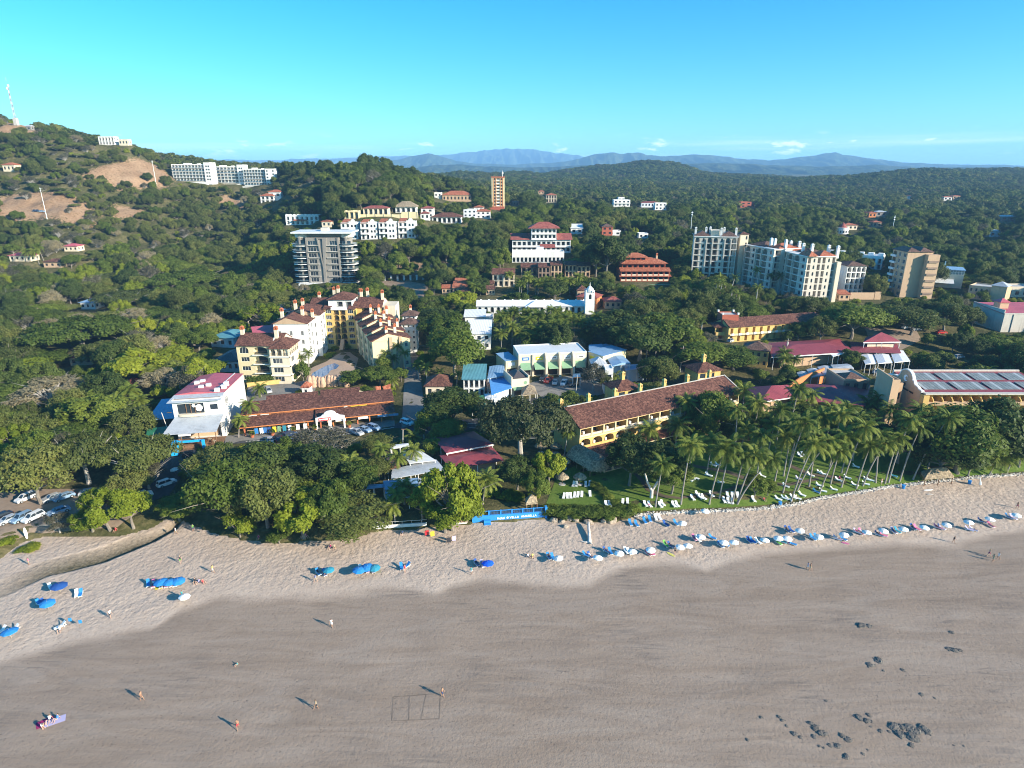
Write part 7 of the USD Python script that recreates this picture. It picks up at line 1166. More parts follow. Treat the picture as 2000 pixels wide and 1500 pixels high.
for near,ids in PGRP.items():
 ids=sorted(ids,key=lambda i:-LP[i][3])
 for r,i in enumerate(ids):
  a,b,c,d=LP[i];lean=c-a;look='strongly leaning' if abs(lean)>45 else 'leaning' if abs(lean)>20 else 'upright'
  od=['nearest the sand','second from the sand','third from the sand','fourth from the sand','fifth from the sand','sixth from the sand','seventh from the sand','eighth from the sand','ninth from the sand','tenth from the sand','eleventh from the sand','twelfth from the sand','thirteenth from the sand','fourteenth from the sand','fifteenth from the sand','sixteenth from the sand','seventeenth from the sand','eighteenth from the sand','nineteenth from the sand','twentieth from the sand','twenty-first from the sand','twenty-second from the sand','twenty-third from the sand','twenty-fourth from the sand','twenty-fifth from the sand'][r]
  palm_at(a,b,c,d,f'{look} coconut palm {near}, {od}',dy=-2.0 if lean>30 else 0,sc=1.18+.2*((i*37)%10)/10,group='coconut palms of the hotel lawn',bend=.1 if i%5==2 else 0)
for n,(a,b,c,d,k,lab)in enumerate([(684,905,683,952,'dense','big coconut palm with long yellow green fronds over the beach trees'),(950,938,943,985,'dense','stout coconut palm with drooping fronds behind the blue wall'),(745,876,752,935,'coco','yellow green palm at the street end of the beach lot'),(778,892,776,935,'coco','slim palm before the rusty sheet roof'),(808,880,805,922,'coco','slim palm before the curved white roof'),(808,862,809,872,'coco','short young palm behind the curved white roof'),(787,950,790,985,'coco','palm over the beach tables nearest the blue roof'),(775,965,780,1005,'coco','palm in front of the lowest blue roof'),(768,988,772,1022,'coco','short palm behind the low white wall'),(798,952,800,985,'coco','slim palm behind the small bright almond'),
 (755,690,752,722,'royal','royal palm against the yellow gabled unit, nearest the pool'),(776,676,776,720,'royal','middle royal palm against the yellow gabled unit'),(790,690,792,722,'royal','royal palm against the yellow gabled unit, at the lane corner'),(768,700,768,722,'royal','shortest royal palm against the yellow gabled unit'),(588,700,592,732,'royal','palm at the corner of the bay block'),(602,690,604,730,'royal','palm beside the white courtyard wings'),(488,790,480,840,'coco','palm between the white side wall and the shop row'),(470,820,466,855,'coco','low palm at the foot of the white side wall'),(508,758,510,775,'coco','young palm in an orange pot by the driveway'),(765,742,768,758,'coco','palm beside the rock cascade'),(815,715,818,740,'royal','palm over the lane beside the tile house'),(1372,625,1368,665,'royal','royal palm beside the corner tower of the motel row'),(1438,575,1438,616,'royal','tall royal palm rising behind the red corner tower'),(1285,655,1280,695,'coco','palm before the great dark tree'),(1265,665,1262,705,'coco','palm beside the trailing blue roof'),(1215,690,1215,712,'coco','small palm by the trailing blue roof'),(1203,735,1203,755,'coco','palm beside the plaza stair tower')]):palm_at(a,b,c,d,lab,k,sc=1.15 if k=='dense' else 1.0)
def hides(x,y,z,R,H):
 px,py,w=proj([x,y,z+H*0.6]);s=FPX/w
 x0,x1,y0,y1=px-R*s*0.85,px+R*s*0.85,py-H*0.45*s,py+H*0.55*s
 return any(y<yy-2 and x1>a and x0<c and y0<d and y1>b for a,b,c,d,yy in KEEPS)
def grove(poly,n,lab,kind,h,seed,group,sc=1.0,spacing=4.0,full=False):
 P=poly_at(poly);x0,y0,x1,y1=P.bounds;rr=np.random.default_rng(seed);got=[];CU=shapely.union_all([c for c in CLEAR if c.intersects(P)]);shapely.prepare(CU)
 for _ in range(2500):
  x,y=rr.uniform(x0,x1),rr.uniform(y0,y1)
  if len(got)>=n:break
  if not P.contains(Point(x,y))or any((x-a)**2+(y-b)**2<spacing**2 for a,b in got)or any((x-a)**2+(y-b)**2<9 for a,b in MANUAL)or CU.contains(Point(x,y))or hides(x,y,float(ground(x,y)),3.0,h*1.15):continue
  got.append((x,y))
 if full:CLEAR.append(P)
 got.sort(key=lambda q:q[1]);o=['nearest','second','third','fourth','fifth','sixth','seventh','eighth','ninth','tenth','eleventh','twelfth','thirteenth','fourteenth','fifteenth','sixteenth','seventeenth','eighteenth','nineteenth','twentieth','twenty-first','twenty-second','twenty-third','twenty-fourth','twenty-fifth','twenty-sixth','twenty-seventh','twenty-eighth','twenty-ninth','thirtieth','thirty-first','thirty-second','thirty-third','thirty-fourth','thirty-fifth','thirty-sixth']
 for k,(x,y)in enumerate(got):
  z=float(ground(x,y));px,py,_=proj([x,y,z]);hh=h*rr.uniform(.75,1.2);q=np.array([x+rr.normal()*.9,y,z+hh]);tx,ty,_=proj(q)
  palm_at(float(tx),float(ty),float(px),float(py),f'{o[k]} {lab}'+(' from the beach' if k else ' to the beach'),kind,0,sc*rr.uniform(.9,1.15),group)
grove([(930,690),(1010,692),(1150,676),(1185,665),(1160,640),(1060,630),(975,636),(960,650)],36,'palm of the dense grove behind the plaza','dense',8.0,3,'palm grove behind the plaza',1.1,3.5,True)
grove([(975,590),(1130,582),(1125,556),(985,560)],14,'palm behind the long white hall','dense',8,4,'palms behind the long white hall');grove([(1390,612),(1600,600),(1610,572),(1400,575)],18,'palm between motel row and condos','royal',11,5,'royal palms between motel row and condos',1.15)
grove([(1455,745),(1560,738),(1540,722),(1470,728)],8,'palm beside the dining hall road','dense',6.5,6,'palms beside the dining hall road');grove([(150,830),(280,850),(290,800),(190,775)],10,'palm in the woods beside the restaurant','dense',7,7,'palms beside the restaurant');grove([(0,540),(110,530),(100,505),(0,510)],7,'palm around the magenta roofed house','dense',8,8,'palms around the magenta roofed house',1.1)
grove([(1110,915),(1130,915),(1100,880),(1095,890)],3,'palm by the thatched garden umbrellas','coco',7,9,'palms by the thatched umbrellas');grove([(300,770),(360,760),(350,720),(290,735)],6,'palm between mangoes and restaurant','dense',6,10,'palms between mangoes and restaurant')
grove([(850,600),(930,596),(930,560),(915,570)],4,'palm by the terracotta cabins','dense',6,12,'palms by the cabins');grove([(840,770),(900,765),(940,735),(900,720),(830,730)],4,'palm around the teal roofed house','royal',6,13,'palms around the teal roofed house')
# the forked pruned trunk on the lawn
p=at(1272,972);x=thing('pruned_trunk','white pruned trunk forking in two on the lawn','tree trunk',p);obj('trunk',[tube([(0,0,-.5),(0,0,1.8),(-.2,0,2.4)],[.45,.4,.35],8),tube([(-.1,0,2.0),(-1.2,0,4.2),(-2.0,.2,6.6)],[.32,.26,.2],7),tube([(.1,0,2.0),(.9,0,3.6),(1.6,-.2,5.4)],[.32,.28,.24],7)],'wall_stone',x,smooth=True);CLEAR.append(Point(p[0],p[1]).buffer(2))
# ---------------- cars ----------------
for n,c in(('car_white',(.70,.70,.70)),('car_silver',(.38,.39,.40)),('car_black',(.02,.02,.025)),('car_blue',(.20,.30,.42)),('car_red',(.45,.03,.02)),('car_navy',(.03,.05,.10))):plain(n,c,.28,.04,.5,spec=.6)
plain('tyre',(.02,.02,.02),.9,.1);plain('car_lamp',(.7,.7,.65),.2,.05,spec=.7);plain('tail_lamp',(.35,.02,.02),.3,.05)
def car_parts(x,body,kind='suv'):
 L,Wd=(4.5,1.78)if kind!='pickup' else(5.2,1.82)
 hw=Wd/2
 low=[(-L/2,.35),(-L/2+.05,.75),(-L/2+.15,.95),(L/2-1.25,1.0),(L/2-.3,.85),(L/2,.62),(L/2-.02,.32)]
 P=Polygon(low).buffer(.05)
 for wx in(-L*.31,L*.32):P=P.difference(Point(wx,.33).buffer(.40))
 m=xz(extr(P,Wd),-hw);v=m[0].copy();k=np.clip((v[:,2]-.8)/.3,0,1);v[:,1]*=1-.07*k;v[:,1]*=1-.06*np.clip((np.abs(v[:,0])-L/2+.5)/.5,0,1);obj('body',(v,m[1]),body,x)
 top={'suv':[(-L/2+.12,.98),(-L/2+.38,1.58),(-L/2+.6,1.62),(.35,1.62),(.55,1.56),(1.25,1.0)],'sedan':[(-L/2+.55,.96),(-L/2+1.15,1.40),(.2,1.44),(.4,1.40),(1.15,1.0)],'pickup':[(-.55,1.0),(-.45,1.62),(.55,1.64),(.75,1.58),(1.45,1.0)]}[kind]
 def cab(s,dz):return hull([(px*s,y*(hw-.10-(.16 if pz>1.1 else 0))*s,pz+dz)for px,pz in top for y in(-1,1)])
 obj('windows',cab(1.0,0.0),'glass',x);z1=max(p[1]for p in top);rx=[p[0]for p in top if p[1]>z1-.12];obj('roof',[bx(min(rx)-.02,-hw+.26,z1-.03,max(rx)+.02,hw-.26,z1+.03)],body,x)
 for px0,pz0,px1,pz1 in((top[-1][0],top[-1][1],max(rx),z1),(top[0][0],top[0][1],min(rx),z1)):obj('pillar',[cyl((px0,s*(hw-.10),pz0),(px1,s*(hw-.26),pz1),.05,n=4)for s in(-1,1)],body,x)
 obj('pillar',[cyl((-.35,s*(hw-.09),1.0),(-.35,s*(hw-.25),z1),.045,n=4)for s in(-1,1)],body,x)
 if kind=='pickup':obj('bed',[bx(-L/2+.15,-hw+.12,.9,-.65,hw-.12,.96)],'iron',x);obj('bed_side',[bx(-L/2+.1,s*(hw-.1)-.05,.95,-.6,s*(hw-.1)+.05,1.22)for s in(-1,1)]+[bx(-L/2+.06,-hw+.1,.95,-L/2+.14,hw-.1,1.2)],body,x)
 for wx in(-L*.31,L*.32):
  for s in(-1,1):w=obj('wheel',[cyl((wx,s*(hw-.22),.33),(wx,s*(hw-.01),.33),.33,n=14)],'tyre',x);obj('rim',[cyl((wx,s*(hw-.02),.33),(wx,s*(hw+.005),.33),.19,n=10)],'car_silver',w)
 for s in(-1,1):obj('headlight',[bx(L/2-.12,s*(hw-.35)-.2,.62,L/2+.02,s*(hw-.35)+.2,.78)],'car_lamp',x);obj('tail_light',[bx(-L/2-.01,s*(hw-.22)-.1,.68,-L/2+.1,s*(hw-.22)+.1,.92)],'tail_lamp',x);obj('mirror',[bx(.75,s*(hw+.02)-.1,.98,.95,s*(hw+.02)+.1,1.12)],body,x)
CARK={}
def car(px,py,col,kind,rz,lab,group=None):
 k=f'{kind}_{col}'
 if k not in CARK:p=proto('parked_'+k);car_parts(p,'car_'+col,kind);CARK[k]=p
 p=at(px,py);p[2]+=.12;copy_of(CARK[k],'parked_pickup' if kind=='pickup' else 'parked_car',lab,'pickup truck' if kind=='pickup' else 'car',p,math.radians(rz),group);CLEAR.append(Point(p[0],p[1]).buffer(2.2));keep(px-9,py-9,px+9,py+4,p[1])
for a in[(52,977,'white','suv',-115,'white car alone in the dirt carpark under the olive tree'),(104,977,'silver','sedan',-125,'grey green saloon in shade beside the pale tree trunk'),(126,975,'blue','sedan',-125,'pale blue saloon in the shaded carpark row'),(4,1014,'black','sedan',-115,'dark car cut by the frame edge in the front row'),(18,1020,'silver','sedan',-118,'silver saloon in the front carpark row'),(44,1016,'blue','suv',-110,'pale blue white car facing the beach in the front row'),(66,1015,'white','suv',-110,'large white car at the end of the front row by the upright surfboard'),(116,1003,'blue','sedan',-130,'blue car half under the sparse grey bush tree'),(326,948,'white','suv',50,'white car on the street beside the creek'),(279,972,'white','suv',40,'white van behind the rounded almond by the creek'),(176,966,'silver','sedan',20,'silver car under the carpark acacias'),(296,890,'black','sedan',10,'dark saloon on the street by the green kiosk'),(375,892,'black','suv',15,'black car in front of the blue framed bar'),
 (527,863,'silver','sedan',120,'silver car parked nearest the restaurant end of the shops'),(545,860,'black','sedan',110,'dark car beside the silver one at the shops'),(566,853,'navy','suv',60,'dark blue car at the shop fronts'),(697,848,'silver','pickup',-40,'silver pickup in shade before the white gable'),(713,843,'blue','sedan',-35,'blue saloon between the pickup and the pale blue car'),(731,839,'blue','suv',-35,'pale blue car at the end of the shop parking'),(795,829,'white','suv',-35,'white car alone at the lane corner'),
 (1059,744,'black','suv',-100,'black car parked beside the red one at the plaza'),(1071,746,'red','pickup',-115,'red pickup in the plaza carpark'),(1084,750,'silver','sedan',-100,'silver car in the plaza carpark'),(1101,751,'white','pickup',-105,'white pickup in the plaza carpark'),(1114,753,'black','sedan',-80,'dark saloon beside the white pickup at the plaza'),(1007,801,'white','sedan',10,'white car on the road seen through the great rain tree'),(525,766,'silver','suv',-60,'silver car on the driveway below the hedge'),(1352,738,'white','suv',30,'white car behind the hotel ridge near the corner lodge'),(1771,642,'white','pickup',20,'white pickup on the dirt lot'),(1788,646,'silver','suv',10,'silver car beside the white pickup on the dirt lot'),(1838,652,'red','sedan',5,'red car in the grass beyond the dirt lot'),(1714,729,'white','suv',30,'white car under the carpark canopies'),(1872,700,'silver','suv',20,'silver car in trees behind the solar roof'),(72,414,'navy','suv',5,'dark truck on the bare hillside track'),(81,415,'blue','sedan',5,'pale car beside the truck on the hillside track'),(1428,668,'silver','suv',40,'silver car below the motel row gallery')]:car(*a)
# ---------------- people ----------------
import manifold3d as m3
plain('skin',(.50,.30,.21),.6,.06);plain('skin_tan',(.34,.19,.12),.6,.06);plain('hair',(.05,.03,.02),.7,.1);plain('hair_fair',(.35,.24,.12),.7,.1)
for n,c in(('c_white',(.75,.74,.72)),('c_black',(.03,.03,.035)),('c_red',(.5,.05,.06)),('c_green',(.16,.42,.08)),('c_yellow',(.72,.66,.15)),('c_teal',(.05,.38,.40)),('c_blue',(.06,.22,.55)),('c_pink',(.62,.16,.30)),('c_navy',(.03,.05,.14)),('c_maroon',(.30,.02,.10)),('c_lilac',(.42,.38,.55)),('c_khaki',(.36,.30,.2))):plain(n,c,.85,.06)
def sph(c,r,n=10):return m3.Manifold.sphere(r,n).translate(tuple(map(float,c)))
def bones(J,E):return m3.Manifold.batch_boolean([m3.Manifold.batch_hull([sph(J[a][:3],J[a][3]),sph(J[b][:3],J[b][3])])for a,b in E],m3.OpType.Add)
def hand(J,wrist,d,side):
 """palm, four fingers and a thumb as short chains"""
 w=np.array(J[wrist][:3]);d=np.array(d,float)/np.linalg.norm(d);s=np.cross(d,[0,1,0.2]);s/=np.linalg.norm(s);parts=[m3.Manifold.batch_hull([sph(w,.026,8),sph(w+d*.08+s*.03,.016,8),sph(w+d*.08-s*.03,.016,8)])]
 for i,(o,l)in enumerate(((-.03,.065),(-.01,.08),(.01,.075),(.03,.055))):a=w+d*.08+s*o;b=a+d*l*.6;c=b+d*l*.4+np.array([0,-.02,0]);parts+=[m3.Manifold.batch_hull([sph(a,.010,6),sph(b,.009,6)]),m3.Manifold.batch_hull([sph(b,.009,6),sph(c,.008,6)])]
 a=w+d*.02+s*.028*side;parts.append(m3.Manifold.batch_hull([sph(a,.012,6),sph(a+d*.04+s*.03*side,.010,6)]));return parts
def body(pose):
 """joints of a 1.72 m figure facing -y: standing, walk, sit, lie, bend"""
 J={}
 ph={'walk':(.34,-.36),'walk2':(-.30,.30)}.get(pose,(.03,-.02))
 hip,ch=np.array([0,0,.92]),np.array([0,-.02,1.30])
 if pose=='bend':ch=np.array([0,-.36,1.08])
 if pose=='sit':hip,ch=np.array([0,0,.13]),np.array([0,.12,.50])
 if pose=='lie':hip,ch=np.array([0,0,.14]),np.array([0,.40,.28])
 up=(ch-hip)/np.linalg.norm(ch-hip);J['hip']=(*hip,.125);J['waist']=(*(hip+up*.18),.115);J['chest']=(*ch,.14);J['neck']=(*(ch+up*.20),.055);nk=ch+up*.20;hd=nk+(up*.14 if pose!='bend' else np.array([0,-.14,.02]));J['head']=(*hd,.092);J['chin']=(*(hd+[0,-.045,-.065]),.05);J['nose']=(*(hd+[0,-.098,-.005]),.016);J['eyel']=(*(hd+[-.035,-.078,.015]),.014);J['eyer']=(*(hd+[.035,-.078,.015]),.014);J['earl']=(*(hd+[-.09,0,0]),.018);J['earr']=(*(hd+[.09,0,0]),.018)
 for s,n in((-1,'l'),(1,'r')):
  q=ph[0]if s<0 else ph[1]
  J['sh'+n]=(*(ch+up*.13+[s*.17,0,0]),.062);h=hip+[s*.09,0,-.03 if pose not in('sit','lie')else 0];J['th'+n]=(*h,.092)
  if pose=='sit':k,a,t=h+[s*.10,-.38,.30],h+[s*.1,-.62,-.06],h+[s*.12,-.82,-.06]
  elif pose=='lie':k,a,t=h+[s*.04,-.42,.04],h+[s*.05,-.84,-.06],h+[s*.08,-.92,.04]
  else:k=h+np.array([s*.01,-q*.55-.03,-.42]);a=k+np.array([0,(.10 if q<0 else-q*.35),-.42]);t=a+[0,-.16,-.03];dz=.08-a[2];a=a+[0,0,0 if q<0 else dz];t=t+[0,0,0 if q<0 else dz]
  J['kn'+n],J['an'+n],J['to'+n]=(*k,.058),(*a,.040),(*t,.030)
  S=np.array(J['sh'+n][:3])
  if pose=='bend':el,wr=S+[s*.05,-.10,-.27],S+[s*.02,-.22,-.50]
  elif pose=='sit':el,wr=S+[s*.08,.10,-.24],S+[s*.12,.12,-.46]
  elif pose=='lie':el,wr=S+[s*.12,-.22,-.06],S+[s*.10,-.44,-.08]
  else:el,wr=S+[s*.06,.04+q*.3,-.28],S+[s*.08,q*.55-.05,-.52]
  J['el'+n],J['wr'+n]=(*el,.042),(*wr,.028)
 E=[('hip','waist'),('waist','chest'),('chest','neck'),('neck','head'),('head','chin'),('head','nose'),('head','eyel'),('head','eyer'),('earl','earr'),('chest','shl'),('chest','shr')]
 for n in 'lr':E+=[('hip','th'+n),('th'+n,'kn'+n),('kn'+n,'an'+n),('an'+n,'to'+n),('sh'+n,'el'+n),('el'+n,'wr'+n)]
 M0=bones(J,E);hs=[]
 for s,n in((-1,'l'),(1,'r')):d=np.array(J['wr'+n][:3])-np.array(J['el'+n][:3]);hs+=hand(J,'wr'+n,d,-s)
 M0=m3.Manifold.batch_boolean([M0]+hs,m3.OpType.Add)
 g=lambda k,r:(*J[k][:3],J[k][3]+r)
 def cl(E2,r):JJ={k:g(k,r)for k in J};return bones(JJ,E2)
 midk=lambda n,f:(*(np.array(J['th'+n][:3])*(1-f)+np.array(J['kn'+n][:3])*f),J['kn'+n][3]+.022)
 J2=dict(J);J2['ml'],J2['mr']=midk('l',.62),midk('r',.62)
 sh=bones({k:((*v[:3],v[3]+.014)if k not in('ml','mr')else v)for k,v in J2.items()},[('hip','thl'),('hip','thr'),('thl','ml'),('thr','mr')])
 tp=cl([('waist','chest'),('chest','shl'),('chest','shr'),('hip','waist')],.014)
 hr=m3.Manifold.batch_hull([sph(np.array(J['head'][:3])+[0,.018,.022],.094),sph(np.array(J['head'][:3])+[0,.055,-.03],.07)])
 brief=bones({k:(*v[:3],v[3]+.008)for k,v in J.items()},[('hip','thl'),('hip','thr')])
 return M0,sh,tp,hr,brief
BODY={p:body(p)for p in('stand','walk','walk2','sit','lie','bend')}
def person(px,py,pose,face,top,bottom,lab,hair='hair',skin='skin',s=1.0,pos=None):
 p=at(px,py)if pos is None else pos;x=thing('person',lab,'person',p,math.radians(face),None,(s,s,s));M0,sh,tp,hr,br=BODY[pose]
 obj('body',M0,skin,x,smooth=45)
 if top:obj('top',tp,top,x,smooth=45)
 if bottom:obj('shorts',sh,bottom,x,smooth=45)
 else:obj('swimwear',br,top or 'c_black',x,smooth=45)
 obj('hair',hr,hair,x,smooth=45);return x
for a in[(57,1103,'stand',-60,'c_pink','c_khaki','person in pink standing by the creeper mound'),(353,1099,'walk',30,'c_black','c_green','person in a dark top and green shorts walking up the sand'),(416,1118,'walk',90,'c_yellow','c_white','person in a yellow shirt walking on the upper sand'),(357,1168,'stand',0,'c_teal','c_white','person in a teal shirt under a small white parasol'),(216,1206,'walk',60,'c_white','c_black','person in a white shirt and black trousers by the damp line'),(277,1367,'walk2',80,None,None,'person in dark swimwear striding over the wet flat'),(465,1423,'walk',20,None,'c_red','shirtless person in red shorts on the wet flat'),(84,1424,'bend',80,None,'c_white','person bending over beside the maroon towel'),(344,1043,'walk',-60,'c_white','c_khaki','person in white at the creek scarp'),(378,1037,'stand',10,'c_green','c_navy','person in bright green in the shade by the creek'),(617,1136,'walk',-50,'c_blue','c_khaki','person in a blue shirt beside the teal umbrella'),(648,1224,'walk2',10,'c_white','c_white','person in a long white outfit walking toward the sea'),(864,1360,'walk',70,None,'c_navy','person walking along the wet flat with arms spread'),(618,1384,'walk',-60,'c_khaki','c_black','distant walker low on the wet flat'),(921,1121,'walk',0,'c_teal','c_white','person in teal walking below the royal blue umbrella'),(791,1117,'stand',20,'c_red',None,'person in red swimwear beside blue loungers'),(1577,1112,'walk',70,'c_lilac','c_white','person in a pale top of the strolling couple'),(1582,1114,'walk2',70,None,'c_khaki','shirtless person of the strolling couple'),(1862,1060,'walk',30,'c_black',None,'person in black swimwear below the white umbrella line'),(1931,1086,'walk',100,None,'c_maroon','first of three walkers on the damp sand'),(1939,1096,'walk2',100,'c_khaki','c_khaki','middle one of three walkers on the damp sand'),(1949,1093,'walk',100,'c_white',None,'last of three walkers on the damp sand'),(1986,993,'walk',110,None,'c_maroon','person in maroon shorts near the rubble wall'),(1318,1081,'stand',0,None,'c_black','person in dark shorts beside the yellow board'),(1721,946,'stand',10,None,'c_white','person standing at the lawn edge beside leaning palms'),(226,1037,'sit',0,'c_red','c_red','person in red seated under the almond by the creek')]:
 person(*a,hair='hair' if len(a[6])%3 else 'hair_fair',skin='skin' if len(a[6])%2 else 'skin_tan')
for i,(px,py,t,lab)in enumerate([(381,1137,'c_black','person in black seated on the sand near the umbrella trio'),(388,1138,'c_lilac','person in lilac seated in the sand circle'),(397,1139,'c_red','person in red seated in the sand circle'),(97,1407,'c_white','person in white seated on the maroon towel'),(112,1405,'c_blue','person in blue seated on the striped towel'),(117,1232,'c_white','person seated before the white chair'),(463,1299,'c_teal','child in teal crouching alone on the wet flat'),(1032,1088,'c_white','person in white seated beside the yellow one'),(1040,1088,'c_yellow','person in yellow seated at the row end'),(645,1070,'c_maroon','first of the pair seated below the big olive tree'),(653,1071,'c_khaki','second of the pair seated below the big olive tree'),(592,1049,'c_white','person in white in the shade under the tall bright almond'),(598,1049,'c_pink','person in pink in the shade under the tall bright almond'),(505,1052,'c_maroon','person in maroon in deep shade at the sand edge'),(786,1043,'c_lilac','person in lilac seated by the low white wall')]):person(px,py,'sit',[20,-30,60,10,-20][i%5],t,'c_navy' if i%2 else None,lab,s=.62 if 'child' in lab else 1.0)
# ---------------- umbrellas, loungers, beach things ----------------
def umb_kind(name,mat,R=1.15,H=1.9,tilt=0):
 p=proto(name);n=8;a=np.arange(n)*2*np.pi/n;ring=np.stack([R*np.cos(a),R*np.sin(a),np.full(n,H-.42)],1);mid=np.stack([R*.55*np.cos(a),R*.55*np.sin(a),np.full(n,H-.14)],1)
 v=np.vstack([ring,mid,[[0,0,H]],ring-[0,0,.14]]);f=[]
 for i in range(n):j=(i+1)%n;f+=[(i,j,n+j),(i,n+j,n+i),(n+i,n+j,2*n),(2*n+1+i,2*n+1+j,j),(2*n+1+i,j,i)]
 obj('canopy',(v,np.array(f)),mat,p);obj('pole',[cyl((0,0,-.4),(0,0,H+.12),.03,n=6)],'timber_pale',p);obj('rib',[cyl((0,0,H-.02),(*(ring[i]*[.98,.98,1])[:2],H-.46),.015,n=4)for i in range(n)],'iron',p);return p
for nm,mt,r in(('white','canvas_white',1.05),('blue','canvas_blue',1.35),('navy','canvas_navy',1.5),('teal','canvas_teal',1.2),('royal','canvas_royal',1.25)):
 if mt=='canvas_royal':plain(mt,(.01,.10,.62),.7,.08)
 globals()['U_'+nm]=umb_kind('umbrella_'+nm,mt,r)
def umbrella(px,py,col,lab,group=None,tilt=4):
 p=G(px,py,2.6)
 for _ in range(3):p=G(px,py,float(surf(p[0],p[1]))+2.0)
 p[2]=float(surf(p[0],p[1]));copy_of(globals()['U_'+col],'beach_umbrella',lab,'umbrella',p,px*.37,group,rx=math.radians(tilt)*math.sin(px),ry=math.radians(tilt)*math.cos(px*1.3));return p
WU=[(1092,1086),(1167,1085),(1210,1076),(1235,1073),(1271,1069),(1328,1064),(1344,1062),(1369,1044),(1414,1055),(1435,1055),(1494,1051),(1522,1047),(1538,1047),(1564,1032),(1601,1044),(1650,1040),(1694,1036),(1726,1032),(1766,1029),(1806,1026),(1850,1021),(1894,1016),(1934,1010),(1986,1002)]
ORD=['first','second','third','fourth','fifth','sixth','seventh','eighth','ninth','tenth','eleventh','twelfth','thirteenth','fourteenth','fifteenth','sixteenth','seventeenth','eighteenth','nineteenth','twentieth','twenty-first','twenty-second','twenty-third','twenty-fourth','twenty-fifth','twenty-sixth']
for i,(a,b)in enumerate(WU):umbrella(a,b,'white',f'{ORD[i]} white umbrella of the long beach line, counted from the driftwood','white beach umbrellas in the long line')
for a in[(1377,994,'white','white umbrella above a red chair at the rubble wall'),(1334,1018,'white','white umbrella beside the stacked blue loungers'),(113,1140,'navy','large navy umbrella by the creek outflow'),(90,1173,'blue','bright blue umbrella over two loungers below the navy one'),(17,1229,'blue','bright blue umbrella at the edge of the frame'),(314,1132,'blue','first blue umbrella of the crowded trio'),(329,1133,'blue','middle blue umbrella of the crowded trio'),(346,1130,'blue','end blue umbrella of the crowded trio'),(641,1109,'teal','teal umbrella alone on the mid sand'),(700,1109,'blue','small blue umbrella at the family group'),(717,1103,'blue','blue umbrella in the middle of the family group'),(731,1104,'teal','teal blue umbrella at the end of the family group'),(953,1096,'royal','royal blue umbrella over two loungers'),(340,913,'white','white table umbrella on the street by the creek'),(358,1161,'white','small white parasol held over the teal shirted person')]:umbrella(*a)
def lounger_kind(name,frame,pad):
 p=proto(name);obj('frame',[bx(-.32,-.95,.24,-.26,.95,.32),bx(.26,-.95,.24,.32,.95,.32),bx(-.26,-.95,.25,.26,-.88,.31)],frame,p)
 for y in(-.75,.55):
  for sx_ in(-.29,.29):obj('leg',[bx(sx_-.03,y-.03,-.05,sx_+.03,y+.03,.24)],frame,p)
 obj('seat',[bx(-.30,-.93,.323,.30,.28,.40)],pad,p);c,s=math.cos(.75),math.sin(.75);obj('backrest',[hull([(x,.30+c*t-s*w,.34+s*t+c*w)for x in(-.30,.30)for t in(0,.85)for w in(0,.07)])],pad,p);return p
LK={n:lounger_kind('lounger_'+n,f,q)for n,f,q in(('white','sign_white','sign_white'),('blue','sign_white','canvas_blue'),('navy','sign_white','canvas_navy'),('teal','sign_white','canvas_teal'),('pink','sign_white','c_pink'),('green','sign_white','c_green'),('red','sign_white','c_maroon'),('lilac','sign_white','c_lilac'))}
def lounger(px,py,col,rz,lab,group=None,lie=None):
 p=at(px,py);copy_of(LK[col],'sun_lounger',lab,'sun lounger',p,math.radians(rz),group)
 if lie:person(0,0,'lie',rz,lie,None if len(lab)%2 else 'c_navy','person in '+{'c_black':'black','c_red':'red','c_white':'white','c_blue':'blue','c_pink':'pink','c_navy':'navy','c_maroon':'maroon','c_teal':'teal'}[lie]+' lying on the '+lab.replace('sun lounger','lounger'),pos=p+[0,0,.30])
BL=[(1072,1090,'blue','c_black'),(1080,1091,'blue',None),(1145,1086,'blue',None),(1153,1088,'navy','c_white'),(1184,1078,'navy','c_navy'),(1192,1080,'blue',None),(1223,1079,'white',None),(1229,1081,'white',None),(1266,1083,'red','c_red'),(1273,1082,'pink',None),(1300,1066,'green',None),(1310,1068,'navy','c_black'),(1356,1054,'pink','c_pink'),(1363,1056,'white',None),(1391,1052,'blue',None),(1407,1067,'blue','c_navy'),(1416,1066,'blue',None),(1463,1058,'navy',None),(1470,1059,'blue',None),(1480,1060,'white',None),(1520,1062,'green',None),(1528,1060,'teal',None),(1536,1060,'pink',None),(1547,1064,'blue',None),(1537,1037,'navy','c_black'),(1545,1038,'navy',None),(1587,1053,'blue',None),(1595,1052,'blue',None),(1635,1054,'lilac','c_white'),(1646,1054,'blue',None),(1674,1041,'lilac','c_maroon'),(1682,1042,'pink','c_white'),(1716,1046,'navy','c_black'),(1724,1047,'pink',None),(1745,1040,'lilac','c_navy'),(1752,1039,'teal',None),(1783,1033,'navy','c_black'),(1790,1034,'pink',None),(1831,1032,'pink','c_red'),(1838,1033,'lilac',None),(1892,1036,'lilac',None),(1900,1036,'lilac','c_white'),(1917,1020,'navy','c_navy'),(1934,1028,'pink','c_pink'),(1970,1012,'blue','c_white'),(1978,1013,'lilac',None)]
for i,(a,b,c,l)in enumerate(BL):
 j=int(np.argmin([abs(a-q[0])for q in WU]));side='before' if b>WU[j][1]+8 else 'beside'
 lounger(a,b,c,35+22*math.sin(a),f'{c} sun lounger {side} the {ORD[j]} white umbrella'+(', outer one' if sum(1 for q in BL[:i]if q[2]==c and int(np.argmin([abs(q[0]-r[0])for r in WU]))==j)else ''),'loungers of the long beach line',l)
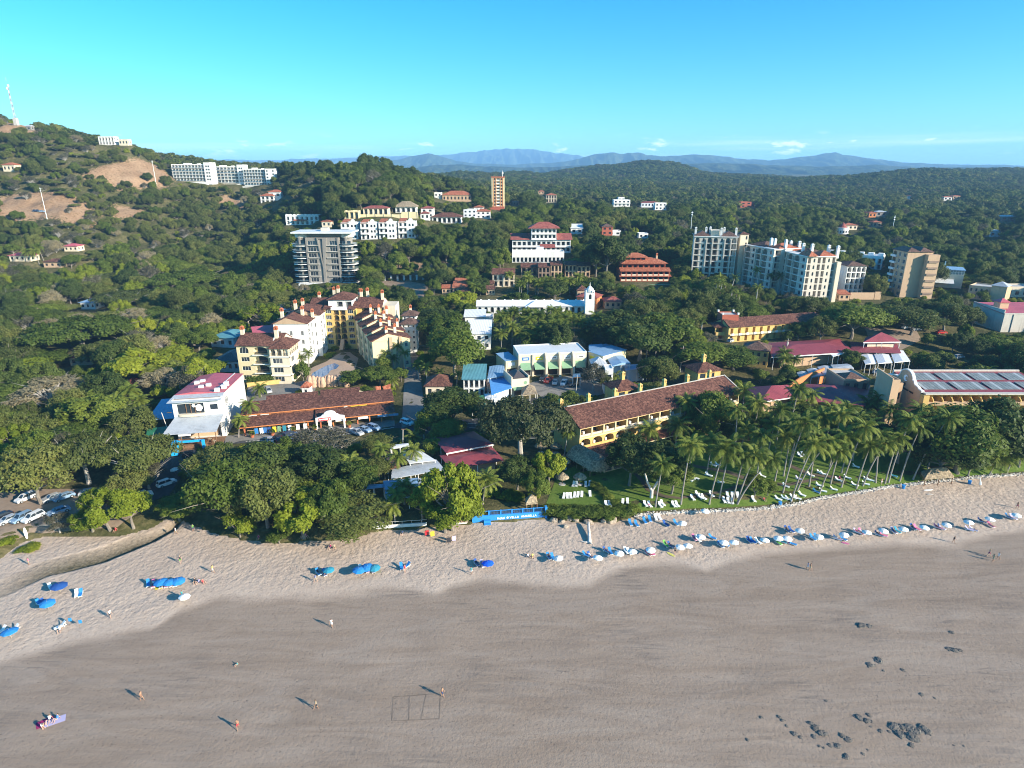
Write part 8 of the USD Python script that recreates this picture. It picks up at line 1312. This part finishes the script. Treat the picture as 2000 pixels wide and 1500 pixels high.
for a in[(78,1181,'blue',60,'blue sun lounger under the bright blue umbrella',None,None),(86,1180,'navy',55,'dark blue sun lounger under the bright blue umbrella',None,None),(150,1163,'white',30,'white sun lounger of the empty pair below the navy umbrella',None,None),(158,1162,'blue',25,'blue sun lounger of the empty pair below the navy umbrella',None,None),(100,1150,'white',50,'white sun lounger under the navy umbrella',None,None),(27,1232,'white',-30,'white sun lounger beside the umbrella at the frame edge',None,None),(3,1235,'white',-20,'white sun lounger cut by the frame edge',None,None),(118,1226,'white',-40,'white sun lounger turned inland near the blue flags',None,None),(622,1121,'blue',40,'blue sun lounger beside the teal umbrella',None,'c_black'),(634,1122,'navy',30,'navy sun lounger under the teal umbrella',None,'c_navy'),(704,1114,'white',20,'white sun lounger at the family group, street side',None,'c_red'),(719,1115,'pink',10,'pink sun lounger at the family group',None,'c_white'),(730,1116,'navy',10,'navy sun lounger at the family group',None,'c_black'),(784,1110,'blue',15,'blue sun lounger of the pair beside the red swimmer',None,None),(794,1108,'blue',-40,'turned blue sun lounger of the pair beside the red swimmer',None,None),(931,1103,'navy',30,'navy sun lounger under the royal blue umbrella',None,'c_black'),(942,1105,'lilac',20,'lilac sun lounger under the royal blue umbrella',None,'c_pink'),(290,1143,'blue',30,'blue sun lounger at the creek end of the crowded trio',None,None),(300,1144,'pink',20,'pink sun lounger at the crowded trio',None,'c_white'),(316,1145,'navy',15,'navy sun lounger at the crowded trio',None,'c_red'),(326,1144,'red',15,'maroon sun lounger at the crowded trio',None,'c_black'),(336,1143,'lilac',10,'lilac sun lounger at the crowded trio',None,'c_blue'),(345,1142,'blue',10,'blue sun lounger at the street end of the crowded trio',None,'c_maroon'),(1231,1024,'blue',10,'first upright blue sun lounger of the hire stack',None,None),(1243,1026,'blue',15,'second upright blue sun lounger of the hire stack',None,None),(1259,1020,'blue',10,'third upright blue sun lounger of the hire stack',None,None),(1269,1017,'blue',5,'last upright blue sun lounger of the hire stack',None,None),(1281,1014,'white',0,'white sun lounger of the hire stack',None,None),(1288,1013,'white',10,'outer white sun lounger of the hire stack',None,None),(1300,1026,'navy',30,'navy sun lounger in umbrella shade past the hire stack',None,None),(1320,1024,'blue',25,'blue sun lounger beside the white hire umbrella',None,None)]:lounger(*a)
z4=lambda L:[(1040+X/3.846,820+Y/3.846)for X,Y in L];z5=lambda L:[(1380+X/3.226,540+Y/3.226)for X,Y in L]
for lab,L,rz in[('white sun lounger in the row of seven on the garden lawn',z4([(235,585),(262,583),(287,582),(315,578),(340,575),(370,573),(432,568)]),-8),('white sun lounger beside the thatched lawn umbrella',z4([(308,495),(330,495),(400,497),(428,493)]),-10),('white sun lounger of the pair at the dividing border',z4([(555,645),(580,643)]),10),('white sun lounger of the pair on open lawn before the dark trees',z4([(677,628),(713,625)]),-10),('white sun lounger by the forked white trunk',z4([(848,643),(880,648),(978,638),(960,650)]),20),('white sun lounger of the pair beside a palm foot near the rubble wall',z4([(1060,648),(1086,646)]),10),('white sun lounger of the three beyond the dark lawn trees',z4([(1178,460),(1198,448),(1225,445)]),60),('single white sun lounger among palm trunks',z4([(1320,422)]),50),('white sun lounger lying flat by the dirt path',z4([(1412,475)]),90),('white sun lounger in the shaded group by the leaning trunks',z4([(1240,570),(1260,588),(1285,592),(1202,596),(1345,570)]),20),('white sun lounger in the two rows before the small lawn tree',z4([(1440,617),(1470,620),(1500,622),(1465,575),(1500,575),(1540,578)]),-5),('white sun lounger beside the small lawn tree',z4([(1660,608)]),10),('white sun lounger of the shaded three near the dining hall',z4([(1595,273),(1622,268),(1660,258)]),20),('white sun lounger of the shaded pair before the arcades',z4([(1358,347),(1390,343)]),40),
 ('white sun lounger in the palm shade behind the small lawn tree',z5([(350,1262),(15,1257)]),40),('white sun lounger in the shaded trio under the tall palms',z5([(265,1127),(290,1123),(240,1128)]),10),('white sun lounger of the shaded pair under the lobby palms',z5([(585,1132),(606,1128)]),10),('white sun lounger of the sunny three in the palm field',z5([(655,1258),(715,1243),(738,1250)]),50),('white sun lounger in the mid lawn group below the tan tower',z5([(830,1288),(885,1273),(940,1203)]),50),('white sun lounger at the palm feet by the rubble wall',z5([(1030,1288),(1010,1283),(932,1318),(1002,1313)]),55),('white sun lounger scattered near the wall bend',z5([(710,1322),(732,1357),(800,1347)]),55),('white sun lounger in the crowded row by the wall bend',z5([(450,1408),(490,1403),(515,1408),(545,1398),(570,1403),(600,1382),(498,1326)]),45)]:
 for i,(a,b)in enumerate(L):lounger(a,b,'white',rz+6*math.sin(a*3),(ORD[sum((q[0],q[1])<(a,b)for q in L)]+' '+lab)if len(L)>1 else lab,lab.replace('white sun lounger','white loungers').replace('single ','')if len(L)>1 else None)
for i,(lab,px,py)in enumerate([('blue sun lounger on the lawn by the wall bend',1594,962),('blue grey sun lounger in palm shade',1560,937),('blue sun lounger in deep shade near the straw hut',1745,931)]):lounger(px,py,['blue','lilac','teal'][i],50,lab)
for i,(px,py,t,lab)in enumerate([(1412,975,'c_white','person in white on the lawn loungers by leaning trunks'),(1492,978,'c_red','person in red seated beside the small lawn tree'),(1268,990,'c_pink','person in pink by the forked trunk loungers'),(1640,936,'c_maroon','person in maroon on a lawn lounger'),(1555,972,'c_white','person in white in the crowded lawn row')]):person(px,py,'sit',20,t,'c_navy',lab)
def thatch_umb(px,py,lab,mat='thatch'):
 p=at(px,py);x=thing('thatched_umbrella',lab,'umbrella',p);obj('canopy',[cyl((0,0,2.0),(0,0,2.5),1.75,1.35,16),cyl((0,0,2.5),(0,0,3.4),1.35,.12,16)],mat,x);obj('pole',[cyl((0,0,-.3),(0,0,2.1),.09)],'timber',x);obj('base',[cyl((0,0,-.1),(0,0,.12),.9,n=14)],'slab_grey',x)
for px,py,lab,m in((1132,946,'round thatched umbrella on the sunny garden lawn','thatch'),(1098,946,'round dark thatched umbrella in shade on the garden lawn','thatch'),(1101,915,'grey thatched umbrella in shade by the long thatched bar','thatch'),(1086,885,'grey thatched umbrella on the hotel terrace','thatch'),(1056,884,'grey thatched umbrella at the terrace edge under the rain tree','thatch')):thatch_umb(px,py,lab,m);keep(px-10,py-14,px+10,py-4,float(at(px,py)[1]))
def flat_thing(name,lab,cat,px,py,L,Wd,mat,rz,h=.02,shape='rect',up=None):
 p=at(px,py);P=affinity.scale(Point(0,0).buffer(1,24),L/2,Wd/2)if shape=='oval' else sbox(-L/2,-Wd/2,L/2,Wd/2).buffer(-.04).buffer(.04)
 m=extr(P,h);m=(m[0]+[0,0,0],m[1]);rr=np.random.default_rng(int(px));x=thing(name,lab,cat,p,math.radians(rz));m[0][:,2]+=.02*rr.random()
 if up:v=m[0];m=(np.stack([v[:,1],v[:,2],v[:,0]+L/2-.15],1),m[1])
 obj('board' if shape=='oval' else 'cloth',m,mat,x)
 if shape=='oval':obj('fin',moved(bx(-.02,-.01,0,.02,.01,.14),(0,0,.02))if not up else bx(-.01,.04,.1,.01,.16,.3),'black',x);obj('stringer',[bx(-L*.45,-.012,h+.02,L*.45,.012,h+.026)]if not up else[bx(-.012,-.012,.2,.012,-.004,L-.5)],'timber',x)
 return x
for a in[('surfboard','white surfboard standing upright beside the parked white car','surfboard',53,1052,2.9,.62,'sign_white',20,.07,'oval',1),('surfboard','white surfboard lying on the sand before the straw hut','surfboard',1813,957,2.6,.6,'sign_white',10,.08,'oval'),('surfboard','white board on the rubble wall beside the straw hut','surfboard',1776,944,3.4,.65,'sign_white',8,.08,'oval'),('bodyboard','yellow board tilted before the umbrella pair','board',1310,1083,2.0,.6,'c_yellow',-50,.08,'oval'),('bodyboard','magenta board beside the lilac lounger','board',1651,1061,1.5,.6,'c_pink',-30,.08,'oval'),('beach_towel','maroon towel spread on the wet flat','towel',88,1411,2.2,1.5,'c_maroon',40),('beach_towel','lilac striped towel beside the maroon one','towel',108,1408,2.6,1.4,'c_lilac',30),('beach_towel','yellow towel on the sand before the crowded trio','towel',311,1148,1.4,.9,'sign_yellow',20),('beach_towel','pale mat beside the family group','towel',737,1117,1.6,1.0,'c_khaki',10),('surfboard','white upturned board lying on the sand below the wall','surfboard',1816,966,1.6,.5,'wall_stone',-10,.1,'oval')]:flat_thing(*a)
for i,(px,py,m,lab)in enumerate([(136,1222,'canvas_blue','small blue flag on a stick near the turned white lounger'),(156,1226,'canvas_blue','second small blue flag on a stick nearer the sea'),(830,1048,'sign_red','red cloth hung on a stand below the bright almond'),(841,1050,'sign_yellow','yellow cloth hung on a stand below the bright almond'),(873,1062,'c_black','dark clothes on a rail below the bright almond'),(883,1059,'c_lilac','lilac clothes on a rail below the bright almond')]):
 p=at(px,py);x=thing('flag' if i<2 else 'clothes_stand',lab,'flag' if i<2 else 'clothes rack',p,.3);obj('pole',[cyl((0,0,-.3),(0,0,1.6),.02,n=5)]+([cyl((.9,0,-.3),(.9,0,1.5),.02,n=5),cyl((0,0,1.5),(.9,0,1.5),.02,n=5)]if i>1 else[]),'timber',x);obj('cloth',[bx(.02,-.02,.9 if i<2 else .3,.55 if i<2 else .88,.02,1.58 if i<2 else 1.48),bx(.1,.02,.4 if i>1 else .95,.4,.05,1.4)],m,x)
for px,py,lab in((1523,987,'blue plastic bin at the wall bend'),(1764,954,'blue plastic bin before the leaning palms'),(1893,945,'blue plastic bin past the straw hut')):
 p=at(px,py);x=thing('bin',lab,'bin',p);obj('body',[cyl((0,0,-.05),(0,0,.9),.32,.42,14)],'canvas_blue',x);obj('rim',[cyl((0,0,.9),(0,0,.96),.46,n=14)],'paint_blue',x)
p=at(1914,950);x=thing('closed_umbrella','closed white umbrella leaning at the wall past the straw hut','umbrella',p);obj('canopy',[cyl((0,0,.5),(-.5,0,2.4),.28,.05,10)],'canvas_white',x);obj('pole',[cyl((.1,0,-.1),(-.56,0,2.6),.03,n=6)],'timber_pale',x)
p=at(1153,1060);x=thing('driftwood_log','bleached driftwood log lying up the slope of the sand','driftwood',p);obj('log',tube([(-.2,-.3,.15),(0,2.5,.6),(.15,5.0,.9),(.3,6.6,1.1)],[.42,.36,.30,.22],9),'wall_stone',x,smooth=True);obj('root',[tube([(-.2,0,.2),(-1.2,-.1,.2),(-2.1,.2,.3)],[.25,.15,.06],6),tube([(-.2,-.2,.2),(.2,-.9,.3)],[.25,.1],6)],'wall_stone',x,smooth=True)
# ---------------- rocks ----------------
RK=[(870,150,25),(915,152,16),(1495,197,14),(1470,310,14),(1510,320,22),(1550,322,14),(990,395,24),(930,425,20),(1020,465,8),(1155,460,13),(1285,630,14),(1375,655,8),(620,675,9),(165,790,11),(290,785,12),(315,812,12),(345,850,10),(400,905,17),(440,930,12),(510,830,16),(545,862,22),(580,895,22),(615,905,15),(535,925,14),(575,990,11),(605,1003,8),(645,985,14),(700,990,20),(735,920,18),(775,945,20),(760,1060,20),(875,1045,12),(910,1015,6),(850,790,22),(905,812,20),(918,775,13),(930,855,8),(1000,885,13),(1060,890,10),(1095,855,30),(1130,905,26),(1150,860,24),(1205,870,32),(1225,930,32),(1255,890,28),(1295,865,26),(1330,890,22),(1215,985,16),(1510,985,7),(1580,990,7),(70,945,10)]
def rock_mesh(seed,r,hz):
 m=trimesh.creation.icosphere(3,1.0);v=np.array(m.vertices);n=meshkit.fbm(v*1.0+seed*3.7,4,seed);c=np.abs(2*meshkit.fbm(v*2.1+seed*1.3,4,seed+3)-1);e=np.floor(meshkit.noise(v*2.6+seed,seed+9)*4)/4
 v=v*(.5+.8*n+.45*c+.22*e)[:,None]*[r,r*.8,hz];return v,np.array(m.faces)
CL={}
for i,(X,Y,R)in enumerate(RK):
 px,py=1440+X/3.571,1180+Y/3.571;p=at(px,py);r=R/3.571*proj(p)[2]/FPX*1.15
 lab=('dark rock of the small upper outcrop' if Y<200 else 'dark rock of the outcrop toward the frame edge' if X>1400 and Y<400 else 'dark rock of the pair of boulders mid flat' if 380<Y<480 else 'lone dark rock in a scour trail' if 600<Y<700 else 'low dark rock of the long broken ledge' if X<660 else 'dark rock of the seaward boulder group' if X<920 and Y>900 else 'dark rock of the round boulder trio' if X<1070 else 'craggy dark rock of the largest outcrop' if X<1400 else 'tiny dark rock beyond the largest outcrop')
 rq=np.random.default_rng(i);bits=[moved(rock_mesh(i+1,r*1.12,r*.40),p+[0,0,-r*.06],i*1.3)]
 for k in range(4):a=rq.uniform(0,6.3);q=r*rq.uniform(.9,1.5);bits.append(moved(rock_mesh(i*5+k,r*rq.uniform(.18,.42),r*.16),p+[q*math.cos(a),q*math.sin(a)*.8,-.03],a))
 x=obj('beach_rock',bits,'rock_dark');CL[lab]=CL.get(lab,0)+1;tag(x,f'{ORD[CL[lab] - 1]} {lab}' if X!=620 or True else lab,'rock','dark rocks on the wet flat')
for i,(px,py,r,lab)in enumerate([(1082,1020,1.1,'grey boulder at the end of the blue wall'),(1098,1022,.9,'second grey boulder under the garden hedge'),(1112,1016,1.3,'large grey boulder under the garden hedge'),(1125,1020,.9,'grey boulder with a dark gap under the hedge'),(1196,1020,1.6,'pale smooth boulder at the hedge end'),(1180,1022,1.0,'small boulder beside the pale smooth one'),(1150,1024,1.2,'sandy boulder below the hedge middle'),(1106,1032,.8,'half buried boulder on the sand below the hedge')]):x=obj('boulder',moved(rock_mesh(90+i,r*.85,r*.6),at(px,py)+[0,.6,.1],i),'rock_grey',smooth=40,label=lab,cat='rock')
# ---------------- the forest ----------------
def lowpoly_tree(seed,R,H,nleaf,leaf,n=1,spread=0.0):
 rng=np.random.default_rng(seed);out=[]
 for k in range(n):
  c,_=make_crown(seed*31+k,R*rng.uniform(0.8,1.15),H*0.85*rng.uniform(.85,1.15),H*0.12,14,0.36*R,nleaf//n,leaf,jit=0.35)
  out.append(moved(c,(spread*rng.normal(),spread*rng.normal(),0)))
 return cat_(out)
def free(x,y,R,H,z=None):
 """whether a tree of that size there leaves the buildings in view and stands on open ground"""
 if shapely.intersects(CLEAR_U,Point(x,y).buffer(max(R*0.35,0.8))):return False
 z=float(ground(x,y))if z is None else z
 px,py,w=proj([x,y,z+H*0.6]);s=FPX/w
 x0,x1,y0,y1=px-R*s*0.85,px+R*s*0.85,py-H*0.45*s,py+H*0.55*s
 for a,b,c,d,yy in KEEPS:
  if y<yy-2 and x1>a and x0<c and y0<d and y1>b:return False
 return True
def tone(x,y):
 return float(meshkit.noise(np.array([x/70,y/70,3.0]),21))
rngF=np.random.default_rng(77)
def forest():
 global N_TREES
 KD={}
 cand=[]
 # nearer than 620 m: each tree with trunk and limbs
 g=7.7
 for y in np.arange(110,640,g*0.9):
  gg=g*(1+max(0,y-300)/900)
  for x in np.arange(-0.92*y-20,0.92*y+20,gg):
   cand.append((x+rngF.uniform(-.42,.42)*gg,y+rngF.uniform(-.42,.42)*gg))
 cand=np.array(cand);ok=~shapely.contains(BEACH.buffer(2),shapely.points(cand[:,0],cand[:,1]))
 cand=cand[ok];z=ground(cand[:,0],cand[:,1])
 px,py,w=proj(np.c_[cand,z]);vis=(px>-120)&(px<2120)
 cand,z,px,py=cand[vis],z[vis],px[vis],py[vis]
 out=[];occ={}
 for(x,y),zz,u,v in zip(cand,z,px,py):
  left=u<560+60*math.sin(y/40)
  t=tone(x,y);r=rngF.random();hill=left and zz>22
  if hill:kinds,wts=['broad_olive','broad_olive_b','broad_green','broad_dark','umbrella_olive','bare_grey','bare_pale','small_round'],[5,5,2,1.6,2,2.0,.7,1.6]
  elif left:kinds,wts=['umbrella_olive','umbrella_green','broad_olive','broad_olive_b','broad_green','broad_bright','bare_pale','bare_grey','broad_dark'],[2.6,1.6,4,3.6,2.4,3.0,.7,1.2,1.4]
  elif zz>40:kinds,wts=['broad_dark','broad_dark_b','broad_olive','broad_green','umbrella_olive','umbrella_green','bare_grey'],[4,4,3,3,1.2,1.2,.5]
  else:kinds,wts=['broad_dark','broad_dark_b','broad_green','broad_green_b','broad_olive','umbrella_green','broad_bright','bare_grey'],[4,3.5,4,3.5,3.4,1.2,1.1,.7]
  wts=np.array(wts,float);j=np.arange(len(wts));wts*=1+1.2*np.cos(2*np.pi*(t*2.2-j/len(wts)))
  wts=np.maximum(wts,0.02);kd=kinds[np.searchsorted(np.cumsum(wts/wts.sum()),r)]
  K=KIND[kd];s=rngF.uniform(0.66,1.25)*(0.72 if hill else 1.0)
  if y>500:s*=1.1
  R,H=K['R']*s,K['H']*s*rngF.uniform(0.75,1.25)
  if kd.startswith('umbrella'):
   key=(int(x//11),int(y//11))
   if key in occ:continue
  if(shapely.contains(BARE_U,Point(x,y))and rngF.random()<.9)or(hill and rngF.random()<.05+.2*(t>.66)):continue
  if not free(x,y,R,H,zz):
   # something low where a tree would stand in the way
   kd='shrub' if r<.5 else 'small_dark';K=KIND[kd];s=rngF.uniform(.8,1.2);R,H=K['R']*s,K['H']*s
   if not free(x,y,R,H,zz):continue
  if kd.startswith('umbrella'):occ[key]=1
  out.append((kd,x,y,zz-H*(.26 if hill else .10),s,H/K['H']/s,R,H,u,v))
 return out
CLEAR_U=shapely.union_all(CLEAR+[BEACH])if CLEAR else BEACH
shapely.prepare(CLEAR_U)
TREES=forest()
# the trees that show largest stand alone; the rest are one forest
def shown(t):return t[6]*FPX/(proj([t[1],t[2],t[3]])[2])*(1 if-20<t[8]<2020 else 0)
BIG=sorted([t for t in TREES if not t[0].startswith('shrub')],key=lambda t:-shown(t))[:190]
_b=set(map(id,BIG));REST=[t for t in TREES if id(t)not in _b]
LOOK={'broad_dark':'dark round crowned','broad_dark_b':'dark dense clumpy','broad_green':'mid green leafy','broad_green_b':'mid green domed','broad_bright':'yellow green','broad_bright_b':'bright yellow green','broad_olive':'olive green','broad_olive_b':'pale olive spreading','umbrella_olive':'flat topped olive','umbrella_green':'flat topped green','bare_pale':'beige leafless','bare_grey':'grey leafless','small_round':'small bright round','small_dark':'small dark round','rain_tree':'huge'}
MARKS=[('restaurant with the rose roof',395,790),('shop row',620,820),('bay block behind the hedge',520,720),('yellow rear block',690,640),('grey apartment block',628,500),('white terrace condos',740,450),('white villa',935,640),('long white hall',1040,592),('plaza',1090,710),('arcaded beach hotel',1280,790),('motel row',1510,640),('market pavilion',1580,680),('brick red hotel',1262,525),('tall condos',1450,510),('brown tower',1770,540),('concrete warehouse',1965,620),('solar panel hotel',1900,760),('dirt carpark',90,1000),('dry field',810,525),('white tiered hotel',1055,480),('magenta roofed hillside house',38,505),('pale blossoming tree',95,770),('wide pale limbed acacia',150,660),('white and blue roof',172,592),('beige dome tree',318,560),('bare hillside cutting',250,345),('bare track',90,415),('tan terrace wall',1690,575),('sand edge trees',500,980),('terracotta cabins',895,560),('great rain tree',1015,820)]
MW=[(n,at(px,py))for n,px,py in MARKS]
def name_trees():
 G_={}
 for t in BIG:
  n,w=min(MW,key=lambda m:(m[1][0]-t[1])**2+1.3*(m[1][1]-t[2])**2);px=proj(w)[0];dx,dy=t[1]-w[0],t[2]-w[1]
  rel='behind' if dy>abs(dx)*.8 else 'before' if-dy>abs(dx)*.8 else 'to the left of' if dx<0 else 'to the right of'
  G_.setdefault((LOOK[t[0]],rel,n),[]).append(t)
 for(l,rel,n),ts in G_.items():
  ts.sort(key=lambda t:t[2])
  for i,t in enumerate(ts):
   kd,x,y,zz,s,hz,R,H,u,v=t;o='' if len(ts)==1 else 'nearest ' if i==0 else 'farthest ' if i==len(ts)-1 else ORD[i]+' nearest '
   copy_of(KIND[kd]['p'],KNAME.get(kd,'broadleaf_tree'),f'{o}{l} tree {rel} the {n}','tree',(x,y,zz-.15),(x*7+y*3)%6.28,None,(s,s,s*hz))
name_trees()
def place_forest():
 IK={}
 # far woods: merged crowns in a point instancer
 pi=UsdGeom.PointInstancer.Define(stage,'/World/forest');tag(pi,'dense mixed woodland covering the plain and the hills behind the town','forest',kind='stuff')
 stage.DefinePrim('/World/forest/kinds')
 P,I,S,Q=[],[],[],[];paths=[]
 LOD={}
 for n,(a,b,c,d,e)in enumerate([(5.2,8.5,900,0.62,'leaf_far'),(5.8,7.6,900,0.62,'leaf_olive'),(5.0,8.8,900,0.60,'leaf_dark'),(4.6,7.8,800,.6,'leaf_green'),(4.8,7.2,600,.5,'leaf_grey'),(7.0,7.0,1000,.66,'leaf_olive')]):
  obj(f'tree_crown',lowpoly_tree(200+n,a,b,c,d),e,'/World/forest/kinds')
 paths=[p.GetPath()for p in stage.GetPrimAtPath('/World/forest/kinds').GetChildren()]
 add=[]
 rng=np.random.default_rng(5)
 y=640.0
 while y<2350:
  g=8.3+(y-640)*0.0034
  for x in np.arange(-0.86*y,0.86*y,g):
   X,Y=x+rng.uniform(-.45,.45)*g,y+rng.uniform(-.45,.45)*g;add.append((X,Y,g/8.5))
  y+=g*0.95
 A=np.array(add);z=ground(A[:,0],A[:,1]);t=meshkit.noise(np.stack([A[:,0]/90,A[:,1]/90,0*z],-1),9)
 bare=shapely.contains(BARE_U,shapely.points(A[:,0],A[:,1]))
 near=A[:,1]<1100
 for k in range(len(A)):
  if bare[k]or(t[k]>.80 and rng.random()<.8):continue
  s=A[k,2]*rng.uniform(0.55,1.4)
  if near[k]and not free(A[k,0],A[k,1],5*s,8*s,z[k]):continue
  left=A[k,0]/A[k,1]<-0.33
  w=np.array([4,2.2,3.2,2,.5,.8]if not left else[3,4,1.5,2,1,2.0])*(1+1.0*np.cos(2*np.pi*(t[k]*2-np.arange(6)/6)))
  w=np.maximum(w,0.02);i=int(np.searchsorted(np.cumsum(w/w.sum()),rng.random()))
  P.append((A[k,0],A[k,1],z[k]-0.4));I.append(min(i,5));S.append((s,s,min(s,1.12)*rng.uniform(.7,1.25)));Q.append(rng.uniform(0,2*np.pi))
 for kd in sorted(KIND):
  k=stage.DefinePrim('/World/forest/kinds/'+kd,'Xform');k.GetReferences().AddInternalReference(KIND[kd]['p'].GetPath());paths.append(k.GetPath());IK[kd]=len(paths)-1
 for kd,x,y,zz,s,hz,R,H,u,v in REST:
  P.append((x,y,zz-.15));I.append(IK[kd]);S.append((s,s,s*hz));Q.append(rng.uniform(0,2*np.pi))
 pi.CreatePrototypesRel().SetTargets(paths)
 pi.CreatePositionsAttr(Vt.Vec3fArray.FromNumpy(np.array(P,np.float32)));pi.CreateProtoIndicesAttr(Vt.IntArray.FromNumpy(np.array(I,np.int32)));pi.CreateScalesAttr(Vt.Vec3fArray.FromNumpy(np.array(S,np.float32)))
 pi.CreateOrientationsAttr(Vt.QuathArray([Gf.Quath(math.cos(q/2),0,0,math.sin(q/2))for q in Q]))
 print('trees',len(TREES),'forest',len(P))
place_forest()
